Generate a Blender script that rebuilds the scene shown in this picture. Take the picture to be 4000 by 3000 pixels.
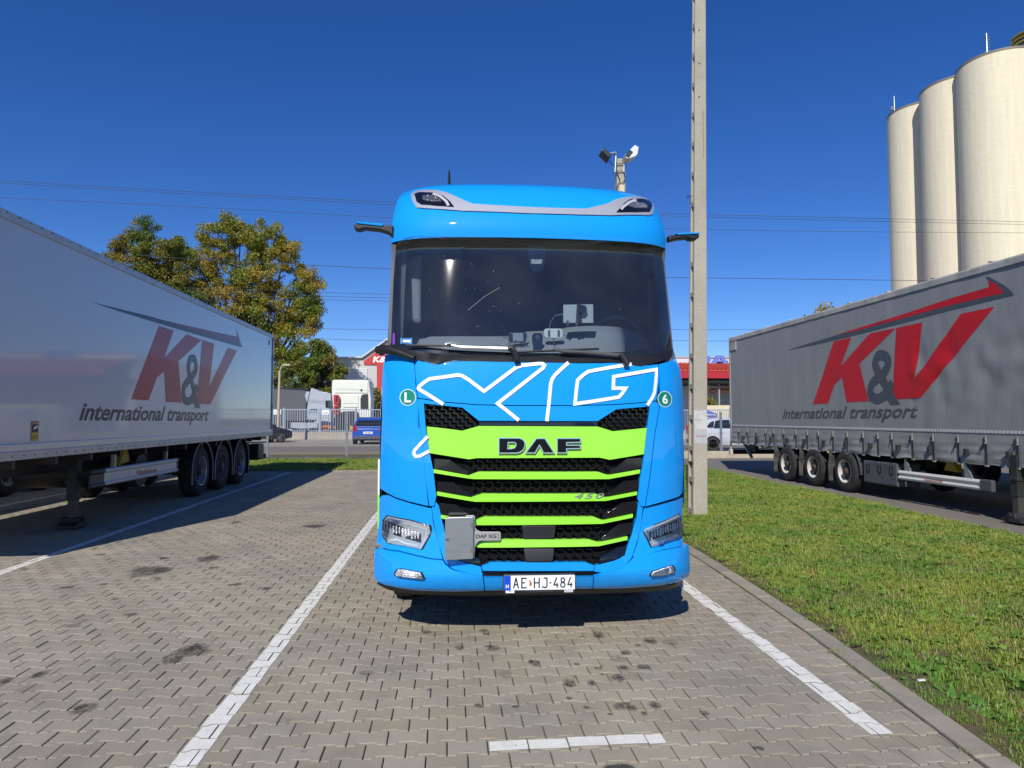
import bpy, bmesh, math, random
import numpy as np
from mathutils import Vector, Matrix, noise as mnoise
random.seed(7); rng = np.random.default_rng(7)
for o in list(bpy.data.objects): bpy.data.objects.remove(o)
SC = bpy.context.scene; COL = SC.collection
R_ = math.radians

# ---------------------------------------------------------------- camera
FPX, YAW, TILT, CH = 2700.0, 0.0878, 0.0493, 1.63     # focal length in photo pixels (4000 wide), heading, tilt, height
cam = bpy.data.cameras.new('camera'); camo = bpy.data.objects.new('camera', cam); COL.objects.link(camo)
cam.sensor_width = 36; cam.lens = 36 * FPX / 4000; cam.clip_end = 3000; cam.clip_start = 0.05
camo.location = (0, 0, CH); camo.rotation_euler = (math.pi / 2 + TILT, 0, -YAW)
SC.camera = camo
# ---------------------------------------------------------------- sky and sun
SUN_AZ, SUN_EL = R_(198), R_(39)
w = bpy.data.worlds.new('World'); SC.world = w; w.use_nodes = True
nt = w.node_tree; nt.nodes.clear()
sky = nt.nodes.new('ShaderNodeTexSky'); sky.sky_type = 'NISHITA'; sky.sun_disc = False
sky.sun_elevation = SUN_EL; sky.sun_rotation = SUN_AZ
sky.altitude = 1500; sky.air_density = 1.0; sky.dust_density = 0.0; sky.ozone_density = 6.0
hs = nt.nodes.new('ShaderNodeHueSaturation'); hs.inputs['Hue'].default_value = .514; hs.inputs['Saturation'].default_value = 1.22; hs.inputs['Value'].default_value = 1.0
bg = nt.nodes.new('ShaderNodeBackground'); bg.inputs['Strength'].default_value = 0.116
wo = nt.nodes.new('ShaderNodeOutputWorld')
nt.links.new(sky.outputs[0], hs.inputs['Color']); nt.links.new(hs.outputs[0], bg.inputs[0]); nt.links.new(bg.outputs[0], wo.inputs[0])
sun = bpy.data.lights.new('sun', 'SUN'); sun.energy = 4.9; sun.angle = R_(0.5); sun.color = (1, 0.955, 0.885)
suno = bpy.data.objects.new('sun', sun); COL.objects.link(suno)
sd = Vector((-math.sin(SUN_AZ) * math.cos(SUN_EL), -math.cos(SUN_AZ) * math.cos(SUN_EL), -math.sin(SUN_EL)))
suno.rotation_euler = sd.to_track_quat('-Z', 'Y').to_euler()
SC.view_settings.view_transform = 'Standard'; SC.view_settings.look = 'None'
SC.view_settings.exposure = 0.0; SC.view_settings.gamma = 1
SC.view_settings.use_curve_mapping = False

# ---------------------------------------------------------------- survey helpers: a photo pixel on a known plane gives a point of the place
_cy, _sy, _ct, _st = math.cos(YAW), math.sin(YAW), math.cos(TILT), math.sin(TILT)
_R = np.array([_cy, -_sy, 0]); _D = np.array([_sy * _ct, _cy * _ct, _st]); _U = np.cross(_R, _D)
_C = np.array([0, 0, CH])
def ray(x, y): return _D + _R * (x - 2000) / FPX - _U * (y - 1500) / FPX
def G(x, y, z=0.0): d = ray(x, y); return _C + d * ((z - CH) / d[2])
def onX(x, y, X): d = ray(x, y); return _C + d * (X / d[0])
def onY(x, y, Y): d = ray(x, y); return _C + d * (Y / d[1])
def crop(ox, oy, s, pts): return [(ox + x / s, oy + y / s) for x, y in pts]

# ---------------------------------------------------------------- object helpers
BASE = {}
def tag(o, label=None, cat=None, group=None, kind=None):
    if label: o['label'] = label
    if cat: o['category'] = cat
    if group: o['group'] = group
    if kind: o['kind'] = kind
    return o
def thing(name, label, cat, loc=(0, 0, 0), rz=0, group=None):
    o = bpy.data.objects.new(name, None); COL.objects.link(o); o.location = loc; o.rotation_euler = (0, 0, rz)
    o.empty_display_size = 0.2
    return tag(o, label, cat, group)
def root_of(o):
    while o.parent: o = o.parent
    return o
class MB:
    """collects vertices and faces of one mesh"""
    def __init__(s): s.v = []; s.f = []; s.m = []; s.mi = 0
    def add(s, vs, fs, mi=None):
        b = len(s.v); s.v += [tuple(map(float, v)) for v in vs]
        s.f += [tuple(b + i for i in f) for f in fs]; s.m += [s.mi if mi is None else mi] * len(fs); return s
    def box(s, x0, x1, y0, y1, z0, z1, mi=None):
        return s.add([(x0, y0, z0), (x1, y0, z0), (x1, y1, z0), (x0, y1, z0), (x0, y0, z1), (x1, y0, z1), (x1, y1, z1), (x0, y1, z1)],
                     [(3, 2, 1, 0), (4, 5, 6, 7), (0, 1, 5, 4), (1, 2, 6, 5), (2, 3, 7, 6), (3, 0, 4, 7)], mi)
    def bar(s, a, b, wx, wz, mi=None):
        a = Vector(a); b = Vector(b); d = (b - a).normalized(); up = Vector((0, 0, 1)) if abs(d.z) < .95 else Vector((0, 1, 0))
        r = d.cross(up).normalized() * wx / 2; u = r.cross(d).normalized() * wz / 2
        vs = [p + i * r + j * u for p in (a, b) for i, j in ((-1, -1), (1, -1), (1, 1), (-1, 1))]
        return s.add(vs, [(0, 1, 2, 3), (7, 6, 5, 4), (0, 4, 5, 1), (1, 5, 6, 2), (2, 6, 7, 3), (3, 7, 4, 0)], mi)
    def tube(s, pts, r, n=8, mi=None, caps=True):
        pts = [Vector(p) for p in pts]; rs = r if isinstance(r, (list, tuple)) else [r] * len(pts)
        vs = []; pr = None
        for i, p in enumerate(pts):
            d = (pts[min(i + 1, len(pts) - 1)] - pts[max(i - 1, 0)]).normalized()
            if pr is None:
                up = Vector((0, 0, 1)) if abs(d.z) < .9 else Vector((1, 0, 0)); pr = d.cross(up).normalized()
            else: pr = (pr - d * pr.dot(d)).normalized()
            q = d.cross(pr)
            for k in range(n):
                a = 2 * math.pi * k / n; vs.append(p + (pr * math.cos(a) + q * math.sin(a)) * rs[i])
        fs = [(i * n + k, i * n + (k + 1) % n, (i + 1) * n + (k + 1) % n, (i + 1) * n + k) for i in range(len(pts) - 1) for k in range(n)]
        if caps: fs += [tuple(range(n))[::-1], tuple((len(pts) - 1) * n + k for k in range(n))]
        return s.add(vs, fs, mi)
    def lathe(s, prof, n=24, axis='Z', c=(0, 0, 0), mi=None, closed=False, caps=True):
        vs = []
        for r, h in prof:
            for k in range(n):
                a = 2 * math.pi * k / n; x, y = r * math.cos(a), r * math.sin(a)
                v = (x, y, h) if axis == 'Z' else ((h, x, y) if axis == 'X' else (y, h, x))
                vs.append((v[0] + c[0], v[1] + c[1], v[2] + c[2]))
        m = len(prof); fs = []
        for i in range(m - 1 if not closed else m):
            j = (i + 1) % m
            fs += [(i * n + k, i * n + (k + 1) % n, j * n + (k + 1) % n, j * n + k) for k in range(n)]
        if not closed and caps:
            if prof[0][0] > 1e-6: fs.append(tuple(range(n))[::-1])
            if prof[-1][0] > 1e-6: fs.append(tuple((m - 1) * n + k for k in range(n)))
        return s.add(vs, fs, mi)
    def prism(s, poly, a0, a1, axis='Y', mi=None):
        """poly: 2D loop; axis Y -> (x,z), X -> (y,z), Z -> (x,y); extruded from a0 to a1"""
        def P(p, a): return (p[0], a, p[1]) if axis == 'Y' else ((a, p[0], p[1]) if axis == 'X' else (p[0], p[1], a))
        n = len(poly); vs = [P(p, a0) for p in poly] + [P(p, a1) for p in poly]
        fs = [tuple(range(n)), tuple(range(2 * n - 1, n - 1, -1))] + [(i, (i + 1) % n, n + (i + 1) % n, n + i) for i in range(n)]
        return s.add(vs, fs, mi)
    def quad(s, a, b, c, d, mi=None): return s.add([a, b, c, d], [(0, 1, 2, 3)], mi)
    def build(s, name, mats, parent=None, bevel=0, smooth=0, world=True, fix=True, loc=None):
        me = bpy.data.meshes.new(name)
        off = Vector((0, 0, 0))
        if parent is not None and world: off = root_of(parent).location
        if parent is not None and world and parent.parent is not None: off = off + parent.location
        vs = [(x - off[0], y - off[1], z - off[2]) for x, y, z in s.v]
        me.from_pydata(vs, [], s.f)
        if not isinstance(mats, (list, tuple)): mats = [mats]
        for m in mats: me.materials.append(m)
        if any(s.m): me.polygons.foreach_set('material_index', s.m)
        if fix:
            bm = bmesh.new(); bm.from_mesh(me); bmesh.ops.recalc_face_normals(bm, faces=bm.faces); bm.to_mesh(me); bm.free()
        finish(me, smooth)
        o = bpy.data.objects.new(name, me); COL.objects.link(o)
        if parent is not None: o.parent = parent
        if loc is not None: o.location = loc
        if bevel: add_bevel(o, bevel)
        return o
def finish(me, smooth):
    if smooth:
        me.polygons.foreach_set('use_smooth', [True] * len(me.polygons))
        me.set_sharp_from_angle(angle=R_(smooth))
    me.update()
def add_bevel(o, wdt, seg=2, ang=40):
    b = o.modifiers.new('bevel', 'BEVEL'); b.width = wdt; b.segments = seg; b.limit_method = 'ANGLE'; b.angle_limit = R_(ang)
    b.harden_normals = False; return o
def add_child(o, parent, loc=None):
    o.parent = parent
    if loc is not None: o.location = loc
    return o
def copy_tree(o, parent=None):
    c = o.copy(); COL.objects.link(c); c.parent = parent
    for ch in list(o.children): copy_tree(ch, c)
    return c
def curve_mesh(loops, name='shape'):
    """filled 2D shape with holes -> (verts2d, faces)"""
    cu = bpy.data.curves.new(name, 'CURVE'); cu.dimensions = '2D'; cu.fill_mode = 'BOTH'
    for L in loops:
        sp = cu.splines.new('POLY'); sp.points.add(len(L) - 1); sp.use_cyclic_u = True
        for p, (x, y) in zip(sp.points, L): p.co = (x, y, 0, 1)
    ob = bpy.data.objects.new(name, cu); me = bpy.data.meshes.new_from_object(ob)
    vs = [(v.co.x, v.co.y) for v in me.vertices]; fs = [tuple(p.vertices) for p in me.polygons]
    bpy.data.objects.remove(ob); bpy.data.curves.remove(cu); bpy.data.meshes.remove(me)
    return vs, fs
def text_mesh(txt, bold=0.0, shear=0.0, spacing=1.0, fit=None):
    """flat text; fit=(w,h) scales the bounding box to that size, origin at lower left"""
    cu = bpy.data.curves.new('text', 'FONT'); cu.body = txt; cu.size = 1; cu.offset = bold; cu.shear = shear; cu.space_character = spacing
    cu.fill_mode = 'BOTH'; cu.resolution_u = 4
    ob = bpy.data.objects.new('text', cu); me = bpy.data.meshes.new_from_object(ob)
    vs = np.array([(v.co.x, v.co.y) for v in me.vertices]); fs = [tuple(p.vertices) for p in me.polygons]
    bpy.data.objects.remove(ob); bpy.data.curves.remove(cu); bpy.data.meshes.remove(me)
    mn = vs.min(0); mx = vs.max(0); vs = vs - mn
    if fit: vs = vs / (mx - mn) * np.array(fit)
    return [tuple(v) for v in vs], fs
def flat(vs2, fs, mapf, mb=None):
    """put a flat 2D shape into the place through mapf(u,v)->xyz"""
    mb = mb or MB(); mb.add([mapf(u, v) for u, v in vs2], fs); return mb
def ribbon(pts, wd, closed=False):
    """2D stroke of constant width as a strip"""
    P = [Vector(p) for p in pts]; n = len(P); vs = []
    for i in range(n):
        if closed: a, b, c = P[i - 1], P[i], P[(i + 1) % n]
        else: a, b, c = P[max(i - 1, 0)], P[i], P[min(i + 1, n - 1)]
        d1 = (b - a).normalized() if (b - a).length > 1e-9 else (c - b).normalized()
        d2 = (c - b).normalized() if (c - b).length > 1e-9 else d1
        n1 = Vector((-d1.y, d1.x)); n2 = Vector((-d2.y, d2.x)); m = (n1 + n2)
        m = m.normalized() if m.length > 1e-6 else n1
        k = wd / 2 / max(m.dot(n1), .38)
        vs += [tuple(b + m * k), tuple(b - m * k)]
    fs = [(2 * i, 2 * i + 1, 2 * i + 3, 2 * i + 2) for i in range(n - 1)]
    if closed: fs.append((2 * n - 2, 2 * n - 1, 1, 0))
    return vs, fs
def smooth_path(pts, n=6, closed=False):
    """Catmull-Rom through the points"""
    P = [np.array(p, float) for p in pts]; out = []; m = len(P)
    for i in range(m if closed else m - 1):
        p0 = P[(i - 1) % m] if closed or i > 0 else P[0]; p1 = P[i]; p2 = P[(i + 1) % m]
        p3 = P[(i + 2) % m] if closed or i + 2 < m else P[-1]
        for k in range(n):
            t = k / n
            out.append(.5 * (2 * p1 + (p2 - p0) * t + (2 * p0 - 5 * p1 + 4 * p2 - p3) * t * t + (3 * p1 - p0 - 3 * p2 + p3) * t ** 3))
    if not closed: out.append(P[-1])
    return out

# ---------------------------------------------------------------- materials
MATS = {}
def lin(c): return tuple(((x / 12.92) if x <= .04045 else ((x + .055) / 1.055) ** 2.4) for x in c)
def M(name, col, rough=.5, metal=0.0, coat=0.0, var=0.0, vs=3.0, bump=0.0, bs=60.0, dirt=None, ds=1.5, spec=.5, emit=0, stretch=None, dist=.02, flakes=0):
    if name in MATS: return MATS[name]
    m = bpy.data.materials.new(name); m.use_nodes = True; t = m.node_tree; N = t.nodes; L = t.links
    b = N['Principled BSDF']; b.inputs['Base Color'].default_value = (*col, 1); b.inputs['Roughness'].default_value = rough
    b.inputs['Metallic'].default_value = metal; b.inputs['Coat Weight'].default_value = coat; b.inputs['Coat Roughness'].default_value = .03
    b.inputs['Specular IOR Level'].default_value = spec
    if emit: b.inputs['Emission Color'].default_value = (*col, 1); b.inputs['Emission Strength'].default_value = emit
    tc = N.new('ShaderNodeTexCoord'); mp = N.new('ShaderNodeMapping'); L.new(tc.outputs['Object'], mp.inputs[0])
    if stretch: mp.inputs['Scale'].default_value = stretch
    src = None
    if var or dirt:
        rgb = N.new('ShaderNodeRGB'); rgb.outputs[0].default_value = (*col, 1); src = rgb.outputs[0]
    if var:
        nz = N.new('ShaderNodeTexNoise'); nz.inputs['Scale'].default_value = vs; nz.inputs['Detail'].default_value = 6; L.new(mp.outputs[0], nz.inputs[0])
        mr = N.new('ShaderNodeMapRange'); mr.inputs[1].default_value = .3; mr.inputs[2].default_value = .7
        mr.inputs[3].default_value = 1 - var; mr.inputs[4].default_value = 1 + var; L.new(nz.outputs[0], mr.inputs[0])
        mx = N.new('ShaderNodeMix'); mx.data_type = 'RGBA'; mx.blend_type = 'MULTIPLY'; mx.inputs[0].default_value = 1
        L.new(src, mx.inputs[6]); L.new(mr.outputs[0], mx.inputs[7]); src = mx.outputs[2]
    if dirt:
        dc, amt = dirt
        nz = N.new('ShaderNodeTexNoise'); nz.inputs['Scale'].default_value = ds; nz.inputs['Detail'].default_value = 8; nz.inputs['Roughness'].default_value = .65; L.new(mp.outputs[0], nz.inputs[0])
        mr = N.new('ShaderNodeMapRange'); mr.inputs[1].default_value = .45; mr.inputs[2].default_value = .75; mr.inputs[3].default_value = 0; mr.inputs[4].default_value = amt
        L.new(nz.outputs[0], mr.inputs[0])
        mx = N.new('ShaderNodeMix'); mx.data_type = 'RGBA'; L.new(mr.outputs[0], mx.inputs[0]); L.new(src, mx.inputs[6]); mx.inputs[7].default_value = (*dc, 1); src = mx.outputs[2]
    if src is not None: L.new(src, b.inputs['Base Color'])
    if bump:
        nz = N.new('ShaderNodeTexNoise'); nz.inputs['Scale'].default_value = bs; nz.inputs['Detail'].default_value = 5; L.new(mp.outputs[0], nz.inputs[0])
        bp = N.new('ShaderNodeBump'); bp.inputs['Strength'].default_value = bump; bp.inputs['Distance'].default_value = dist
        L.new(nz.outputs[0], bp.inputs['Height']); L.new(bp.outputs[0], b.inputs['Normal'])
    MATS[name] = m; return m
def glass(name, tint=(.6, .65, .68), rough=.0, base=.04, streak=False):
    m = bpy.data.materials.new(name); m.use_nodes = True; t = m.node_tree; N = t.nodes; L = t.links; N.clear()
    out = N.new('ShaderNodeOutputMaterial'); tr = N.new('ShaderNodeBsdfTransparent'); tr.inputs[0].default_value = (*tint, 1)
    gl = N.new('ShaderNodeBsdfGlossy'); gl.inputs['Roughness'].default_value = rough; gl.inputs[0].default_value = (1, 1, 1, 1)
    fr = N.new('ShaderNodeFresnel'); fr.inputs[0].default_value = 1.5 if not streak else 1.75
    mx = N.new('ShaderNodeMixShader'); L.new(fr.outputs[0], mx.inputs[0]); L.new(tr.outputs[0], mx.inputs[1]); L.new(gl.outputs[0], mx.inputs[2])
    fin = mx.outputs[0]
    if streak:   # road film and insect marks; film tone also a painted haze lightening the interior
        tc = N.new('ShaderNodeTexCoord'); df = N.new('ShaderNodeBsdfDiffuse'); df.inputs[0].default_value = (.55, .56, .55, 1)
        nz = N.new('ShaderNodeTexNoise'); nz.inputs['Scale'].default_value = 2.2; nz.inputs['Detail'].default_value = 6; L.new(tc.outputs['Object'], nz.inputs[0])
        mr = N.new('ShaderNodeMapRange'); mr.inputs[1].default_value = .35; mr.inputs[2].default_value = .8; mr.inputs[3].default_value = .014; mr.inputs[4].default_value = .045; L.new(nz.outputs[0], mr.inputs[0])
        m2 = N.new('ShaderNodeMixShader'); L.new(mr.outputs[0], m2.inputs[0]); L.new(fin, m2.inputs[1]); L.new(df.outputs[0], m2.inputs[2]); fin = m2.outputs[0]
    L.new(fin, out.inputs[0]); MATS[name] = m; return m

BLUE = M('truck_blue_paint', (.006, .30, .80), .5, coat=.9, spec=.08)
GREEN = M('lime_paint', (.32, .80, .055), .4, coat=.6, spec=.2)
WHITEVINYL = M('white_vinyl', (.80, .81, .79), .4)
BLACK = M('black_plastic', (.012, .012, .013), .45, var=.15)
BLACKG = M('gloss_black', (.007, .007, .010), .12, coat=.6)
BLACKM = M('matt_black', (.010, .010, .011), .8)
GREYP = M('grey_plastic', (.06, .065, .07), .6, var=.15)
SILVER = M('silver_paint', (.70, .71, .73), .34, metal=.6, coat=.5)
CHROME = M('chrome', (.75, .76, .78), .12, metal=1)
ALU = M('brushed_aluminium', (.42, .44, .45), .36, metal=.75, var=.08, vs=8, stretch=(1, 1, 12))
RUBBER = M('rubber', (.018, .018, .018), .85, var=.25, vs=6, dirt=((.09, .08, .065), .35), ds=5)
DARKMET = M('dark_chassis', (.018, .019, .021), .55, var=.3, dirt=((.07, .062, .05), .3), ds=3)
# ================================================================ GROUND
def world_noise_mat(name, build):
    m = bpy.data.materials.new(name); m.use_nodes = True; t = m.node_tree
    build(t, t.nodes, t.links, t.nodes['Principled BSDF']); MATS[name] = m; return m
def nnoise(N, L, vec, scale, detail=6, rough=.55):
    n = N.new('ShaderNodeTexNoise'); n.inputs['Scale'].default_value = scale; n.inputs['Detail'].default_value = detail; n.inputs['Roughness'].default_value = rough
    L.new(vec, n.inputs[0]); return n.outputs[0]
def nrange(N, L, v, a, b, c, d, clamp=True):
    n = N.new('ShaderNodeMapRange'); n.clamp = clamp
    for i, x in zip((1, 2, 3, 4), (a, b, c, d)): n.inputs[i].default_value = x
    L.new(v, n.inputs[0]); return n.outputs[0]
def nmix(N, L, f, a, b, mode='MIX'):
    n = N.new('ShaderNodeMix'); n.data_type = 'RGBA'; n.blend_type = mode
    for s, v in ((0, f), (6, a), (7, b)):
        if isinstance(v, (int, float)): n.inputs[s].default_value = v
        elif isinstance(v, tuple): n.inputs[s].default_value = (*v, 1)
        else: L.new(v, n.inputs[s])
    return n.outputs[2]
def nmath(N, L, op, a, b=None):
    n = N.new('ShaderNodeMath'); n.operation = op
    for i, v in enumerate((a, b)):
        if v is None: continue
        if isinstance(v, (int, float)): n.inputs[i].default_value = v
        else: L.new(v, n.inputs[i])
    return n.outputs[0]
def nbump(N, L, b, h, strength, dist=.01):
    n = N.new('ShaderNodeBump'); n.inputs['Strength'].default_value = strength; n.inputs['Distance'].default_value = dist
    L.new(h, n.inputs['Height']); L.new(n.outputs[0], b.inputs['Normal'])

def paver_nodes(t, N, L, b):
    g = N.new('ShaderNodeNewGeometry'); pos = g.outputs['Position']; oi = N.new('ShaderNodeObjectInfo')
    rnd = nmath(N, L, 'FRACT', nmath(N, L, 'ADD', g.outputs['Random Per Island'], oi.outputs['Random']))
    tone = nrange(N, L, rnd, 0, 1, .86, 1.08)
    base = nmix(N, L, rnd, (.352, .302, .217), (.330, .292, .223))
    base = nmix(N, L, 1.0, base, tone, 'MULTIPLY')
    # exposed fine aggregate
    sp = nnoise(N, L, pos, 240, 3, .7); base = nmix(N, L, 1.0, base, nrange(N, L, sp, .3, .7, .72, 1.28), 'MULTIPLY')
    sp2 = nnoise(N, L, pos, 150, 1); base = nmix(N, L, nrange(N, L, sp2, .70, .74, 0, .55), base, (.48, .45, .38))
    # tyre grime lanes and broad soiling
    mac = nnoise(N, L, pos, .75, 5, .6); base = nmix(N, L, nrange(N, L, mac, .42, .68, 0, .5), base, (.185, .175, .158))
    mac2 = nnoise(N, L, pos, 2.9, 4, .6); base = nmix(N, L, nrange(N, L, mac2, .52, .74, 0, .4), base, (.15, .14, .125))
    # oil drips
    v = N.new('ShaderNodeTexVoronoi'); v.inputs['Scale'].default_value = 2.6; v.inputs['Randomness'].default_value = 1
    wob = N.new('ShaderNodeMix'); wob.data_type = 'RGBA'; wob.inputs[0].default_value = .06
    nz = N.new('ShaderNodeTexNoise'); nz.inputs['Scale'].default_value = 14; L.new(pos, nz.inputs[0]); L.new(pos, wob.inputs[6]); L.new(nz.outputs['Color'], wob.inputs[7]); L.new(wob.outputs[2], v.inputs[0])
    sel = N.new('ShaderNodeSeparateColor'); L.new(v.outputs['Color'], sel.inputs[0])
    rad = nrange(N, L, sel.outputs[0], .45, 1, -.03, .20)
    spot = nmath(N, L, 'MULTIPLY', nrange(N, L, nmath(N, L, 'SUBTRACT', v.outputs['Distance'], rad), -.01, .035, 1, 0), nrange(N, L, sel.outputs[1], .1, .9, .3, .95))
    reg = nrange(N, L, nnoise(N, L, pos, .42, 2), .38, .52, .3, 1)
    base = nmix(N, L, nmath(N, L, 'MULTIPLY', spot, reg), base, (.045, .042, .038))
    # dark film near stone edges of the older rows, small black drips
    v2 = N.new('ShaderNodeTexVoronoi'); v2.inputs['Scale'].default_value = 5.5; L.new(wob.outputs[2], v2.inputs[0]); s2 = N.new('ShaderNodeSeparateColor'); L.new(v2.outputs['Color'], s2.inputs[0])
    d2 = nmath(N, L, 'MULTIPLY', nrange(N, L, nmath(N, L, 'SUBTRACT', v2.outputs['Distance'], nrange(N, L, s2.outputs[0], .7, 1, -.03, .22)), -.01, .02, 1, 0), nrange(N, L, s2.outputs[2], .3, 1, .1, .9))
    base = nmix(N, L, nmath(N, L, 'MULTIPLY', d2, nrange(N, L, nnoise(N, L, pos, .3, 2), .42, .52, .15, 1)), base, (.07, .065, .058))
    L.new(base, b.inputs['Base Color']); b.inputs['Roughness'].default_value = .88; b.inputs['Specular IOR Level'].default_value = .35
    nbump(N, L, b, nmath(N, L, 'ADD', nnoise(N, L, pos, 260, 3), nmath(N, L, 'MULTIPLY', mac2, 2.0)), .35, .004)
PAVER = world_noise_mat('concrete_paver', paver_nodes)
def joint_nodes(t, N, L, b):
    g = N.new('ShaderNodeNewGeometry'); pos = g.outputs['Position']
    base = nmix(N, L, nrange(N, L, nnoise(N, L, pos, 40, 4), .3, .7, 0, 1), (.06, .053, .042), (.13, .115, .09))
    moss = nrange(N, L, nmath(N, L, 'ADD', nmath(N, L, 'MULTIPLY', nnoise(N, L, pos, .55, 3), .75), nmath(N, L, 'MULTIPLY', nnoise(N, L, pos, 7, 3), .25)), .50, .58, 0, 1)
    base = nmix(N, L, moss, base, (.075, .115, .022))
    L.new(base, b.inputs['Base Color']); b.inputs['Roughness'].default_value = 1
JOINT = world_noise_mat('joint_sand', joint_nodes)
def paint_nodes(t, N, L, b):
    g = N.new('ShaderNodeNewGeometry'); pos = g.outputs['Position']
    base = nmix(N, L, nrange(N, L, nnoise(N, L, pos, 9, 6, .7), .35, .75, 0, .55), (.78, .76, .69), (.50, .47, .40))
    base = nmix(N, L, nrange(N, L, nnoise(N, L, pos, 30, 5, .75), .60, .68, 0, .75), base, (.24, .22, .19))
    L.new(base, b.inputs['Base Color']); b.inputs['Roughness'].default_value = .7
    nbump(N, L, b, nnoise(N, L, pos, 220, 3), .25, .003)
PAINT = world_noise_mat('worn_white_paint', paint_nodes)
def asphalt_nodes(t, N, L, b):
    g = N.new('ShaderNodeNewGeometry'); pos = g.outputs['Position']
    base = nmix(N, L, nrange(N, L, nnoise(N, L, pos, 180, 3, .7), .3, .7, 0, 1), (.12, .104, .086), (.22, .192, .16))
    base = nmix(N, L, nrange(N, L, nnoise(N, L, pos, .8, 6, .6), .4, .7, 0, .5), base, (.20, .178, .15))
    base = nmix(N, L, nrange(N, L, nnoise(N, L, pos, 26, 2), .76, .79, 0, .7), base, (.5, .48, .42))
    L.new(base, b.inputs['Base Color']); b.inputs['Roughness'].default_value = .9
    nbump(N, L, b, nnoise(N, L, pos, 150, 3), .5, .006)
ASPH = world_noise_mat('asphalt', asphalt_nodes)
def soil_nodes(t, N, L, b):
    g = N.new('ShaderNodeNewGeometry'); pos = g.outputs['Position']
    base = nmix(N, L, nrange(N, L, nnoise(N, L, pos, 1.6, 6, .6), .35, .65, 0, 1), (.10, .12, .03), (.16, .095, .05))
    base = nmix(N, L, nrange(N, L, nnoise(N, L, pos, 45, 4), .3, .7, 0, .6), base, (.03, .045, .012))
    L.new(base, b.inputs['Base Color']); b.inputs['Roughness'].default_value = 1
    nbump(N, L, b, nnoise(N, L, pos, 40, 4), .6, .03)
SOIL = world_noise_mat('lawn_soil', soil_nodes)
def kerb_nodes(t, N, L, b):
    g = N.new('ShaderNodeNewGeometry'); pos = g.outputs['Position']; oi = N.new('ShaderNodeObjectInfo')
    base = nmix(N, L, oi.outputs['Random'], (.28, .245, .187), (.335, .292, .225))
    base = nmix(N, L, nrange(N, L, nnoise(N, L, pos, 3.5, 7, .65), .4, .7, 0, .6), base, (.19, .17, .14))
    base = nmix(N, L, 1.0, base, nrange(N, L, nnoise(N, L, pos, 200, 2), .3, .7, .85, 1.15), 'MULTIPLY')
    L.new(base, b.inputs['Base Color']); b.inputs['Roughness'].default_value = .9
    nbump(N, L, b, nnoise(N, L, pos, 90, 4), .4, .006)
KERB = world_noise_mat('kerb_concrete', kerb_nodes)

# earth to the horizon
mb = MB(); S2 = 1500
mb.quad((-S2, -S2, -.06), (S2, -S2, -.06), (S2, S2, -.06), (-S2, S2, -.06))
tag(mb.build('ground', SOIL), kind='structure')
# bed under the pavers
pav_root = MB().quad((-14, -2.5, -.016), (3.2, -2.5, -.016), (3.2, 21.7, -.016), (-14, 21.7, -.016)).build('pavement', JOINT)
tag(pav_root, kind='structure')

KIN = [(-3, 2.30), (2.6, 2.44), (3.3, 2.52), (4.2, 2.61), (5.4, 2.73), (7.5, 2.85), (10, 2.93), (14, 3.02), (21.7, 3.12)]
def kin(y): return float(np.interp(y, [p[0] for p in KIN], [p[1] for p in KIN]))

# one interlocking stone, wide ends and narrow waist, chamfered top
LX, AE, BE = .0975, .0786, .0566
half = [(-LX, AE), (-.0585, AE), (-.041, BE), (.041, BE), (.0585, AE), (LX, AE)]
outl = half + [(x, -y) for x, y in half[::-1]]
def inset(o, d): return [(x - math.copysign(d, x) * (1 if abs(x) > .09 else .25), y - math.copysign(d, y)) for x, y in o]
top = inset(outl, .004)
def paver_geo(full=True):
    n = 12
    if full:
        v = [(x, y, 0) for x, y in top] + [(x, y, -.003) for x, y in outl] + [(x, y, -.022) for x, y in outl]
        f = [tuple(range(n - 1, -1, -1))] + [(i, (i + 1) % n, n + (i + 1) % n, n + i) for i in range(n)] + [(n + i, n + (i + 1) % n, 2 * n + (i + 1) % n, 2 * n + i) for i in range(n)]
    else:
        v = [(x, y, -.0008) for x, y in outl] + [(x, y, -.018) for x, y in outl]
        f = [tuple(range(n - 1, -1, -1))] + [(i, (i + 1) % n, n + (i + 1) % n, n + i) for i in range(n)]
    return v, f
PX, PY, PX0, PY0 = .2015, .1415, .1893, 4.087
pv = []
for r in range(-123, 9):
    y = PY0 - PY * (-r) if False else PY0 - PY * r
    if y > 21.55 or y < 2.85: continue
    off = 0.5 if r % 2 else 0.0
    for k in range(-70, 18):
        x = PX0 + PX * (k + off) + PX / 2
        if x < -13.6 or x - .1 > kin(y): continue
        if x < -5.6 - (y - 2.4) * .95: continue        # beyond what any nearby viewpoint sees
        pv.append((x, y, r, k))
me_p = bpy.data.meshes.new('paver'); v, f = paver_geo(); me_p.from_pydata(v, [], f); me_p.materials.append(PAVER); me_p.update()
def dist2(p): return p[0] ** 2 + p[1] ** 2
def inview(p): 
    d = np.array([p[0], p[1], -CH]); z = d @ _D
    return z > 0 and abs(2000 + FPX * (d @ _R) / z - 2000) < 2060 and abs(FPX * (d @ _U) / z) < 1540
vis = sorted([p for p in pv if inview(p)], key=dist2)
near = set((p[2], p[3]) for p in vis[:296])
tiltr = {}
rest = MB()
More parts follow.
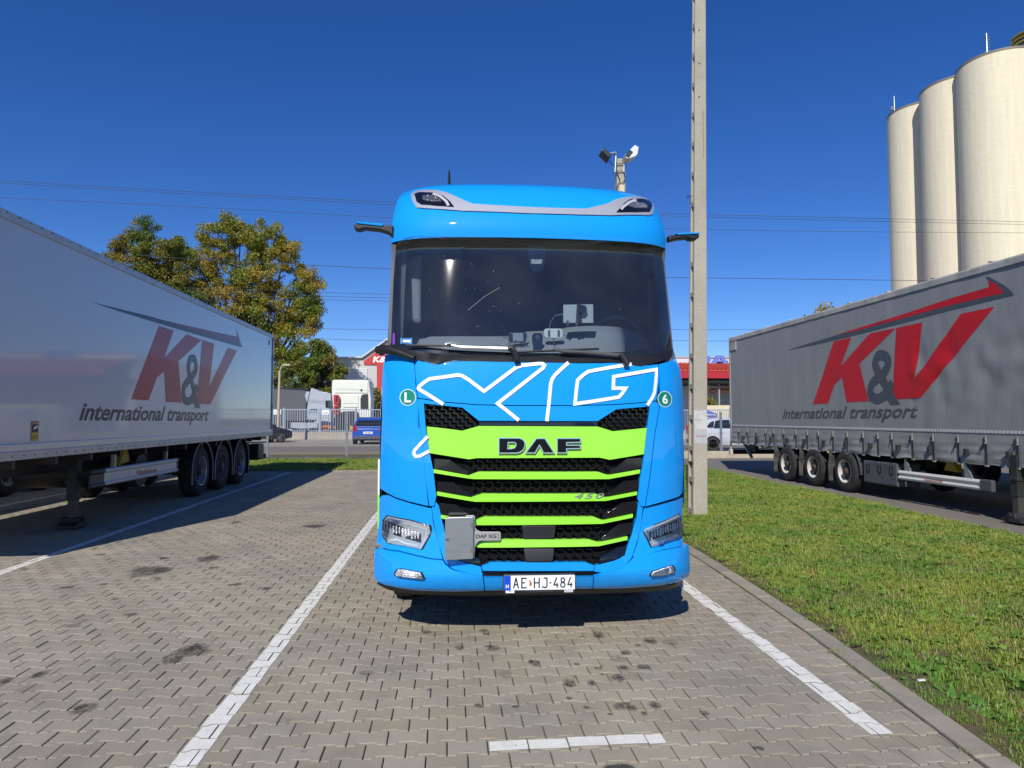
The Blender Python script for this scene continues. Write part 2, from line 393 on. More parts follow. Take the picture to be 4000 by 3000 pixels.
for (x, y, r, k) in pv:
    rr = random.Random(r * 1000 + k); tz = rr.gauss(0, .0011); tx = rr.gauss(0, .006); ty = rr.gauss(0, .008); rz = rr.gauss(0, .006)
    tiltr[(r, k)] = (tz, tx, ty, rz)
    if (r, k) in near:
        o = bpy.data.objects.new('paver', me_p); COL.objects.link(o); o.parent = pav_root
        o.location = (x, y, tz); o.rotation_euler = (tx, ty, rz); continue
    v, f = paver_geo(y < 11)
    c, s = math.cos(rz), math.sin(rz)
    rest.add([(x + a * c - b * s, y + a * s + b * c, q + tz + b * tx - a * ty) for a, b, q in v], f)
o = rest.build('pavers_beyond', PAVER, pav_root, fix=False); o['kind'] = 'stuff'

# painted markings lie on the stones, broken at every joint
def clip(poly, a, n):
    out = []
    for i in range(len(poly)):
        p, q = poly[i], poly[(i + 1) % len(poly)]
        dp = (p[0] - a[0]) * n[0] + (p[1] - a[1]) * n[1]; dq = (q[0] - a[0]) * n[0] + (q[1] - a[1]) * n[1]
        if dp >= 0: out.append(p)
        if (dp >= 0) != (dq >= 0): t = dp / (dp - dq); out.append((p[0] + (q[0] - p[0]) * t, p[1] + (q[1] - p[1]) * t))
    return out
def marking(a, b, wd, name='parking_line'):
    a = np.array(a[:2], float); b = np.array(b[:2], float); d = (b - a) / np.linalg.norm(b - a); n = np.array([-d[1], d[0]])
    m = MB()
    for (x, y, r, k) in pv:
        c = np.array([x, y]) - a
        if abs(c @ n) > wd / 2 + .12 or c @ d < -.15 or c @ d > np.linalg.norm(b - a) + .15: continue
        tz, tx, ty, rz = tiltr[(r, k)]; cc, ss = math.cos(rz), math.sin(rz)
        # split the I-shaped stone into three convex pieces
        T = [(px * .997, py * .992) for px, py in outl]
        parts = [[T[0], T[1], T[2], T[9], T[10], T[11]], [T[2], T[3], T[8], T[9]], [T[3], T[4], T[5], T[6], T[7], T[8]]]
        for pl in parts:
            pl = [(x + u * cc - v * ss, y + u * ss + v * cc) for u, v in pl]
            jit = random.Random(r * 77 + k).uniform(-.006, .006)
            for A_, n_ in ((a + n * (wd / 2 + jit), -n), (a - n * (wd / 2 - jit), n), (a, d), (b, -d)):
                pl = clip(pl, A_, n_)
                if len(pl) < 3: break
            if len(pl) >= 3:
                m.add([(px, py, tz + .0022 + (py - y) * tx - (px - x) * ty) for px, py in pl], [tuple(range(len(pl)))])
    o = m.build(name, PAINT, fix=False)
    me = o.data; bm = bmesh.new(); bm.from_mesh(me)
    for fc in bm.faces:
        fc.normal_update()
        if fc.normal.z < 0: fc.normal_flip()
    bm.to_mesh(me); bm.free()
    return tag(o, kind='structure')
marking((-1.245, 2.85), (-1.20, 21.5), .125)
marking((2.225, 3.47), (2.50, 21.5), .125)
marking((-4.72, 6.5), (-4.84, 21.5), .12)
marking((-8.3, 9.0), (-8.35, 21.5), .12)
marking((.197, 3.522), (1.085, 3.522), .098)

# oil drips and dark blotches lying on the stones
def stain_nodes(t, N, L, b):
    at = N.new('ShaderNodeAttribute'); at.attribute_name = 'wet'; g = N.new('ShaderNodeNewGeometry')
    f = nmath(N, L, 'MULTIPLY', at.outputs['Fac'], nrange(N, L, nnoise(N, L, g.outputs['Position'], 38, 4, .65), .32, .6, .25, 1.25))
    f = nrange(N, L, f, .25, .95, 0, .52); tr = N.new('ShaderNodeBsdfTransparent'); mx = N.new('ShaderNodeMixShader')
    b.inputs['Base Color'].default_value = (.05, .047, .044, 1); b.inputs['Roughness'].default_value = .75
    L.new(f, mx.inputs[0]); L.new(tr.outputs[0], mx.inputs[1]); L.new(b.outputs[0], mx.inputs[2]); L.new(mx.outputs[0], N['Material Output'].inputs[0])
STAIN = world_noise_mat('oil_stain', stain_nodes)
spots = [crop(1600, 2200, 1.843, [(a, b)])[0] + (c * .62,) for a, b, c in ((530,485,25),(550,508,18),(360,605,28),(605,610,45),(900,715,35),(1355,755,30),(1385,798,18),(1540,748,30),(1690,745,45),(1560,640,40),(1360,512,40),(1230,528,12),(1205,725,18),(1190,818,15),(1500,822,40),(1150,860,40),(1215,928,15),(1148,973,18),(765,1028,28),(1275,1035,25),(1690,1080,22),(1445,1085,20),(1770,1022,40),(1540,1025,60),(2125,1080,30),(140,910,12),(490,1022,30),(2080,503,10),(1390,635,10),(1310,862,30),(1730,560,40),(120,495,34),(1640,590,26))]
spots += [crop(0, 2000, 1.3825, [(a, b)])[0] + (c * .75,) for a, b, c in ((800,315,80),(850,357,20),(1275,55,35),(1130,250,50),(1280,390,30),(370,405,35),(560,390,20),(215,875,45),(450,1060,50),(1030,750,80),(20,912,35),(715,552,30),(1000,437,10),(1440,412,30),(1700,75,60),(1150,300,20),(620,470,18),(930,800,60))]
m = MB(); wet = []; rd_ = random.Random(5)
for px, py, c in spots:
    P = G(px, py, .004); R0 = min(.22, max(.014, c * P[1] / FPX * 1.25)); n = 14; ex, ey = rd_.uniform(.8, 1.3), rd_.uniform(.9, 1.9)
    for part in range(1 + (c > 18)):
        ox, oy = (rd_.uniform(-.8, .8) * R0, rd_.uniform(-.8, .8) * R0) if part else (0, 0); r0 = R0 * (.55 if part else 1); b0 = len(m.v); zz = .0042 + .0004 * part + .0001 * (len(wet) % 3)
        m.v.append((P[0] + ox, P[1] + oy, zz)); wet.append(1.0)
        for ring, wv in ((.55, .85), (1.0, 0.0)):
            for k in range(n):
                a = 6.2832 * k / n; rr = r0 * ring * rd_.uniform(.75, 1.25); m.v.append((P[0] + ox + rr * ex * math.cos(a), P[1] + oy + rr * ey * math.sin(a), zz)); wet.append(wv)
        for k in range(n):
            k2 = (k + 1) % n; m.f.append((b0, b0 + 1 + k, b0 + 1 + k2)); m.m.append(0); m.f.append((b0 + 1 + k, b0 + 1 + n + k, b0 + 1 + n + k2, b0 + 1 + k2)); m.m.append(0)
o = m.build('oil_stains', STAIN, fix=False); at_ = o.data.attributes.new('wet', 'FLOAT', 'POINT'); at_.data.foreach_set('value', wet); o['kind'] = 'structure'

# kerb stones along the lawn
def kpt(y, off): return (kin(y) + off, y)
mjt = MB(); yy_ = np.linspace(1.8, 21.6, 60); mjt.add([(kin(a) - .012 + o_ * (.016 + .004 * math.sin(a * 9)), a, .0045) for a in yy_ for o_ in (0, 1)], [(2 * i, 2 * i + 1, 2 * i + 3, 2 * i + 2) for i in range(59)])
y = 2.2; kr = None
kroot = MB().add([(kin(a) + o_, a, -.03) for a in (1.8, 5, 9, 14, 21.7) for o_ in (0, .15)], [(2 * i, 2 * i + 1, 2 * i + 3, 2 * i + 2) for i in range(4)]).build('kerb', KERB)
tag(kroot, kind='structure')
while y < 21.5:
    y1 = min(y + .985, 21.6); g_ = .008
    m = MB(); m.add([(kin(y) + .004, y + g_, -.05), (kin(y) + .145, y + g_, -.05), (kin(y1) + .145, y1 - g_, -.05), (kin(y1) + .004, y1 - g_, -.05),
                     (kin(y) + .004, y + g_, .012), (kin(y) + .145, y + g_, .015), (kin(y1) + .145, y1 - g_, .015), (kin(y1) + .004, y1 - g_, .012)],
                    [(3, 2, 1, 0), (4, 5, 6, 7), (0, 1, 5, 4), (1, 2, 6, 5), (2, 3, 7, 6), (3, 0, 4, 7)])
    m.build('kerb_stone', KERB, kroot, bevel=.008); y = y1
tag(mjt.build('kerb_joint', JOINT, fix=False), kind='structure')
# far kerb at the head of the bays
m = MB(); m.box(-14, 3.25, 21.62, 21.75, -.05, .03); tag(m.build('far_kerb', KERB, bevel=.01), kind='structure')

# right-hand service road: asphalt strip under the curtain-side trailer
edge_px = [(2762, 1828), (3000, 1880), (3140, 1905), (3226, 1924), (3452, 1970), (3678, 2026), (4000, 2092)]
EDGE = sorted([(float(p[1]), float(p[0])) for p in (G(x, y_, .02) for x, y_ in edge_px)])
EDGE = [(-6, EDGE[0][1] - .1)] + EDGE + [(26.9, EDGE[-1][1] - .9)]
def redge(y): return float(np.interp(y, [p[0] for p in EDGE], [p[1] for p in EDGE]))
ys = np.linspace(-6, 27.6, 60)
m = MB(); m.add([(redge(a) - .02 if s == 0 else 30, a, -.012) for a in ys for s in (0, 1)], [(2 * i, 2 * i + 1, 2 * i + 3, 2 * i + 2) for i in range(len(ys) - 1)])
tag(m.build('service_road', ASPH), kind='structure')

# lawn: a gently uneven bank between kerb and road, and the strip in front of the fence
def lawn_z(x, y):
    return .02 + .035 * (mnoise.noise(Vector((x * .6, y * .6, 3))) + .5 * mnoise.noise(Vector((x * 2.1, y * 2.1, 9))))
def grid(name, xf0, xf1, y0, y1, nx, ny):
    v = []; ff = []; 
    for j in range(ny + 1):
        yy = y0 + (y1 - y0) * j / ny; a, b = xf0(yy), xf1(yy)
        for i in range(nx + 1):
            t = i / nx; xx = a + (b - a) * t; e = min(1, 6 * min(t, 1 - t) + .0)
            v.append((xx, yy, lawn_z(xx, yy) * e + .004))
    for j in range(ny):
        for i in range(nx): q = j * (nx + 1) + i; ff.append((q, q + 1, q + nx + 2, q + nx + 1))
    m = MB(); m.add(v, ff); o = m.build(name, SOIL, smooth=60); return tag(o, kind='structure')
verge = grid('lawn_bank', lambda y: kin(y) + .147, lambda y: redge(y), 1.6, 21.9, 40, 90)
strip = grid('lawn_strip', lambda y: -16, lambda y: redge(y), 21.76, 27.6, 90, 24)

def leafmat(name, a, bcol, tr=.25):
    m = bpy.data.materials.new(name); m.use_nodes = True; t = m.node_tree; N = t.nodes; L = t.links; b = N['Principled BSDF']
    oi = N.new('ShaderNodeObjectInfo'); g = N.new('ShaderNodeNewGeometry')
    r = nmath(N, L, 'FRACT', nmath(N, L, 'ADD', oi.outputs['Random'], g.outputs['Random Per Island']))
    mac = nrange(N, L, nnoise(N, L, g.outputs['Position'], .9, 3), .35, .65, 0, 1)
    c = nmix(N, L, r, a, bcol); c = nmix(N, L, 1.0, c, nmix(N, L, mac, (.72, .86, .8), (1.22, 1.06, 1.0)), 'MULTIPLY')
    L.new(c, b.inputs['Base Color']); b.inputs['Roughness'].default_value = .55; b.inputs['Specular IOR Level'].default_value = .3
    tl = N.new('ShaderNodeBsdfTranslucent'); L.new(c, tl.inputs[0]); mx = N.new('ShaderNodeMixShader'); mx.inputs[0].default_value = tr
    L.new(b.outputs[0], mx.inputs[1]); L.new(tl.outputs[0], mx.inputs[2]); L.new(mx.outputs[0], N['Material Output'].inputs[0])
    MATS[name] = m; return m
GR1 = leafmat('grass_green', (.17, .265, .028), (.34, .43, .08)); GR2 = leafmat('grass_dry', (.44, .36, .18), (.52, .44, .24)); GR3 = leafmat('weed_leaf', (.10, .21, .03), (.20, .34, .06))
def tuft(seed, n, rad, h0, h1, wd, dry=.1, lean=.6, leaf=False):
    rd = random.Random(seed); m = MB()
    for i in range(n):
        a = rd.uniform(0, 6.283); q = rad * math.sqrt(rd.random()); bx, by = q * math.cos(a), q * math.sin(a)
        h = rd.uniform(h0, h1); la = rd.uniform(0, 6.283); le = rd.uniform(.1, lean) * h; cx, cy = math.cos(la), math.sin(la)
        px, py = -cy * wd * rd.uniform(.7, 1.3), cx * wd * rd.uniform(.7, 1.3)
        pts = []
        for t, wk in ((0, .7 if leaf else 1), (.5, 1.1 if leaf else .8), (1, .05)):
            ox = bx + cx * le * t ** 1.8; oy = by + cy * le * t ** 1.8; z = h * (t - .25 * t * t * (le / h))
            pts += [(ox - px * wk, oy - py * wk, z), (ox + px * wk, oy + py * wk, z)]
        m.add(pts, [(0, 1, 3, 2), (2, 3, 5, 4)], 1 if rd.random() < dry else 0)
    me = bpy.data.meshes.new('tuft'); me.from_pydata(m.v, [], m.f); me.materials.append(GR3 if leaf else GR1); me.materials.append(GR2)
    me.polygons.foreach_set('material_index', m.m); me.update()
    return bpy.data.objects.new('tuft', me)
tc_ = bpy.data.collections.new('tufts')
for i in range(5): tc_.objects.link(tuft(i, 34, .085, .012, .046, .0024, .12, .9))
tc_.objects.link(tuft(21, 30, .08, .02, .075, .0028, .06, 1.1)); tc_.objects.link(tuft(22, 26, .09, .015, .045, .0024, .55, 1.1))
tc_.objects.link(tuft(33, 9, .07, .02, .06, .016, 0, 1.8, True)); tc_.objects.link(tuft(31, 12, .05, .012, .035, .011, 0, 1.6, True))
def gn_scatter(obj_name, base, density, coll, smin, smax, label, cat, seed=0, z=0, kind='stuff'):
    o = bpy.data.objects.new(obj_name, base.data.copy()); COL.objects.link(o)
    ng = bpy.data.node_groups.new(obj_name, 'GeometryNodeTree')
    ng.interface.new_socket('Geometry', in_out='INPUT', socket_type='NodeSocketGeometry'); ng.interface.new_socket('Geometry', in_out='OUTPUT', socket_type='NodeSocketGeometry')
    N = ng.nodes; L = ng.links; gi = N.new('NodeGroupInput'); go = N.new('NodeGroupOutput')
    dp = N.new('GeometryNodeDistributePointsOnFaces'); dp.inputs['Density'].default_value = density; dp.inputs['Seed'].default_value = seed
    ci = N.new('GeometryNodeCollectionInfo'); ci.inputs['Collection'].default_value = coll; ci.inputs['Separate Children'].default_value = True; ci.inputs['Reset Children'].default_value = True
    ip = N.new('GeometryNodeInstanceOnPoints'); ip.inputs['Pick Instance'].default_value = True
    rv = N.new('FunctionNodeRandomValue'); rv.data_type = 'FLOAT_VECTOR'; rv.inputs[0].default_value = (-.12, -.12, 0); rv.inputs[1].default_value = (.12, .12, 6.283)
    rs = N.new('FunctionNodeRandomValue'); rs.data_type = 'FLOAT'; rs.inputs[2].default_value = smin; rs.inputs[3].default_value = smax
    nz = N.new('ShaderNodeTexNoise'); nz.inputs['Scale'].default_value = 1.9; nz.inputs['Detail'].default_value = 4; mr = N.new('ShaderNodeMapRange')
    for i_, x_ in zip((1, 2, 3, 4), (.36, .52, density * .22, density * 1.15)): mr.inputs[i_].default_value = x_
    L.new(nz.outputs[0], mr.inputs[0]); L.new(mr.outputs[0], dp.inputs['Density'])
    L.new(gi.outputs[0], dp.inputs['Mesh']); L.new(dp.outputs['Points'], ip.inputs['Points']); L.new(ci.outputs[0], ip.inputs['Instance'])
    L.new(rv.outputs[0], ip.inputs['Rotation']); L.new(rs.outputs[1], ip.inputs['Scale']); L.new(ip.outputs[0], go.inputs[0])
    md = o.modifiers.new('scatter', 'NODES'); md.node_group = ng
    return tag(o, label, cat, kind=kind)
vin = grid('tmp', lambda y: kin(y) + .36 + .07 * mnoise.noise(Vector((y * 2, 0, 0))), lambda y: redge(y) + .04 * mnoise.noise(Vector((y * 2, 4, 0))), 1.6, 21.9, 40, 90)
ved = grid('tmp', lambda y: kin(y) + .15, lambda y: kin(y) + .40, 1.6, 21.9, 4, 90)
gn_scatter('grass', ved, 170, tc_, .4, .9, 'sparse low grass and bare reddish soil right against the kerb stones', 'grass', 8)
gn_scatter('grass', vin, 330, tc_, .7, 1.25, 'short sunlit green grass with dry patches on the bank beside the kerb', 'grass', 1)
gn_scatter('grass', strip, 110, tc_, 1.0, 1.7, 'strip of green grass in front of the wire fence behind the parking bays', 'grass', 2)
bpy.data.objects.remove(vin); bpy.data.objects.remove(ved)
# weeds in the kerb joint
mj = MB(); mj.add([(kin(a) - .02 + s * .04, a, .002) for a in np.linspace(2.9, 9, 20) for s in (0, 1)], [(2 * i, 2 * i + 1, 2 * i + 3, 2 * i + 2) for i in range(19)])
wj = mj.build('joint_weeds_base', SOIL); wb = gn_scatter('kerb_weeds', wj, 38, tc_, .35, .7, 'small weeds growing in the joint between pavers and kerb', 'weeds', 5)
bpy.data.objects.remove(wj)
# ground beyond the fence
GZ = .16
m = MB(); m.box(-40, 34, 28.0, 30.8, -.05, .05); tag(m.build('verge_beyond_fence', SOIL), kind='structure')
m = MB(); m.box(-60, 60, 30.8, 37.0, -.05, GZ); tag(m.build('street', ASPH), kind='structure')
PAVE2 = M('parking_concrete', (.30, .275, .225), .9, var=.12, vs=.8, bump=.2, bs=20)
m = MB(); m.box(-60, 60, 37.0, 130, -.05, GZ + .004); tag(m.build('far_parking_ground', PAVE2), kind='structure')
# ================================================================ BLUE TRACTOR UNIT
XC = .655
#          z     y     hw    corner depth
PROF = [(.28, 5.20, 1.205, .22), (.34, 5.14, 1.215, .22), (.41, 5.07, 1.228, .22), (.46, 5.065, 1.228, .22), (.60, 5.07, 1.228, .22), (.70, 5.10, 1.215, .21), (.80, 5.11, 1.20, .20),
        (1.20, 5.10, 1.198, .19), (1.60, 5.115, 1.198, .19), (1.95, 5.145, 1.192, .19), (2.06, 5.18, 1.18, .19), (2.12, 5.245, 1.16, .18),
        (2.60, 5.353, 1.15, .16), (3.02, 5.448, 1.14, .15), (3.06, 5.395, 1.145, .15), (3.12, 5.385, 1.145, .15), (3.25, 5.42, 1.14, .15), (3.36, 5.49, 1.13, .15),
        (3.46, 5.56, 1.115, .15), (3.56, 5.66, 1.085, .15), (3.63, 5.80, 1.01, .14), (3.67, 5.98, .92, .12), (3.695, 6.2, .83, .10), (3.715, 6.6, .76, .05)]
_PZ = [p[0] for p in PROF]
def prof(z): return [float(np.interp(z, _PZ, [p[k] for p in PROF])) for k in (1, 2, 3)]
def S(x, z):
    y0, hw, cd = prof(z); u = min(abs(x - XC) / hw, 1.0)
    return y0 + .10 * u * u + cd * u ** 8
def hit(px, py, off=0.0, SF=None):
    SF = SF or S; Y = 5.3
    for _ in range(40):
        p = onY(px, py, Y); Y = .5 * Y + .5 * (SF(p[0], p[2]) - off)
    return float(p[0]), float(p[2])
T = lambda pts: crop(1400, 1360, 2021 / 1340, pts)
V = lambda pts: crop(1340, 640, 2212 / 1440, pts)
TR = thing('truck', 'bright blue tractor unit with lime green grille bars, parked facing the camera between white lines', 'truck', (XC, 6.3, 0))
def mirror(pts): return [(2 * XC - x, z) for x, z in pts][::-1]
def panel(name, px, off=.012, thick=.03, mat=None, parent=TR, SF=None, bev=.004, step=(.1, .12), xz=None, smooth=32):
    SF = SF or S
    P = xz if xz is not None else [hit(x, y, off, SF) for x, y in px]
    bm = bmesh.new(); vs = [bm.verts.new((x, 0, z)) for x, z in P]; bm.faces.new(vs)
    bmesh.ops.triangulate(bm, faces=bm.faces[:])
    xs = [p[0] for p in P]; zs = [p[1] for p in P]
    def cut(co, no): bmesh.ops.bisect_plane(bm, geom=bm.verts[:] + bm.edges[:] + bm.faces[:], plane_co=co, plane_no=no)
    if step:
        X = [XC + .01]; u = XC
        grid_x = [XC + s * v for s in (-1, 1) for v in (0.1, .25, .4, .55, .7, .82, .9, .97, 1.03, 1.08, 1.12, 1.15, 1.175, 1.195, 1.21)]
        for x in grid_x:
            if min(xs) + .004 < x < max(xs) - .004: cut((x, 0, 0), (1, 0, 0))
        z = math.ceil(min(zs) / step[1]) * step[1]
        while z < max(zs) - .005:
            if z > min(zs) + .005: cut((0, 0, z), (0, 0, 1))
            z += step[1]
    for v in bm.verts:
        hw_ = prof(v.co.z)[1] + .0005
        v.co.x = min(max(v.co.x, XC - hw_), XC + hw_)
        v.co.y = SF(v.co.x, v.co.z) - off
    bmesh.ops.recalc_face_normals(bm, faces=bm.faces)
    if bm.faces and sum(f.normal.y for f in bm.faces) > 0: bmesh.ops.reverse_faces(bm, faces=bm.faces)
    if thick:
        src = bm.faces[:]
        r = bmesh.ops.extrude_face_region(bm, geom=src)
        vs = [g for g in r['geom'] if isinstance(g, bmesh.types.BMVert)]
        bmesh.ops.translate(bm, verts=vs, vec=(0, thick, 0))
        # extruded copy is the back side
        bmesh.ops.recalc_face_normals(bm, faces=bm.faces)
    me = bpy.data.meshes.new(name); off3 = root_of(parent).location
    bmesh.ops.translate(bm, verts=bm.verts, vec=-off3)
    bm.to_mesh(me); bm.free(); me.materials.append(mat); finish(me, smooth)
    o = bpy.data.objects.new(name, me); COL.objects.link(o); o.parent = parent
    if bev and thick: add_bevel(o, bev, 2, 50)
    return o
def fl(o, label): o['label'] = label; return o

# --- shell: sides, roof, floor, rear wall
def sides(sx):
    m = MB(); zr = [.95, 1.3, 1.7, 2.06, 2.22, 2.6, 2.95, 3.06, 3.25, 3.36, 3.46, 3.56, 3.63, 3.67, 3.695, 3.715]
    yr = [None, 5.62, 5.70, 6.38, 6.6, 7.55]
    v = []
    for z in zr:
        y0, hw, cd = prof(z); ye = S(XC + hw, z)
        for k, y in enumerate(yr):
            wl = hw if z > 2.0 else hw
            yy = ye if y is None else max(y, ye + .002 * k)
            ww = wl + (0 if y is None else min(.03, (yy - ye) * .12)) * (1 if z < 3.3 else .5)
            v.append((XC + sx * ww, yy, z))
    f = []
    for j in range(len(zr) - 1):
        for k in range(len(yr) - 1):
            if k == 2 and 2.2 < zr[j] + .01 and zr[j + 1] < 2.96: continue          # side window opening
            a = j * len(yr) + k; f.append((a, a + 1, a + len(yr) + 1, a + len(yr)))
    m.add(v, f); m.build('cab_side', BLUE, TR, smooth=35)
sides(-1); sides(1)
m = MB(); rows = [p for p in PROF if p[0] >= 3.06]; us = [-1, -.985, -.95, -.9, -.82, -.7, -.5, -.25, 0, .25, .5, .7, .82, .9, .95, .985, 1]; v = []
for z, y0, hw, cd in rows: v += [(XC + u * hw, y0 + .10 * u * u + cd * abs(u) ** 8, z) for u in us]
n = len(us); f = [(j * n + i, j * n + i + 1, (j + 1) * n + i + 1, (j + 1) * n + i) for j in range(len(rows) - 1) for i in range(n - 1)]
b = len(v); z, y0, hw, cd = rows[-1]; v += [(XC + u * hw, 7.55, z + .02) for u in us]; f += [(b - n + i, b - n + i + 1, b + i + 1, b + i) for i in range(n - 1)]
m.add(v, f); roof = m.build('roof', BLUE, TR, smooth=50)
m = MB(); m.box(XC - 1.2, XC + 1.2, 7.5, 7.56, .95, 3.7); m.build('rear_wall', BLUE, TR)
m = MB(); m.box(XC - 1.15, XC + 1.15, 5.36, 7.5, .98, 1.5); m.box(XC - 1.17, XC + 1.17, 5.5, 7.5, .45, .97); m.build('cab_floor', BLACKM, TR)
# roof-side closing strips
# --- black carrier behind the lower front panels
panel('front_carrier', None, off=-.05, thick=.03, mat=BLACKM, xz=[(XC - 1.15, .42), (XC + 1.15, .42), (XC + 1.15, 2.10), (XC - 1.15, 2.10)], bev=0)
# --- blue body panels
hood = panel('hood_panel', T([(330, 68), (400, 82), (470, 97), (505, 88), (560, 72), (720, 76), (950, 81), (1300, 90), (1560, 88), (1640, 101), (1700, 103), (1765, 95), (1770, 200), (1755, 309), (1650, 320), (1500, 331), (1250, 336), (900, 336), (700, 331), (500, 315), (400, 300), (350, 292), (346, 285), (335, 200), (323, 110)]), mat=BLUE)
strip_ = panel('grille_header', T([(346, 297), (400, 305), (500, 320), (700, 336), (900, 341), (1250, 341), (1500, 336), (1650, 325), (1756, 314), (1762, 332), (1718, 343), (1520, 360), (1410, 430), (710, 428), (612, 350), (392, 327), (360, 318)]), mat=BLUE, off=.01)
cl = panel('corner_panel', T([(143, 20), (240, 45), (325, 66), (318, 110), (330, 200), (341, 288), (338, 340), (350, 480), (380, 700), (412, 930), (300, 903), (220, 878), (170, 853), (128, 826), (128, 700), (140, 400), (140, 200)]), mat=BLUE, off=.030, thick=.05)
cr = panel('corner_panel', T([(1771, 95), (1820, 82), (1868, 62), (1896, 40), (1912, 130), (1915, 250), (1915, 500), (1915, 700), (1910, 850), (1890, 873), (1800, 902), (1692, 932), (1714, 800), (1750, 500), (1779, 330), (1776, 200)]), mat=BLUE, off=.030, thick=.05)
panel('grille_surround', T([(345, 302), (385, 322), (396, 460), (420, 620), (441, 720), (459, 870), (447, 930), (418, 930), (386, 700), (356, 480), (343, 340)]), mat=BLUE, off=.026, thick=.05)
panel('grille_surround', T([(1756, 320), (1774, 332), (1745, 500), (1709, 800), (1687, 933), (1665, 930), (1645, 888), (1660, 760), (1685, 630), (1701, 470), (1717, 345)]), mat=BLUE, off=.026, thick=.05)
panel('headlamp_surround', T([(176, 866), (220, 886), (300, 911), (415, 940), (432, 944), (440, 1030), (468, 1150), (496, 1243), (430, 1237), (240, 1192), (175, 1184), (140, 1172), (125, 1155), (95, 1150), (95, 1000), (110, 900), (140, 868)]), mat=BLUE, off=.008)
panel('headlamp_surround', T([(1684, 940), (1800, 914), (1890, 883), (1912, 880), (1912, 1160), (1882, 1170), (1800, 1184), (1624, 1234), (1618, 1222), (1644, 1150), (1669, 1050), (1681, 960)]), mat=BLUE, off=.008)
panel('lower_grille_surround', T([(432, 934), (458, 905), (474, 930), (492, 1010), (520, 1130), (545, 1205), (565, 1240), (620, 1262), (722, 1288), (732, 1342), (680, 1330), (560, 1303), (522, 1272), (502, 1242), (472, 1150), (444, 1030)]), mat=BLUE, off=.014, thick=.06)
panel('lower_grille_surround', T([(1650, 900), (1640, 1000), (1605, 1120), (1577, 1200), (1545, 1238), (1500, 1256), (1395, 1282), (1387, 1316), (1440, 1324), (1560, 1292), (1598, 1252), (1614, 1228), (1640, 1150), (1665, 1050), (1678, 934)]), mat=BLUE, off=.014, thick=.06)
panel('bumper_crossbar', T([(725, 1287), (785, 1262), (1335, 1262), (1392, 1282), (1384, 1312), (734, 1312)]), mat=BLUE, off=.03, thick=.06)
panel('bumper_slot', T([(680, 1333), (734, 1312), (1384, 1311), (1440, 1325), (1384, 1347), (735, 1352)]), mat=BLACK, off=-.02, thick=.02, bev=0)
# lower bumper gets its own belly: upper face leans out, lower band tucks under
def SB(x, z):
    y0, hw, cd = prof(z); u = min(abs(x - XC) / hw, 1.0); q = .03 * math.exp(-((z - .50) / .05) ** 2) * max(0, 1 - u ** 4)
    return y0 + .10 * u * u + cd * u ** 8 - q
panel('bumper_corner', T([(60, 1172), (100, 1182), (125, 1180), (172, 1192), (240, 1201), (430, 1246), (498, 1252), (515, 1278), (556, 1311), (680, 1337), (733, 1351), (742, 1430), (560, 1434), (350, 1428), (230, 1412), (150, 1393), (110, 1372), (60, 1345)]), mat=BLUE, SF=SB, off=.030, thick=.06, step=(.1, .04), smooth=50)
panel('bumper_corner', T([(1389, 1346), (1442, 1330), (1562, 1298), (1602, 1258), (1622, 1237), (1800, 1192), (1882, 1177), (1945, 1160), (1945, 1345), (1915, 1368), (1800, 1395), (1550, 1416), (1384, 1417)]), mat=BLUE, SF=SB, off=.030, thick=.06, step=(.1, .04), smooth=50)
panel('bumper_centre', T([(739, 1352), (1383, 1348), (1378, 1417), (747, 1429)]), mat=BLUE, SF=SB, off=.024, thick=.05, step=(.1, .04), smooth=50)
panel('bumper_lip', T([(110, 1390), (250, 1414), (460, 1432), (742, 1433), (1380, 1420), (1550, 1418), (1800, 1397), (1915, 1376), (1895, 1402), (1800, 1426), (1500, 1442), (740, 1457), (300, 1447), (165, 1420)]), mat=BLACK, off=-.03, thick=.10, step=(.1, .04))
m = MB(); m.box(XC - 1.1, XC + 1.1, 5.35, 6.0, .33, .50); m.build('under_tray', BLACKM, TR)

# --- grille
SG = lambda x, z: S(x, z)
panel('grille_backing', T([(398, 322), (610, 345), (710, 425), (1410, 425), (1520, 355), (1712, 338), (1700, 640), (1645, 890), (1590, 1130), (1560, 1215), (1500, 1262), (1395, 1284), (728, 1288), (600, 1262), (520, 1225), (490, 1150), (462, 900), (430, 700)]), mat=M('grille_matt_black', (.006, .006, .006), .8, spec=.1), off=-.045, thick=.02, bev=0)  # rough black backing plate behind the grille openings
panel('top_grille_panel', T([(402, 462), (500, 472), (612, 487), (710, 459), (1410, 462), (1500, 490), (1699, 470), (1683, 625), (1480, 658), (1420, 645), (700, 648), (650, 655), (417, 618)]), mat=GREEN, off=.018, thick=.05)
panel('hood_edge_strip', T([(712, 433), (1409, 434), (1410, 459), (710, 457)]), mat=BLACKG, off=.005, thick=.03)
for nm, pts in (('a', [(443, 713), (650, 750), (710, 728), (1410, 728), (1470, 748), (1660, 715), (1658, 738), (1475, 772), (680, 772), (645, 768), (443, 735)]),
                ('b', [(463, 845), (665, 880), (730, 857), (1395, 857), (1455, 880), (1642, 845), (1641, 865), (1455, 900), (690, 905), (655, 900), (463, 867)]),
                ('c', [(487, 983), (690, 1015), (745, 993), (1385, 993), (1440, 1015), (1618, 977), (1617, 998), (1435, 1035), (700, 1043), (680, 1040), (487, 1003)]),
                ('d', [(515, 1112), (700, 1150), (765, 1127), (1355, 1127), (1415, 1145), (1587, 1110), (1585, 1130), (1412, 1168), (715, 1176), (690, 1172), (520, 1134)])):
    panel('grille_bar', T(pts), mat=GREEN, off=.035, thick=.06)
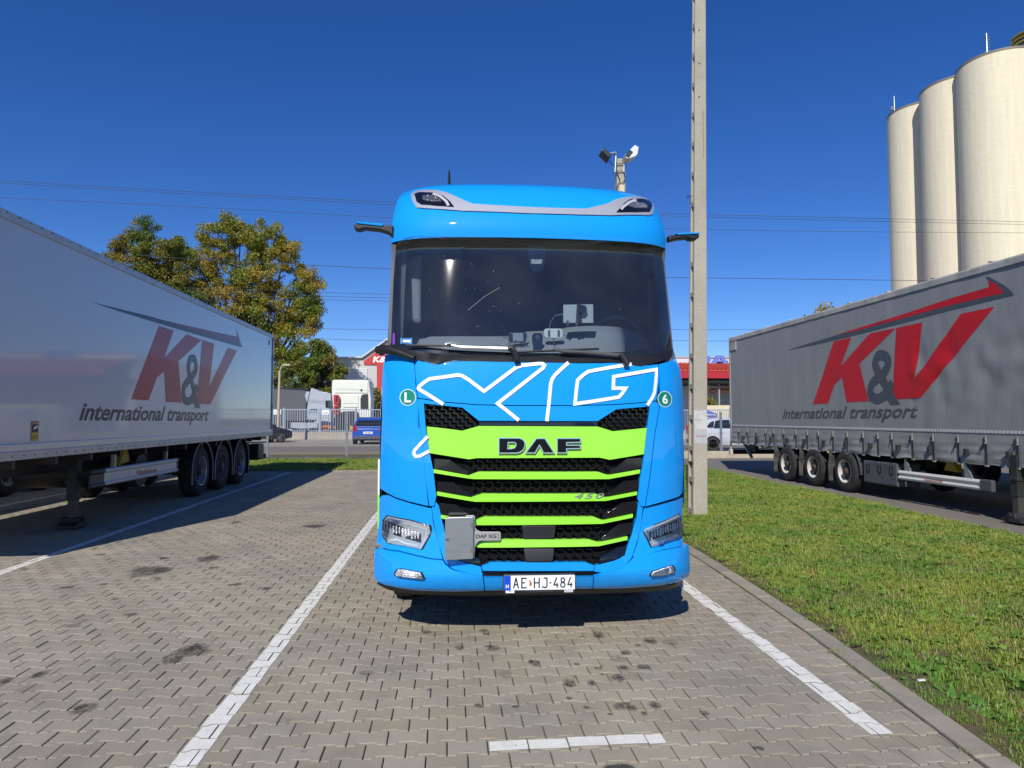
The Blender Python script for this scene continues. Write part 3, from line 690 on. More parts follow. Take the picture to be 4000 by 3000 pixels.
# glossy black end blocks of each grille row
blocks = [[(447, 650), (540, 657), (600, 700), (645, 722), (648, 747), (443, 711)], [(466, 785), (560, 790), (620, 835), (662, 858), (664, 878), (463, 843)],
          [(475, 912), (575, 922), (640, 968), (690, 990), (692, 1013), (487, 981)], [(500, 1040), (590, 1050), (660, 1100), (705, 1125), (705, 1149), (513, 1110)],
          [(545, 1180), (600, 1190), (680, 1225), (715, 1240), (726, 1284), (620, 1260), (560, 1238)]]
for B_ in blocks:
    xz = [hit(x, y, .02) for x, y in T(B_)]
    panel('grille_end_block', None, xz=xz, mat=BLACKG, off=.02, thick=.06); panel('grille_end_block', None, xz=mirror(xz), mat=BLACKG, off=.02, thick=.06)
def inpoly(x, z, P):
    c = False; j = len(P) - 1
    for i in range(len(P)):
        if (P[i][1] > z) != (P[j][1] > z) and x < (P[j][0] - P[i][0]) * (z - P[i][1]) / (P[j][1] - P[i][1]) + P[i][0]: c = not c
        j = i
    return c
def mesh_grille(pts, name='mesh_insert', off=.0, cw=.070, ch=.038, t=.0058, mat=BLACKG):
    P = [hit(x, y, off) for x, y in T(pts)]; m = MB(); xs = [p[0] for p in P]; zs = [p[1] for p in P]
    def seg(a, b):
        mx, mz = (a[0] + b[0]) / 2, (a[1] + b[1]) / 2
        if inpoly(mx, mz, P): m.bar((a[0], S(*a) - off, a[1]), (b[0], S(*b) - off, b[1]), .007, t)
    j0 = int(min(zs) / ch) - 1
    for j in range(j0, int(max(zs) / ch) + 2):
        for i in range(int(min(xs) / cw) - 1, int(max(xs) / cw) + 2):
            cx, cz = (i + (.5 if j % 2 else 0)) * cw, j * ch
            q, w_ = cw * .27, ch * .5 * .0
            # elongated hexagon: top-left, top-right, right
            tl, tr_, rt = (cx - q, cz + ch / 2 * .9), (cx + q, cz + ch / 2 * .9), (cx + cw / 2 * .96, cz)
            seg(tl, tr_); seg(tr_, rt); seg((cx + q, cz - ch / 2 * .9), rt)
            seg((cx + q, cz - ch / 2 * .9), (cx + q, cz - ch / 2 * 1.1)); seg((cx - q, cz - ch / 2 * .9), (cx - q, cz - ch / 2 * 1.1))
            seg((cx + cw / 2 * .96, cz), (cx + cw / 2 * 1.04, cz))
    o = m.build(name, mat, TR, fix=False); o['kind'] = 'stuff'; return o
mesh_grille([(388, 330), (610, 350), (712, 432), (708, 456), (612, 485), (400, 460)], ch=.030, cw=.060, off=.01)
mesh_grille([(1520, 360), (1715, 343), (1700, 468), (1500, 488), (1410, 460), (1410, 434)], ch=.030, cw=.060, off=.01)
for pts in ([(630, 665), (700, 655), (1420, 655), (1480, 668), (1470, 745), (1410, 728), (710, 728), (650, 745), (640, 700)],
            [(650, 800), (700, 782), (1410, 782), (1465, 798), (1455, 878), (1395, 857), (730, 857), (668, 876)],
            [(680, 930), (730, 916), (1400, 916), (1450, 932), (1438, 1012), (1385, 993), (745, 993), (692, 1012)],
            [(705, 1065), (740, 1052), (966, 1050), (970, 1126), (765, 1127), (705, 1148)], [(1162, 1050), (1395, 1050), (1430, 1066), (1415, 1144), (1355, 1127), (1160, 1126)],
            [(725, 1195), (760, 1180), (980, 1180), (985, 1262), (785, 1262), (728, 1280)], [(1152, 1180), (1370, 1180), (1408, 1195), (1398, 1278), (1335, 1262), (1150, 1262)]):
    mesh_grille(pts)
panel('radar_cover', T([(962, 1045), (1165, 1045), (1155, 1115), (1145, 1127), (978, 1127), (970, 1115)]), mat=BLACK, off=.03, thick=.05, bev=.01)
panel('radar_cover', T([(975, 1180), (1152, 1180), (1145, 1250), (1135, 1258), (992, 1258), (985, 1250)]), mat=BLACK, off=.03, thick=.05, bev=.01)

# --- lettering and vinyl on the front
def decal(vs2, fs, fr, mat, name, parent=TR, off=.0205, SF=None, thick=0):
    """vs2 already in (x,z) of the place; laid on the front surface"""
    SF = SF or S; m = MB(); m.add([(x, SF(x, z) - off, z) for x, z in vs2], fs)
    if thick:
        n = len(vs2); m.add([(x, SF(x, z) - off + thick, z) for x, z in vs2], [])
        ed = {}
        for f in fs:
            for a, b in zip(f, f[1:] + f[:1]): ed[(a, b)] = 1
        for (a, b) in list(ed):
            if (b, a) not in ed: m.f.append((a, b, b + n, a + n)); m.m.append(0)
    o = m.build(name, mat, parent, fix=bool(thick)); return o
def stroke(pxs, wd, name, mat, closed=False, off=.0155, sm=0, parent=TR):
    P = [hit(x, y, off) for x, y in T(pxs)]
    if sm: P = [tuple(p) for p in smooth_path(P, sm, closed)]
    # densify so that the band follows the curved panel
    Q = []
    for a, b in zip(P, P[1:] + ([P[0]] if closed else [])):
        k = max(1, int(math.dist(a, b) / .05)); Q += [(a[0] + (b[0] - a[0]) * i / k, a[1] + (b[1] - a[1]) * i / k) for i in range(k)]
    if not closed: Q.append(P[-1])
    v, f = ribbon(Q, wd, closed); return decal(v, f, None, mat, name, parent, off)
SW = .0265
stroke([(500, 330), (450, 299), (400, 267), (362, 245), (352, 236), (358, 226), (385, 203), (418, 181), (500, 170), (585, 158), (610, 162), (650, 186), (740, 254), (840, 180), (930, 113), (965, 101), (1060, 91), (1085, 91), (1096, 100), (1088, 116), (960, 216), (820, 326), (880, 372), (945, 425)], SW, 'vinyl_stripe', WHITEVINYL, off=.0175)
stroke([(1238, 84), (1200, 118), (1160, 156), (1140, 185), (1133, 210), (1122, 330), (1110, 430)], SW, 'vinyl_stripe', WHITEVINYL, off=.0175)
stroke([(1610, 94), (1480, 114), (1355, 137), (1325, 158), (1292, 188), (1286, 230), (1276, 328), (1400, 310), (1535, 288), (1555, 265), (1574, 236), (1502, 236), (1504, 168), (1620, 148), (1756, 125), (1752, 200), (1745, 260), (1733, 290), (1702, 336)], SW, 'vinyl_stripe', WHITEVINYL, off=.0175)
stroke([(408, 520), (360, 570), (330, 603), (326, 622), (336, 637), (360, 636), (418, 606)], SW * .9, 'vinyl_stripe', WHITEVINYL, off=.0355)
def tloops(loops, off): return curve_mesh([[hit(x, y, off) for x, y in T(L)] for L in loops])
LET = {'D': [[(827, 530), (948, 530), (968, 538), (981, 555), (980, 580), (970, 600), (950, 614), (925, 618), (827, 618)], [(882, 555), (918, 555), (928, 562), (926, 578), (918, 588), (900, 592), (880, 592)]],
       'A': [[(985, 617), (1048, 532), (1098, 532), (1153, 617), (1086, 617), (1084, 603), (1066, 572), (1040, 617)]],
       'F': [[(1170, 532), (1308, 532), (1308, 554), (1226, 556), (1226, 572), (1308, 572), (1306, 591), (1226, 592), (1226, 617), (1170, 617)]]}
for k, lp in LET.items():
    v, f = tloops(lp, .03); decal(v, f, None, M('badge_black', (.005, .005, .006), .3, spec=.25), 'badge_letter', off=.036, thick=.016)
    for L in lp:
        P = [hit(x, y, .03) for x, y in T(L)]; rv, rf = ribbon(P, .007, True); decal(rv, rf, None, CHROME, 'badge_letter_edge', off=.0375, thick=.004)
v, f = text_mesh('450', .012, .3, 1.25, fit=(.225, .040)); x0, z0 = hit(*T([(1273, 889)])[0], .04)
decal([(x0 + a, z0 + b) for a, b in v], f, None, M('badge_silver', (.30, .32, .31), .3, metal=.3), 'badge_letter', off=.0385, thick=.003)
BGREEN = M('badge_green', (.0, .22, .15), .4)
for cx, cy, ch, r in ((291, 290, 'L', .0315), (1804, 300, '6', .0305)):
    X, Z = hit(*T([(cx, cy)])[0], .02); n = 28
    c1 = [(X + r * 1.14 * 1.0 * math.cos(a), Z + r * 1.14 * math.sin(a)) for a in np.linspace(0, 6.2832, n, endpoint=False)]
    c1 = [(X + (x - X) * 1.0 * (1.1 if ch == '6' else 1.0), z) for x, z in c1]
    k = 1.08 if ch == '6' else 1.0
    def disc(rr): return [(X + rr * k * math.cos(a), Z + rr * math.sin(a)) for a in np.linspace(0, 6.2832, n, endpoint=False)]
    sc_ = 1.0
    rad = .062 / 1.0
    R0 = rad * 1.0
    d0 = decal(disc(R0), [tuple(range(n))], None, WHITEVINYL, 'round_badge', off=.0315)
    decal(disc(R0 * .92), [tuple(range(n))], None, BGREEN, 'badge_face', d0, off=.0325)
    v, f = text_mesh(ch, .03, 0, 1, fit=(.05, .075)); decal([(X - .025 + a, Z - .0375 + b) for a, b in v], f, None, WHITEVINYL, 'badge_print', d0, off=.0335)

# --- roof visor trim and lamps  (pixels of the windscreen crop)
trim = [(405, 178), (435, 160), (500, 152), (560, 157), (620, 170), (665, 190), (730, 220), (775, 238), (900, 247), (1100, 258), (1300, 265), (1460, 268), (1530, 262), (1580, 240), (1640, 212), (1700, 197), (1760, 194), (1815, 203), (1860, 232), (1868, 270), (1860, 300), (1835, 308), (1600, 308), (1400, 303), (1100, 295), (800, 283), (720, 281), (500, 266), (440, 261), (418, 225)]
panel('visor_trim', V(trim), mat=SILVER, off=.012, thick=.05, step=(.1, .03), smooth=50)
LAMPBK = M('lamp_black', (.006, .006, .008), .15, coat=1)
for lp in ([(427, 178), (455, 168), (540, 172), (600, 190), (640, 222), (667, 257), (560, 250), (470, 243), (440, 225)], [(1855, 222), (1800, 208), (1720, 212), (1690, 232), (1640, 290), (1760, 289), (1840, 287), (1853, 262)]):
    o = panel('roof_lamp', V(lp), mat=LAMPBK, off=.018, thick=.03, step=(.1, .03), smooth=50)
    cx = sum(p[0] for p in lp) / len(lp); cy = sum(p[1] for p in lp) / len(lp)
    P = [hit(x, y, .02) for x, y in V([(cx + dx, cy + dy) for dx, dy in ((-60, -22), (-10, -28), (50, -8), (60, 14), (0, 16), (-56, 4))])]
    panel('reflector', None, xz=P, mat=M('reflector_glassy', (.35, .34, .36), .12, metal=.8, bump=1, bs=45, dist=.05), off=.024, thick=.012, step=None, parent=o)
    side = 1 if cx > 1000 else -1
    L_ = [(cx - side * 100, cy + 22), (cx - side * 90, cy + 8), (cx - side * 50, cy - 22), (cx - side * 10, cy - 36)] if side > 0 else [(cx + 100, cy + 38), (cx + 85, cy + 12), (cx + 50, cy - 18), (cx + 5, cy - 34)]
    P = [hit(x, y, .026) for x, y in V(L_)]; rv, rf = ribbon(P, .022); decal(rv, rf, None, M('light_guide', (.62, .63, .66), .25, metal=.3), 'light_guide', parent=o, off=.026)
# --- windscreen opening: frit frame, pillars, glass
ws = [(322, 480), (345, 458), (385, 440), (430, 433), (700, 437), (1100, 450), (1500, 460), (1800, 470), (1870, 480), (1905, 500), (1925, 530), (1940, 620), (1955, 800), (1975, 1000), (1985, 1120), (1930, 1140), (1700, 1165), (1400, 1172), (1100, 1170), (800, 1160), (600, 1150), (430, 1130), (330, 1110), (290, 1095), (297, 900), (305, 700), (315, 560)]
GLASSW = glass('windscreen_glass', (.74, .80, .86), .035, streak=True)
wsz = [hit(x, y, .004) for x, y in V(ws)]
gl_ = panel('windscreen', None, xz=wsz, mat=GLASSW, off=.004, thick=0, step=(.1, .08), bev=0, smooth=80)
def ringpanel(name, outer, inner, mat, off=.006):
    n = len(outer)
    v = []; 
    cl_ = lambda x, z: min(max(x, XC - prof(z)[1] + .001), XC + prof(z)[1] - .001)
    for P in (outer, inner): v += [(cl_(x, z), S(cl_(x, z), z) - off, z) for x, z in P]
    m = MB(); m.add(v, [(i, (i + 1) % n, n + (i + 1) % n, n + i) for i in range(n)]); return m.build(name, mat, TR, smooth=60)
den = []
for a, b in zip(wsz, wsz[1:] + wsz[:1]):
    k = max(1, int(math.dist(a, b) / .06)); den += [(a[0] + (b[0] - a[0]) * i / k, a[1] + (b[1] - a[1]) * i / k) for i in range(k)]
cz_ = 2.58
def shrink(p):
    dx = .028 if abs(p[0] - XC) > .6 else .0; x = p[0] - math.copysign(dx, p[0] - XC) * min(1, max(0, (abs(p[0] - XC) - .5) / .4)); z = p[1] - (.035 if p[1] > 2.9 else (-.05 if p[1] < 2.22 else 0)) * 1.0
    return (x, z)
ringpanel('windscreen_frame', [(XC + (x - XC) * 1.004, z + (.004 if z > cz_ else -.004)) for x, z in den], [shrink(p) for p in den], M('frit_black', (.008, .009, .011), .25), off=-.004)
# A pillars (inner dark trim) close the gap between glass and door
for s_ in (-1, 1):
    m = MB(); v = []; 
    for z in (2.08, 2.2, 2.4, 2.6, 2.8, 2.95, 3.05):
        hw = prof(z)[1]; xe = XC + s_ * hw
        v += [(XC + s_ * (hw - .12), S(XC + s_ * (hw - .12), z) + .04, z), (XC + s_ * (hw - .04), S(XC + s_ * (hw - .04), z) + .02, z), (XC + s_ * (hw + .004), S(xe, z) - .01, z), (XC + s_ * (hw + .012), S(xe, z) + .09, z)]
    m.add(v, [(4 * j + i, 4 * j + i + 1, 4 * j + i + 5, 4 * j + i + 4) for j in range(6) for i in range(3)]); m.build('pillar', M('pillar_grey', (.10, .11, .12), .6), TR, smooth=60)
# side windows
for s_ in (-1, 1):
    m = MB(); m.add([(XC + s_ * 1.155, 5.70, 2.22), (XC + s_ * 1.16, 6.38, 2.22), (XC + s_ * 1.135, 6.38, 2.95), (XC + s_ * 1.13, 5.70, 2.95)], [(0, 1, 2, 3)]); m.build('side_window', GLASSW, TR)
# cowl below the screen
panel('cowl', V([(285, 1078), (340, 1100), (430, 1122), (600, 1142), (800, 1152), (1100, 1162), (1400, 1164), (1700, 1157), (1930, 1132), (1985, 1110), (1998, 1145), (1940, 1175), (1850, 1200), (1790, 1215), (1760, 1213), (1700, 1198), (1560, 1190), (1380, 1195), (950, 1188), (720, 1183), (640, 1185), (600, 1192), (550, 1204), (470, 1184), (430, 1175), (340, 1150), (270, 1125)]), mat=BLACK, off=.014, thick=.05)
# wipers
def on(px, py, off): x, z = hit(px, py, off); return (x, S(x, z) - off, z)
def vp(pts, off): return [on(x, y, off) for x, y in V(pts)]
for bl, arm, hinge in (([(378, 1090), (640, 1090), (990, 1100)], [(650, 1088), (700, 1100), (860, 1106), (990, 1110)], [(985, 1108), (1012, 1108), (1030, 1135), (1048, 1190)]),
                ([(1038, 1130), (1280, 1120), (1535, 1110)], [(1258, 1112), (1320, 1126), (1420, 1130), (1650, 1150)], [(1640, 1148), (1672, 1152), (1690, 1175), (1705, 1205)])):
    w_ = thing('wiper', None, None) if False else None
    m = MB(); m.tube(vp(bl, .05), .0085, 8); m.bar(*(lambda p: (p[0], p[1]))(vp([(bl[1][0] - 18, bl[1][1] - 2), (bl[1][0] + 22, bl[1][1] - 2)], .058)), .02, .022)
    wo_ = m.build('wiper_blade', BLACK, TR, smooth=40)
    m = MB(); m.tube(vp(arm, .064), [.008, .013, .015, .017], 8); ar = m.build('wiper_arm', SILVER if bl[0][0] < 500 else GREYP, TR, smooth=40)
    m = MB(); m.tube(vp(hinge, .06), [.02, .026, .024, .022], 8); m.build('wiper_hinge', BLACK, TR, smooth=40)
# kerb camera arm, low on the left corner of the cab
m = MB(); a = [onY(x, y, yy) for (x, y), yy in zip(V([(205, 1118), (240, 1112), (290, 1118), (350, 1138), (430, 1168)]), (5.42, 5.38, 5.33, 5.28, 5.22))]
m.tube(a, [.03, .038, .036, .03, .022], 10); m.tube([onY(*V([(232, 1118)])[0], 5.40), onY(*V([(232, 1142)])[0], 5.42)], [.03, .022], 10)
fl(m.build('front_camera_arm', BLACK, TR, smooth=60), 'black arm of the kerb camera on the lower left corner of the windscreen')
# digital mirror wings
for pts, Y, top_ in (([(65, 368), (84, 358), (240, 368), (304, 372), (302, 442), (272, 416), (220, 400), (130, 391), (98, 401), (70, 396)], 5.62, [(78, 362), (86, 353), (245, 364), (238, 380)]),
                     ([(1953, 428), (2008, 432), (2012, 430), (2130, 422), (2138, 440), (2116, 457), (2080, 456), (2068, 447), (2010, 452), (1954, 466)], 5.62, [(1992, 422), (2006, 431), (2134, 425), (2134, 414)])):
    m = MB(); m.prism([(onY(x, y, Y)[0], onY(x, y, Y)[2]) for x, y in V(pts)], Y - .02, Y + .07); mw = m.build('mirror_camera_arm', BLACK, TR, bevel=.012)
    m = MB(); m.prism([(onY(x, y, Y)[0], onY(x, y, Y)[2]) for x, y in V(top_)], Y - .03, Y + .08); m.build('arm_cover', BLUE, mw, bevel=.006)
m = MB(); p = hit(*V([(637, 120)])[0], 0); pp = onY(*V([(637, 126)])[0], 6.2); q = onY(*V([(637, 40)])[0], 6.2); m.tube([(pp[0], 6.2, pp[2] - .08), (pp[0], 6.2, pp[2] + .03), tuple(q)], [.016, .014, .009], 6); m.build('roof_aerial', BLACK, TR)

# --- headlamps
LENS = glass('lamp_lens', (.93, .94, .95), .02)
HB = M('lamp_bezel', (.62, .64, .66), .25, metal=.5); HR = M('lamp_reflector', (.88, .89, .9), .2, metal=.5, bump=1.0, bs=30, dist=.03)
def headlamp(outl, mir=False):
    xz = [hit(x, y, .0) for x, y in T(outl)]
    if mir: xz = mirror(xz)
    cx = sum(p[0] for p in xz) / len(xz); cz = sum(p[1] for p in xz) / len(xz)
    sc = lambda k, dz=0: [(cx + (x - cx) * k, cz + (z - cz) * k + dz) for x, z in xz]
    o = panel('headlamp', None, xz=sc(1.03), mat=BLACKG, off=.010, thick=.02)
    panel('bezel', None, xz=sc(.96), mat=HB, off=.016, thick=.02, parent=o, bev=.006)
    panel('chamber', None, xz=sc(.80, .0), mat=M('lamp_inner', (.50, .52, .56), .25, metal=.4), off=.019, thick=.01, parent=o, bev=0)
    # row of lens ribs in a dark slot
    s_ = -1 if cx < XC else 1
    lz = lambda x: cz + .018 + s_ * (x - cx) * .22
    panel('lamp_slot', None, xz=[(cx - .15, lz(cx - .15) - .042), (cx + .15, lz(cx + .15) - .042), (cx + .15, lz(cx + .15) + .036), (cx - .15, lz(cx - .15) + .036)], mat=M('slot_dark', (.02, .02, .025), .3), off=.0215, thick=.006, parent=o, bev=0)
    m = MB(); 
    for k in range(12):
        x = cx - .13 + k * .0235; z = lz(x); y = S(x, z) - .026
        m.box(x - .0065, x + .0065, y, y + .02, z - .033 + .006 * (k % 3), z + .030 - .005 * (k % 2))
    m.build('lens_ribs', HR, o, bevel=.003)
    P = [(x, z) for x, z in sc(.86)]
    top_e = [p for p in P if p[1] > cz + .01]; top_e.sort()
    if len(top_e) > 1:
        rv, rf = ribbon([(x, z - .012) for x, z in top_e], .016); decal(rv, rf, None, M('drl_strip', (.80, .82, .85), .15, metal=.5), 'running_light', parent=o, off=.025)
    low = sorted([p for p in P if p[1] < cz - .01])
    if len(low) > 1:
        rv, rf = ribbon([(x, z + .012) for x, z in low], .014); decal(rv, rf, None, M('drl_strip', (.80, .82, .85), .15, metal=.5), 'running_light', parent=o, off=.025)
    panel('lens', None, xz=sc(.985), mat=LENS, off=.034, thick=0, parent=o, bev=0)
headlamp([(170, 985), (300, 1010), (425, 1045), (432, 1085), (375, 1185), (275, 1165), (225, 1140), (172, 1148), (148, 1115), (135, 1080), (150, 1010)])
headlamp([(1681, 1062), (1760, 1032), (1860, 988), (1888, 974), (1898, 1000), (1908, 1050), (1908, 1098), (1885, 1112), (1800, 1140), (1790, 1152), (1722, 1172), (1702, 1130), (1676, 1080)])
for fo in ([(215, 1325), (232, 1302), (262, 1298), (368, 1318), (388, 1358), (300, 1350), (222, 1340)], [(1718, 1332), (1732, 1312), (1800, 1290), (1845, 1277), (1860, 1300), (1858, 1318), (1790, 1336), (1720, 1341)]):
    xz = [hit(x, y, .02, SB) for x, y in T(fo)]; cx = sum(p[0] for p in xz) / len(xz); cz = sum(p[1] for p in xz) / len(xz); k = 1.1
    sc = lambda k: [(cx + (x - cx) * k, cz + (z - cz) * k) for x, z in xz]
    o = panel('fog_lamp', None, xz=sc(1.1), mat=BLACKG, SF=SB, off=.035, thick=.02)
    panel('reflector', None, xz=sc(.96), mat=HR, SF=SB, off=.041, thick=.01, parent=o)
    s_ = -1 if cx < XC else 1; X = cx + s_ * .045; m = MB(); m.lathe([(.0, -.004), (.017, -.004), (.022, 0), (.022, .01)], 16, 'Y', (X, SB(X, cz) - .046, cz + .004)); m.build('bulb_holder', M('lamp_inner', (.50, .52, .56), .25, metal=.4), o)
    panel('lens', None, xz=sc(1.0), mat=LENS, SF=SB, off=.050, thick=0, parent=o, bev=0)

# --- number plate
def pl_pt(u, v): # plate coordinates in crop of 1900,2200 scale 4.9156
    return crop(1900, 2200, 2212 / 450, [(u, v)])[0]
YP = float(SB(XC - .05, .44)) - .055
def pl(pts, y=YP): return [(onY(*pl_pt(u, v), y)[0], onY(*pl_pt(u, v), y)[2]) for u, v in pts]
m = MB(); m.prism(pl([(325, 225), (345, 212), (1685, 192), (1705, 205), (1708, 545), (1690, 560), (345, 575), (325, 560)]), YP, YP + .03); pf = m.build('plate_frame', BLACK, TR, bevel=.004)
m = MB(); m.prism(pl([(337, 240), (1690, 221), (1697, 228), (1697, 490), (1688, 500), (345, 518), (336, 508)]), YP - .004, YP); m.build('number_plate', M('plate_white', (.80, .81, .82), .3), pf)
m = MB(); m.prism(pl([(338, 241), (466, 240), (466, 515), (346, 517), (337, 508)]), YP - .0052, YP - .004); m.build('plate_band', M('plate_blue', (.0, .055, .55), .3), pf)
INK = M('plate_ink', (.015, .013, .018), .4)
def ink(loops_strokes, wd=24, mat=INK, yo=.0058, nm='plate_character'):
    m = MB()
    for st in loops_strokes:
        P = pl(st, YP); k = math.dist(*pl([(0, 300), (wd, 300)])); v, f = ribbon(P, k); m.add([(x, YP - yo, z) for x, z in v], f)
        for e in (P[0], P[-1]):
            n = 10; m.add([(e[0] + k / 2 * math.cos(a), YP - yo - .0001, e[1] + k / 2 * math.sin(a)) for a in np.linspace(0, 6.283, n, endpoint=False)], [tuple(range(n))])
    return m.build(nm, mat, pf, fix=False)
arc = lambda cx, cy, rx, ry, a0, a1, n=8: [(cx + rx * math.cos(R_(a)), cy + ry * math.sin(R_(a))) for a in np.linspace(a0, a1, n)]
ink([[(523, 472), (566, 288), (570, 288), (612, 472)], [(540, 410), (600, 410)]])
ink([[(763, 288), (678, 288), (678, 468), (763, 468)], [(680, 372), (728, 372)]])
ink([[(918, 284), (920, 468)], [(1012, 284), (1010, 466)], [(920, 372), (1010, 372)]])
ink([[(1108, 282), (1160, 282), (1160, 425)] + arc(1116, 425, 44, 40, 0, 160)])
ink([[(1215, 372), (1235, 372)]])
ink([[(1345, 276), (1295, 412), (1372, 412)], [(1355, 380), (1355, 458)]])
ink([arc(1465, 318, 34, 42, 0, 360, 18), arc(1465, 410, 40, 46, 0, 360, 18)])
ink([[(1612, 270), (1562, 406), (1640, 406)], [(1623, 375), (1623, 452)]])
for k in range(12):
    a = R_(k * 30); u, v = 397 + 40 * math.cos(a), 325 + 44 * math.sin(a); q = pl([(u, v)])[0]; mm = MB() if k == 0 else mm
    mm.add([(q[0] + .0018 * math.cos(t), YP - .0056, q[1] + .0018 * math.sin(t)) for t in np.linspace(0, 6.28, 5, endpoint=False)], [tuple(range(5))])
mm.build('plate_stars', M('star_pale', (.12, .25, .6), .5), pf, fix=False)
v, f = text_mesh('H', .03, fit=(1, 1)); P0, P1 = pl([(370, 480), (428, 405)])
m = MB(); m.add([(P0[0] + a * (P1[0] - P0[0]), YP - .0056, P0[1] + b * (P1[1] - P0[1])) for a, b in v], f); m.build('plate_letter', WHITEVINYL, pf, fix=False)
RED = M('red_print', (.45, .02, .02), .4)
for pts, mt in (([(812, 360), (838, 352), (866, 360), (872, 400), (858, 430), (842, 438), (820, 428), (808, 400)], M('arms_gold', (.45, .28, .06), .4)), ([(825, 335), (838, 302), (850, 335), (866, 350), (812, 350)], M('arms_gold', (.45, .28, .06), .4)),
                ([(815, 368), (838, 362), (838, 428), (820, 420), (812, 398)], WHITEVINYL), ([(815, 378), (838, 376), (838, 384), (814, 386)], RED), ([(813, 396), (838, 396), (838, 404), (815, 404)], RED), ([(817, 412), (838, 414), (838, 422), (823, 420)], RED), ([(840, 365), (864, 368), (864, 400), (852, 422), (840, 430)], RED)):
    m = MB(); q = pl(pts); yo = .0056 + .0002 * (1 + (mt is WHITEVINYL)) + (.0006 if mt is RED else 0); m.add([(x, YP - yo, z) for x, z in q], [tuple(range(len(q)))]); m.build('plate_crest', mt, pf, fix=False)
for pts in ([(370, 524), (537, 522), (537, 572), (370, 574)], [(1497, 508), (1658, 505), (1660, 553), (1497, 556)]):
    m = MB(); q = pl(pts); m.add([(x, YP - .001, z) for x, z in q], [(0, 1, 2, 3)]); m.build('frame_sticker', WHITEVINYL, pf, fix=False)
def pltext(s, x0, y0, x1, y1, mat, yo=.0012, bold=.01, sh=0):
    v, f = text_mesh(s, bold, sh, fit=(1, 1)); P0, P1 = pl([(x0, y0), (x1, y1)]); m = MB()
    m.add([(P0[0] + a * (P1[0] - P0[0]), YP - yo, P0[1] + b * (P1[1] - P0[1])) for a, b in v], f); return m.build('frame_print', mat, pf, fix=False)
pltext('HUNGAROTRUCK.HU', 765, 560, 1270, 528, GREYP); pltext('HT', 405, 555, 495, 530, M('plate_blue', (.0, .055, .55), .3), .0016, .03, .3)
pltext('DAF', 1508, 528, 1648, 508, M('plate_blue', (.0, .055, .55), .3), .0016, .02); pltext('_', 1508, 546, 1648, 536, RED, .0016)

# --- aluminium document box bracket in front of the grille
K = lambda pts: crop(1500, 1900, 2212 / 600, pts)
YB = float(S(XC - .5, .8)) - .09
def kb(pts, y=YB): return [(onY(x, y_, y)[0], onY(x, y_, y)[2]) for x, y_ in K(pts)]
m = MB(); m.prism(kb([(1290, 420), (1310, 432), (1315, 590), (1340, 630), (1385, 652), (1420, 657), (1665, 657), (1682, 668), (1685, 770), (1670, 785), (1420, 785), (1370, 795), (1330, 830), (1312, 870), (1308, 1020), (1290, 1040), (1180, 1042), (1180, 422)]), YB + .012, YB + .016)
bk = m.build('holder_bracket', M('bracket_steel', (.52, .50, .48), .38, metal=.5, var=.05), TR, bevel=.0015)
m = MB(); m.prism(kb([(905, 442), (1286, 430), (1284, 1035), (900, 1055), (880, 1040), (876, 900), (882, 460)]), YB - .025, YB + .035); bx = m.build('document_box', ALU, TR, bevel=.004)
fl(bx, 'grey aluminium box with a round lock fixed in front of the grille')
for y0 in (515, 885):
    m = MB(); m.prism(kb([(1246, y0), (1290, y0), (1290, y0 + 62), (1246, y0 + 62)]), YB - .029, YB - .025); m.build('hinge', M('hinge_steel', (.35, .34, .32), .35, metal=.8), bx)
q = kb([(910, 745)])[0]; m = MB(); m.lathe([(0, -.012), (.008, -.012), (.009, -.004), (.013, -.003), (.013, 0)], 16, 'Y', (q[0], YB - .026, q[1])); m.build('lock', CHROME, bx, smooth=40)
def ktext(s, x0, y0, x1, y1, bold=.02, mat=BLACKM):
    v, f = text_mesh(s, bold, fit=(1, 1)); P0, P1 = kb([(x0, y0), (x1, y1)]); m = MB()
    m.add([(P0[0] + a * (P1[0] - P0[0]), YB + .0112, P0[1] + b * (P1[1] - P0[1])) for a, b in v], f); m.build('bracket_lettering', mat, bk, fix=False)
ktext('DAF XG', 1328, 752, 1620, 692, .025)
for i, c_ in enumerate('HT+G'): ktext(c_, 1638, 700 + i * 22, 1660, 684 + i * 22, .0)

# --- cab interior seen through the screen
DASH = M('dash_grey', (.27, .29, .30), .75, bump=.2, bs=200, dist=.002); DARKIN = M('cab_dark', (.035, .045, .065), .85)
m = MB(); m.box(XC - 1.08, XC + 1.08, 6.9, 6.95, 1.5, 3.3); m.box(XC - 1.1, XC - 1.07, 6.4, 6.95, 1.5, 3.3); m.box(XC + 1.07, XC + 1.1, 6.4, 6.95, 1.5, 3.3); m.box(XC - 1.08, XC + 1.08, 5.7, 6.95, 3.22, 3.25); m.box(XC - 1.08, XC + 1.08, 6.0, 6.95, 1.5, 1.55)
m.build('cab_lining', DARKIN, TR)
for s_ in (-1, 1):
    m = MB(); x0 = XC + s_ * 1.09; m.prism([(5.5, 1.5), (6.5, 1.5), (6.5, 2.22), (5.75, 2.22), (5.6, 2.16)], x0 - .02, x0 + .02, 'X'); m.build('door_trim', M('door_grey', (.06, .065, .07), .7), TR)
def SD(x, z): return 5.62 + .12 * abs(x - XC) ** 2     # face of the dashboard binnacle
m = MB(); v = []; xs = np.linspace(XC - 1.06, XC + 1.06, 25)
def dz(x):   # height of the dash top: raised instrument hood in front of the driver (right side of the picture)
    return 2.335 + .105 * math.exp(-((x - (XC + .66)) / .34) ** 4) + .05 * math.exp(-((x - (XC + .15)) / .25) ** 4)
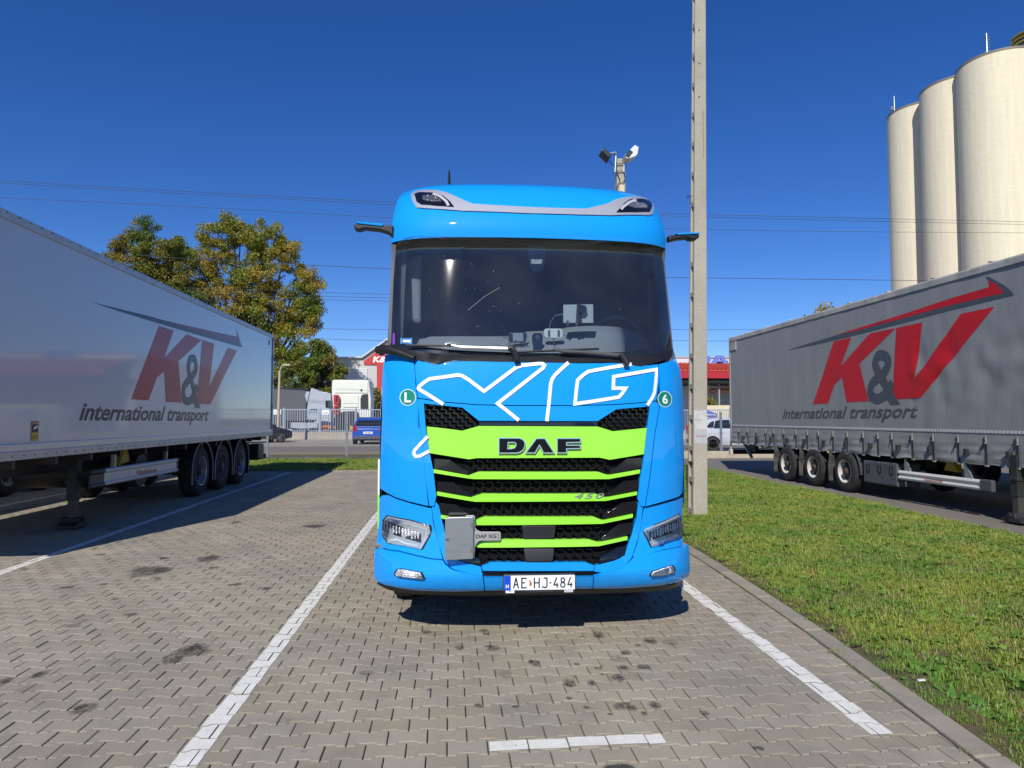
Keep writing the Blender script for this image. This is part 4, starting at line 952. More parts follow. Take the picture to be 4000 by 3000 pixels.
for x in xs:
    c_ = S(x, 2.12); v += [(x, c_ + .05, 2.06), (x, c_ + .15, 2.13), (x, c_ + .42, dz(x) - .10), (x, c_ + .56, dz(x) - .02), (x, c_ + .68, dz(x)), (x, c_ + .74, dz(x) - .10), (x, c_ + .78, 1.6)]
m.add(v, [(7 * i + k, 7 * i + k + 1, 7 * i + k + 8, 7 * i + k + 7) for i in range(24) for k in range(6)]); m.build('dashboard', DASH, TR, smooth=40)
sc0 = onY(1520 / 1.0 * 0 + crop(1340, 640, 2212 / 1440, [(1630, 990)])[0][0], crop(1340, 640, 2212 / 1440, [(1630, 990)])[0][1], 6.2)
m = MB(); ring = [(sc0[0] + .235 * math.cos(a), 6.22 - .10 * math.sin(a), 2.535 - .2 + .21 * math.sin(a)) for a in np.linspace(0, 2 * math.pi, 32, endpoint=False)]; ring.append(ring[0]); m.tube(ring, .017, 8, caps=False)
m.bar((sc0[0] - .2, 6.22, 2.33), (sc0[0] + .2, 6.22, 2.33), .03, .06); m.build('steering_wheel', M('wheel_grey', (.16, .17, .18), .5), TR, smooth=60)
for s_, gx in ((1, .62), (-1, -.62)):
    m = MB(); x0 = XC + gx; m.box(x0 - .26, x0 + .26, 6.35, 6.52, 1.5, 2.45); m.box(x0 - .14, x0 + .14, 6.37, 6.47, 2.47, 2.72); m.box(x0 - .27, x0 + .27, 6.0, 6.5, 1.5, 1.75); m.build('seat', M('seat_cloth', (.035, .037, .045), .9), TR, bevel=.05)
# interior display screens on both pillars (mirror monitors)
for pts, Y in (([(358, 555), (470, 545), (468, 950), (440, 955), (365, 925), (355, 880)], 5.72), ([(1830, 680), (1895, 670), (1915, 690), (1922, 780), (1880, 880), (1845, 895), (1838, 860)], 5.72)):
    P = [(onY(x, y, Y)[0], onY(x, y, Y)[2]) for x, y in V(pts)]; m = MB(); m.prism(P, Y, Y + .05); o = m.build('mirror_monitor', M('monitor_case', (.14, .15, .16), .5), TR, bevel=.012)
    cx = sum(p[0] for p in P) / len(P); cz = sum(p[1] for p in P) / len(P); m = MB(); m.prism([(cx + (x - cx) * .78, cz + (z - cz) * .88) for x, z in P], Y - .004, Y); m.build('monitor_back', M('monitor_grey', (.22, .24, .25), .55), o, bevel=.003)
# camera pod behind the mirror position
P = vp([(1112, 480), (1212, 480), (1212, 600), (1200, 630), (1170, 645), (1140, 640), (1120, 615), (1113, 590)], -.02); m = MB(); m.prism([(p[0], p[2]) for p in P], min(p[1] for p in P) + .02, max(p[1] for p in P) + .05); o = m.build('screen_camera_pod', BLACKG, TR)
P = vp([(1128, 572), (1196, 572), (1194, 598), (1130, 598)], -.006); m = MB(); m.prism([(p[0], p[2]) for p in P], P[0][1] + .004, P[0][1] + .014); m.build('sensor_window', M('sensor_pale', (.45, .47, .46), .3, bump=.8, bs=80), o)
# sun and vignette stickers
P = vp([(345, 1045), (415, 1045), (413, 1082), (343, 1078)], .0055); m = MB(); m.add(P, [(0, 1, 2, 3)]); o = m.build('screen_sticker', M('sticker_blue', (.10, .30, .55), .4), TR, fix=False)
P = vp([(360, 1056), (405, 1056), (404, 1072), (359, 1070)], .0065); m = MB(); m.add(P, [(0, 1, 2, 3)]); m.build('sticker_field', WHITEVINYL, o, fix=False)
P = vp([(298, 1020), (304, 1012), (311, 1020), (312, 1075), (305, 1090), (297, 1080)], .0065); m = MB(); m.add(P, [tuple(range(6))]); m.build('screen_sticker', M('sticker_purple', (.22, .05, .42), .4), TR, fix=False)
# insect splashes and wiped smear on the glass
m = MB(); rd = random.Random(4)
for i in range(46):
    a = rd.uniform(420, 1000) if rd.random() < .7 else rd.uniform(420, 1850); b = rd.uniform(460, 1060); q = on(*V([(a, b)])[0], .0062); r0 = rd.uniform(.001, .0032); k = rd.randint(5, 7)
    m.add([(q[0] + r0 * rd.uniform(.5, 1.5) * math.cos(t), S(q[0], q[2]) - .0062, q[2] + r0 * rd.uniform(.5, 1.9) * math.sin(t)) for t in np.linspace(0, 6.28, k, endpoint=False)], [tuple(range(k))])
q = [hit(x, y, .0062) for x, y in V([(750, 878), (785, 848), (850, 795), (940, 742)])]; v, f = ribbon(q, .0022); m.add([(x, S(x, z) - .0062, z) for x, z in v], f)
o = m.build('insect_marks', M('insect_pale', (.30, .31, .29), .8), TR, fix=False); o['kind'] = 'stuff'

# devices on the dashboard and screen (separate things resting in the cab)
def atV(x, y, Y): return onY(*V([(x, y)])[0], Y)
def slab(pts, Y, th, mat, name, parent, bev=.004):
    P = [atV(x, y, Y) for x, y in pts]; m = MB(); m.prism([(p[0], p[2]) for p in P], Y, Y + th); return m.build(name, mat, parent, bevel=bev)
PALE = M('device_pale', (.42, .48, .47), .5)
t = thing('tablet', 'pale grey tablet seen from behind, hung inside the windscreen by a round black sucker', 'tablet', tuple(atV(1410, 955, 5.50)))
slab([(1322, 845), (1502, 842), (1503, 955), (1322, 955)], 5.50, .012, PALE, 'casing', t); slab([(1404, 838), (1430, 838), (1434, 960), (1398, 960)], 5.485, .014, BLACK, 'holder', t)
q = atV(1438, 873, 5.46); m = MB(); m.lathe([(0, -.01), (.028, -.01), (.036, .0), (.036, .012), (.012, .03)], 20, 'Y', tuple(q)); m.build('sucker', BLACKG, t, smooth=50)
m = MB(); m.tube([atV(1322, 900, 5.52), atV(1270, 912, 5.55), atV(1245, 950, 5.58), atV(1238, 990, 5.6)], .004, 6); m.build('cable', M('cable_grey', (.15, .2, .25), .5), t)
for x0 in (1342, 1397): slab([(x0, 938), (x0 + 12, 938), (x0 + 12, 972), (x0, 972)], 5.484, .02, M('clip_brown', (.09, .075, .06), .6), 'clip', t, .002)
t = thing('toll_transponder', 'small white toll box with two dark pads, right of the dashboard camera', 'toll box', tuple(atV(1263, 1048, 5.50)))
slab([(1206, 1000), (1216, 988), (1310, 988), (1321, 1002), (1320, 1036), (1308, 1047), (1218, 1045), (1207, 1034)], 5.50, .03, M('device_white', (.62, .70, .68), .45), 'casing', t, .006)
for x0 in (1230, 1288): slab([(x0, 998), (x0 + 13, 998), (x0 + 13, 1036), (x0, 1036)], 5.496, .004, GREYP, 'pad', t, 0)
m = MB(); m.bar(atV(1265, 1045, 5.52), atV(1267, 1085, 5.50), .008, .008); m.build('stalk', BLACK, t)
t = thing('toll_transponder', 'dark toll box with a silver face, among cables left of the dashboard camera', 'toll box', tuple(atV(1048, 1070, 5.52)))
slab([(995, 1018), (1010, 1010), (1095, 1012), (1104, 1022), (1100, 1062), (1088, 1072), (1005, 1070), (996, 1060)], 5.52, .03, BLACK, 'casing', t, .006); slab([(1018, 1016), (1080, 1014), (1084, 1066), (1020, 1064)], 5.516, .004, ALU, 'face_plate', t, .001)
t = thing('dash_camera', 'black upright camera with a round lens in the middle of the dashboard', 'camera', tuple(atV(1167, 1120, 5.45)))
slab([(1135, 1030), (1145, 1015), (1190, 1015), (1200, 1030), (1198, 1070), (1192, 1100), (1196, 1160), (1138, 1160), (1142, 1100), (1136, 1070)], 5.46, .03, BLACKG, 'casing', t, .008)
q = atV(1166, 1040, 5.455); m = MB(); m.lathe([(.006, -.004), (.018, -.004), (.02, 0), (.02, .01)], 18, 'Y', tuple(q)); m.build('lens', GREYP, t, smooth=50)
m = MB(); rd = random.Random(9)
for i in range(9):
    x, y = rd.uniform(900, 1120), rd.uniform(1065, 1105); P = []
    for k in range(5): P.append(atV(x, y, 5.50 + .02 * k)); x += rd.uniform(10, 45) * (1 if rd.random() < .8 else -1); y += rd.uniform(-26, 26); y = min(1118, max(1040, y))
    m.tube(smooth_path(P, 4), .0028, 5)
tag(m.build('cables', M('cable_grey2', (.10, .12, .14), .5), smooth=60), 'tangle of thin grey cables lying on the dashboard behind the left wiper', 'cables', kind='stuff')

# --- behind the cab: chassis, wheels, side skirt
m = MB(); m.box(XC - .42, XC - .32, 5.6, 11.2, .75, 1.0); m.box(XC + .32, XC + .42, 5.6, 11.2, .75, 1.0); m.box(XC - .4, XC + .4, 9.2, 9.4, .75, .98); m.build('chassis', DARKMET, TR)
m = MB(); m.box(XC - 1.235, XC - 1.2, 5.62, 7.6, 1.02, 1.3, 0); m.box(XC - 1.235, XC - 1.2, 5.62, 7.6, .75, 1.02, 1); m.build('side_skirt', [WHITEVINYL, GREEN], TR)
# ================================================================ WHEELS
RIMW = M('rim_white', (.52, .50, .46), .45, var=.12, vs=5, dirt=((.10, .07, .045), .6), ds=3)
RIMD = M('rim_dark', (.16, .14, .125), .6, var=.3, dirt=((.05, .03, .02), .5), ds=4)
RIMS = M('rim_silver', (.42, .43, .45), .35, metal=.7, dirt=((.08, .07, .06), .4), ds=4)
HUB = M('hub_rusty', (.055, .045, .04), .6, var=.4, dirt=((.13, .06, .03), .6), ds=8)
def make_wheel_data():
    ty = MB(); ty.lathe([(.29, -.15), (.33, -.165), (.45, -.16), (.502, -.135), (.520, -.10), (.524, 0), (.520, .10), (.502, .135), (.45, .16), (.33, .165), (.29, .15)], 40, 'X', caps=False)
    for k, r_ in enumerate((-.07, -.025, .025, .07)): ty.lathe([(.5262, r_ - .014), (.5262, r_ + .014)], 40, 'X', caps=False)
    rim = MB(); rim.lathe([(.296, .155), (.302, .163), (.290, .160), (.282, .12), (.272, .06), (.262, .035), (.245, .02)], 36, 'X', caps=False)
    hub = MB(); hub.lathe([(.25, .018), (.16, .022), (.145, .03), (.14, .06), (.105, .075), (.10, .12), (.085, .13), (.08, .165), (.03, .17), (0, .17)], 20, 'X', caps=False)
    for k in range(10):
        a = 2 * math.pi * k / 10; hub.lathe([(.018, .02), (.018, .05), (.010, .055), (.010, .085), (0, .085)], 6, 'X', (0, .168 * math.cos(a), .168 * math.sin(a)))
    for k in range(10):
        a = 2 * math.pi * (k + .5) / 10; hub.bar((.03, .19 * math.cos(a), .19 * math.sin(a)), (.03, .25 * math.cos(a), .25 * math.sin(a)), .04, .05)
    return ty, rim, hub
_tw, _rm, _hb = make_wheel_data()
def wheel_obj(parent, loc, side=1, rimmat=None, sc=1.0, first={}):
    """side=+1: outer face towards +X"""
    key = rimmat.name
    if key not in first:
        a = _tw.build('wheel', RUBBER, None, smooth=40); b = _rm.build('rim', rimmat, None, smooth=50); c = _hb.build('hub', HUB, None, smooth=30)
        first[key] = (a.data, b.data, c.data)
        for o in (a, b, c): bpy.data.objects.remove(o)
    d = first[key]; o = bpy.data.objects.new('wheel', d[0]); COL.objects.link(o); o.parent = parent; rl = parent.location
    o.location = Vector(loc) - rl; o.rotation_euler = (random.uniform(0, 6), 0, 0 if side > 0 else math.pi)
    o.scale = (sc, sc, sc)
    if side < 0: o.rotation_euler = (0, 0, math.pi)
    for dd, nm in ((d[1], 'rim'), (d[2], 'hub')):
        c = bpy.data.objects.new(nm, dd); COL.objects.link(c); c.parent = o
    return o
for s_ in (-1, 1):
    wheel_obj(TR, (XC + s_ * 1.02, 6.55, .52), s_, RIMS); wheel_obj(TR, (XC + s_ * .95, 10.2, .52), s_, RIMS)

# ================================================================ LEFT BOX TRAILER
LXs, LX2, LY0, LY1, LZ0, LZ1 = -5.15, -7.68, 7.35, 20.45, 1.16, 4.02
def white_panel_nodes(t, N, L, b):
    tc = N.new('ShaderNodeTexCoord'); pos = tc.outputs['Object']
    c = nmix(N, L, nrange(N, L, nnoise(N, L, pos, .7, 5), .4, .7, 0, .25), (.56, .57, .575), (.50, .505, .505)); L.new(c, b.inputs['Base Color'])
    b.inputs['Roughness'].default_value = .32; b.inputs['Coat Weight'].default_value = .8; b.inputs['Coat Roughness'].default_value = .05; b.inputs['Coat IOR'].default_value = 1.45
    nbump(N, L, b, nnoise(N, L, pos, 1.1, 2), .10, .02)
PANELW = world_noise_mat('trailer_gelcoat', white_panel_nodes)
def gloss(name, col): return M(name, col, .3, coat=.25, spec=.2)
TL = thing('box_trailer', 'glossy white box semi-trailer on the left with a dark red and grey logo', 'trailer', (-6.42, 14, 0))
m = MB(); m.box(LX2, LXs, LY0, LY1, LZ0 + .02, LZ1); m.build('body', PANELW, TL, bevel=.012)
RAIL = M('rail_aluminium', (.44, .45, .46), .4, metal=.45, var=.1, vs=4)
m = MB(); m.box(LXs - .02, LXs + .018, LY0, LY1, LZ1 - .09, LZ1 + .015); m.box(LX2 - .018, LX2 + .02, LY0, LY1, LZ1 - .09, LZ1 + .015); m.build('top_rail', RAIL, TL, bevel=.006)
m = MB(); m.box(LXs - .03, LXs + .022, LY0, LY1, LZ0 + .075, LZ0 + .16); m.build('reflective_rail', M('rail_bright', (.50, .53, .58), .25, metal=.6, bump=.5, bs=200, dist=.003), TL, bevel=.004)
m = MB(); m.box(LXs - .03, LXs + .03, LY0, LY1, LZ0 - .03, LZ0 + .075); m.build('bottom_rail', RAIL, TL, bevel=.006)
m = MB(); 
for k in range(58):
    y = LY0 + .12 + k * .228
    m.lathe([(0, .036), (.009, .036), (.012, .030)], 8, 'X', (LXs, y, LZ0 + .02)); m.lathe([(0, .024), (.008, .024), (.01, .018)], 6, 'X', (LXs, y, LZ1 - .01))
o = m.build('rivets', M('rivet_dark', (.05, .055, .06), .5), TL); o['kind'] = 'stuff'
m = MB(); m.box(LXs - .06, LXs + .022, LY1 - .03, LY1 + .10, LZ0 - .03, LZ1 + .02); m.box(LX2, LXs, LY1 - .02, LY1 + .08, LZ1 - .12, LZ1 + .02); m.box(LX2 - .02, LX2 + .06, LY1 - .03, LY1 + .1, LZ0 - .03, LZ1 + .02); m.build('rear_frame', M('frame_white', (.5, .51, .51), .4), TL, bevel=.01)
m = MB()
for z in (LZ0 + .15, 1.9, 2.6, 3.3, LZ1 - .18): m.box(LXs, LXs + .034, LY1 - .01, LY1 + .03, z, z + .12)
m.box(LXs + .012, LXs + .02, LY1 - .045, LY1 - .035, LZ0, LZ1); m.build('door_hinges', M('hinge_grey', (.2, .21, .22), .4, metal=.6), TL)
P = [onX(x, y, LXs) for x, y in crop(0, 750, 1352 / 1100, [(1289, 712), (1295, 712), (1295, 735), (1289, 735)])]
m = MB(); m.prism([(p[1], p[2]) for p in P], LXs, LXs + .004, 'X'); m.build('small_label', BLACK, TL)
def sideX(loops_px, X, name, mat, parent, lift=.003):
    v, f = curve_mesh([[tuple(onX(x, y, X)[1:]) for x, y in L] for L in loops_px]); m = MB(); m.add([(X + lift, a, b) for a, b in v], f); return m.build(name, mat, parent, fix=False)
def strokeX(px, X, wd, name, mat, parent, lift, closed=False, sm=5):
    P = [tuple(onX(x, y, X)[1:]) for x, y in px]; P = [tuple(p) for p in smooth_path(P, sm)] if sm else P
    v, f = ribbon(P, wd, closed); m = MB(); m.add([(X + lift + .00004 * (i // 2), a, b) for i, (a, b) in enumerate(v)], f); return m.build(name, mat, parent, fix=False)
LC = lambda pts: crop(350, 1150, 1810 / 600, pts)
LRED = gloss('logo_red', (.42, .004, .010)); LGREY = gloss('logo_slate', (.035, .042, .052)); LDK = gloss('logo_charcoal', (.028, .028, .032))
sideX([LC([(818, 372), (990, 425), (878, 752), (1145, 470), (1320, 537), (1045, 790), (1085, 1278), (898, 1266), (878, 905), (790, 985), (693, 1250), (487, 1238)])], LXs, 'logo_letter', LRED, TL)
sideX([LC([(1327, 537), (1467, 577), (1407, 1105), (1628, 628), (1737, 662), (1420, 1298), (1262, 1290), (1283, 1060)])], LXs, 'logo_letter', LRED, TL)
sideX([LC([(15, 90), (700, 255), (925, 318), (1100, 384), (1330, 463), (1560, 525), (1780, 583), (1740, 500), (1727, 400), (1797, 627), (1400, 515), (820, 345), (400, 215)])], LXs, 'logo_arrow', LGREY, TL)
sideX([LC([(925, 318), (1400, 425), (1735, 498), (1780, 582), (1560, 524), (1330, 462), (1100, 383)])], LXs, 'logo_arrow', gloss('logo_purple_red', (.23, .008, .03)), TL, .0036)
strokeX(LC([(1272, 1318), (1215, 1080), (1180, 960), (1163, 860), (1180, 775), (1212, 752), (1245, 780), (1254, 860), (1235, 930), (1160, 1020), (1112, 1090), (1105, 1180), (1122, 1245), (1165, 1262), (1208, 1225), (1240, 1150), (1272, 1085)]), LXs, .155, 'logo_ampersand', LDK, TL, .0045)
sideX([LC([(1090, 1180), (1100, 1278), (1232, 1286), (1243, 1340), (1305, 1343), (1285, 1285), (1262, 1260), (1210, 1255), (1165, 1262), (1120, 1240)])], LXs, 'logo_ampersand', LDK, TL, .0048)
def textX(s, X, p_base0, p_base1, p_top, name, mat, parent, side, lift=.003, bold=.01, shear=.25, asc=1.0, spacing=1.0, desc=0):
    """text on a plane X=const; base from p_base0 to p_base1 (pixels), ascender top at p_top"""
    a = onX(*p_base0, X); b = onX(*p_base1, X); t = onX(*p_top, X)
    v, f = text_mesh(s, bold, shear, spacing); v = np.array(v); w_ = v[:, 0].max(); h = v[:, 1].max()
    dsc = desc * h; L_ = abs(b[1] - a[1]); zt = t[2] - (a[2] + (b[2] - a[2]) * abs((t[1] - a[1]) / (b[1] - a[1])))
    m = MB(); sg = 1 if b[1] > a[1] else -1
    m.add([(X + lift, a[1] + sg * x / w_ * L_, a[2] + (b[2] - a[2]) * x / w_ + (y - dsc) / (h - dsc) * zt) for x, y in v], f); return m.build(name, mat, parent, fix=False)
textX('international transport', LXs, (307.6, 1645), (815, 1646), (328, 1571), 'logo_lettering', LDK, TL, 1, bold=.022, shear=.35, desc=.215)
# blind-spot sticker
STY = M('sticker_yellow', (.60, .46, .03), .4); STR = M('sticker_red', (.42, .05, .03), .4)
q0, q1 = onX(146 / 1.229, 750 + 1195 / 1.229, LXs), onX(185 / 1.229, 750 + 1099 / 1.229, LXs)
def rectX(y0, y1, z0, z1, nm, mat, par, X=LXs, l=.004): m = MB(); m.add([(X + l, y0, z0), (X + l, y1, z0), (X + l, y1, z1), (X + l, y0, z1)], [(0, 1, 2, 3)]); return m.build(nm, mat, par, fix=False)
y0, y1, z0, z1 = q0[1], q1[1], q0[2], q1[2]; h = z1 - z0; wd = y1 - y0
rectX(y0, y1, z0, z1, 'warning_sticker', STR, TL); rectX(y0 + wd * .06, y1 - wd * .06, z0 + h * .03, z1 - h * .12, 'sticker_field', STY, TL, l=.0046); rectX(y0 + wd * .1, y1 - wd * .1, z0 + h * .42, z1 - h * .16, 'sticker_picture', BLACK, TL, l=.005)
m = MB(); m.add([(LXs + .0054, y0 + wd * a, z0 + h * b) for a, b in ((.35, .55), (.85, .66), (.85, .78), (.35, .68))], [(0, 1, 2, 3)]); m.build('sticker_picture', WHITEVINYL, TL, fix=False)
for s, zz in (('ANGLES', .22), ('MORTS', .10)):
    v, f = text_mesh(s, .02, fit=(wd * .76, h * .075)); m = MB(); m.add([(LXs + .0054, y0 + wd * .12 + a, z0 + h * zz + b) for a, b in v], f); m.build('sticker_print', BLACK, TL, fix=False)
v, f = text_mesh('ATTENTION', .02, fit=(wd * .8, h * .05)); m = MB(); m.add([(LXs + .0054, y0 + wd * .1 + a, z1 - h * .085 + b) for a, b in v], f); m.build('sticker_print', WHITEVINYL, TL, fix=False)
AMBER = M('amber_lens', (.55, .16, .03), .3, coat=1); CHOCK = M('chock_yellow', (.48, .36, .02), .5)
def running_gear(root, xo, xi, s, yw, y0, y1, zr, rims, sc=1.0):
    """chassis, axles and wheels; xo outer face, xi far face, s = side that faces the camera"""
    m = MB(); cx = (xo + xi) / 2
    for x in (cx - .48, cx + .48): m.box(x - .06, x + .06, y0 + 1.2, y1 - .1, zr - .33, zr - .03)
    for k in range(int((y1 - y0) / .9)): m.box(xi + .05, xo - .05, y0 + .5 + k * .9, y0 + .56 + k * .9, zr - .14, zr - .03) if xi < xo else m.box(xo + .05, xi - .05, y0 + .5 + k * .9, y0 + .56 + k * .9, zr - .14, zr - .03)
    for y in yw: m.tube([(xo - s * .3, y, .52), (xi + s * .3, y, .52)], .07, 10); m.box(cx - .6, cx - .36, y - .45, y + .2, .55, .85); m.box(cx + .36, cx + .6, y - .45, y + .2, .55, .85)
    m.build('chassis', DARKMET, root)
    for y, rm in zip(yw, rims):
        wheel_obj(root, (xo - s * .22, y, .525 * sc), s, rm, sc); wheel_obj(root, (xi + s * .22, y, .525 * sc), -s, rm, sc)
LWY = [15.1, 16.45, 17.8]
running_gear(TL, LXs, LX2, 1, LWY, LY0, LY1, LZ0, [RIMS, RIMD, RIMS])
def guard_arc(y, z, r, x0, x1, a0, a1, n=14, t=.012):
    v = []; 
    for i in range(n + 1):
        a = R_(a0 + (a1 - a0) * i / n)
        for rr, x in ((r, x0), (r, x1), (r + t, x1), (r + t, x0)): v.append((x, y + rr * math.cos(a), z + rr * math.sin(a)))
    f = [(4 * i + k, 4 * i + (k + 1) % 4, 4 * (i + 1) + (k + 1) % 4, 4 * (i + 1) + k) for i in range(n) for k in range(4)] + [(0, 1, 2, 3), (4 * n + 3, 4 * n + 2, 4 * n + 1, 4 * n)]
    return v, f
for y in LWY:
    v, f = guard_arc(y, .53, .60, LXs - .42, LXs - .04, -5, 185); m = MB(); m.add(v, f); mg = m.build('mudguard', BLACK, TL, smooth=40)
    P = [(LXs - .035, y + .605 * math.cos(R_(a)), .53 + .605 * math.sin(R_(a))) for a in range(-5, 186, 10)]; P = [(P[0][0], P[0][1], .28)] + P + [(P[0][0], P[-1][1], .28)]; m = MB(); m.tube(P, .013, 6); m.build('guard_edge', M('edge_grey', (.26, .27, .28), .4), mg, smooth=60)
m = MB(); m.box(LXs - .42, LXs - .05, LWY[2] + .62, LWY[2] + .64, .22, 1.0); m.build('mudflap', BLACK, TL)
# side guard
def L3(pts): return crop(300, 1700, 2212 / 800, pts)
gy0 = onX(*L3([(305, 450)])[0], LXs - .03)[1]; gy1 = onX(*L3([(1085, 350)])[0], LXs - .03)[1]
gz0 = onX(*L3([(300, 552)])[0], LXs - .03)[2]; gz1 = onX(*L3([(308, 358)])[0], LXs - .03)[2]
GRD = M('guard_aluminium', (.50, .51, .51), .4, metal=.25, var=.06)
def guard_profile(z0, z1, x, s):
    h = z1 - z0; pr = [(0, z0), (.03, z0 + .01), (.045, z0 + h * .10), (.045, z0 + h * .20), (.022, z0 + h * .27), (.022, z0 + h * .73), (.045, z0 + h * .80), (.045, z0 + h * .90), (.03, z1 - .01), (0, z1)]
    return [(x + s * (a - .045), z) for a, z in pr]
m = MB(); m.prism(guard_profile(gz0, gz1, LXs - .02, 1), gy0, gy1); sg = m.build('side_guard', GRD, TL, bevel=.003)
m = MB(); m.prism(guard_profile(gz0 - .01, gz1 + .01, LXs - .015, 1), gy0 - .42, gy0); m.build('guard_cap', BLACK, sg, bevel=.008)
m = MB(); m.prism(guard_profile(gz0 - .01, gz1 + .01, LXs - .015, 1), gy1, gy1 + .07); m.build('guard_cap', BLACK, sg, bevel=.008)
textX('Kässbohrer', LXs - .045, L3([(642, 430)])[0], L3([(868, 400)])[0], L3([(650, 375)])[0], 'guard_lettering', M('guard_red', (.36, .02, .02), .4), sg, 1, lift=.0035, bold=.03, shear=.2, desc=.02)
for px in ((405, 250), (965, 195)):
    p = onX(*L3([px])[0], LXs - .08); m = MB(); m.box(LXs - .12, LXs - .06, p[1] - .02, p[1] + .02, gz1 - .02, LZ0 - .1); m.build('guard_bracket', M('bracket_zinc', (.35, .36, .37), .4, metal=.7), TL)
# wheel chocks, marker lamps, spare wheel and tank under the floor
p = onX(*L3([(490, 290)])[0], LXs - .35); m = MB(); m.prism([(p[1] - .22, p[2] - .05), (p[1] + .16, p[2] + .0), (p[1] + .05, p[2] + .34)], LXs - .45, LXs - .30, 'X'); m.build('wheel_chock', CHOCK, TL, bevel=.01)
for px in ((782, 122), (1400, 68)):
    p = onX(*L3([px])[0], LXs - .03); m = MB(); m.box(LXs - .06, LXs - .02, p[1] - .05, p[1] + .05, p[2] - .025, p[2] + .025); m.build('marker_lamp', AMBER, TL, bevel=.01)
p = onX(940 / 4.148, 1700 + 308 / 4.148, LXs - .03); m = MB(); m.box(LXs - .06, LXs - .02, p[1] - .05, p[1] + .05, p[2] - .025, p[2] + .025); m.build('marker_lamp', AMBER, TL, bevel=.01)
m = MB(); m.lathe([(.0, -1.0), (.28, -1.0), (.3, -.97), (.3, .97), (.28, 1.0), (0, 1.0)], 20, 'X', (-6.4, 12.7, .72)); m.build('air_tank', DARKMET, TL, smooth=40)
# landing legs and rear underrun bar
def landing(root, x, y, s, zt):
    m = MB(); m.box(x - .07, x + .07, y - .07, y + .07, .42, zt); m.box(x - .09, x + .09, y - .09, y + .09, .66, .72); o = m.build('landing_leg', DARKMET, root, bevel=.006)
    m = MB(); m.box(x - .055, x + .055, y - .055, y + .055, .12, .45); m.build('inner_leg', M('leg_worn', (.07, .065, .06), .5, metal=.3), o)
    m = MB(); m.prism([(y - .20, .03), (y + .20, .03), (y + .20, .06), (y + .09, .10), (y + .06, .17), (y - .06, .17), (y - .09, .10), (y - .20, .06)], x - .14, x + .14, 'X'); m.tube([(x - .17, y, .13), (x + .17, y, .13)], .035, 8); m.build('foot', DARKMET, o, bevel=.006)
landing(TL, LXs - .42, 10.85, 1, LZ0 - .1); landing(TL, LX2 + .42, 10.85, -1, LZ0 - .1)
m = MB(); m.box(LX2 + .5, LXs - .5, 10.8, 10.9, .75, .85); m.build('leg_crossbar', DARKMET, TL)
m = MB(); m.box(LX2 + .1, LXs - .1, LY1 - .25, LY1 - .12, .50, .62); m.box(LXs - .9, LXs - .8, LY1 - .25, LY1 - .15, .6, 1.15); m.box(LX2 + .8, LX2 + .9, LY1 - .25, LY1 - .15, .6, 1.15); m.build('underrun_bar', DARKMET, TL)
m = MB(); m.box(LXs - .42, LXs - .1, LY1 - .9, LY1 - .35, .48, .92); m.build('pallet_box', BLACK, TL, bevel=.04)
# a second, unlettered trailer one bay further left: copied chassis, wheels and body
def copy_trailer():
    r = TL.copy(); COL.objects.link(r); r.location = (-10.35, 14.2, 0)
    for ch in TL.children:
        if ch.name.split('.')[0] in ('body', 'bottom_rail', 'chassis', 'wheel', 'top_rail', 'side_guard', 'landing_leg', 'rear_frame'):
            c = ch.copy(); COL.objects.link(c); c.parent = r
            for g_ in ch.children:
                if 'lettering' in g_.name: continue
                d = g_.copy(); COL.objects.link(d); d.parent = c
    tag(r, 'second trailer hidden behind the white box trailer, only its wheels showing underneath', 'trailer'); return r
copy_trailer()

# ================================================================ RIGHT CURTAIN-SIDE TRAILER
RX, RX2, RY0, RY1, RZ0, RZ1 = 8.74, 11.27, 6.9, 21.0, .86, 4.16
TRR = thing('curtain_trailer', 'dark grey curtain-side semi-trailer on the right with a large red logo', 'trailer', (10, 14, 0))
def curtain_nodes(t, N, L, b):
    tc = N.new('ShaderNodeTexCoord'); pos = tc.outputs['Object']; mp = N.new('ShaderNodeMapping'); mp.inputs['Scale'].default_value = (1, 1.6, .25); L.new(pos, mp.inputs[0])
    c = nmix(N, L, nrange(N, L, nnoise(N, L, mp.outputs[0], 1.5, 6, .65), .35, .7, 0, 1), (.25, .249, .246), (.285, .283, .276))
    c = nmix(N, L, nrange(N, L, nnoise(N, L, mp.outputs[0], 9, 5, .7), .55, .75, 0, .35), c, (.17, .17, .168))
    sp = N.new('ShaderNodeSeparateXYZ'); L.new(pos, sp.inputs[0]); sw_ = nmath(N, L, 'FRACT', nmath(N, L, 'MULTIPLY', sp.outputs[1], 1.62))
    c = nmix(N, L, nrange(N, L, sw_, 0, .035, .22, 0), c, (.12, .125, .13))
    L.new(c, b.inputs['Base Color']); b.inputs['Roughness'].default_value = .42; b.inputs['Specular IOR Level'].default_value = .45
    mp2 = N.new('ShaderNodeMapping'); mp2.inputs['Scale'].default_value = (1, 2.2, .5); L.new(pos, mp2.inputs[0])
    nbump(N, L, b, nmath(N, L, 'ADD', nnoise(N, L, mp2.outputs[0], .9, 3), nmath(N, L, 'MULTIPLY', nnoise(N, L, pos, 6, 3), .12)), .32, .05)
CURT = world_noise_mat('curtain_tarpaulin', curtain_nodes)
R4 = lambda pts: crop(2600, 950, 1936 / 1400, pts)
STX = [398, 445, 492, 543, 588, 640, 707, 770, 830, 908, 985, 1070, 1150, 1225, 1335, 1450, 1585, 1735, 1905]
STY_ = [float(onX(*R4([(x, 1012)])[0], RX)[1]) for x in STX]
STY_ += [STY_[-1] - .62 * (k + 1) for k in range(4)]
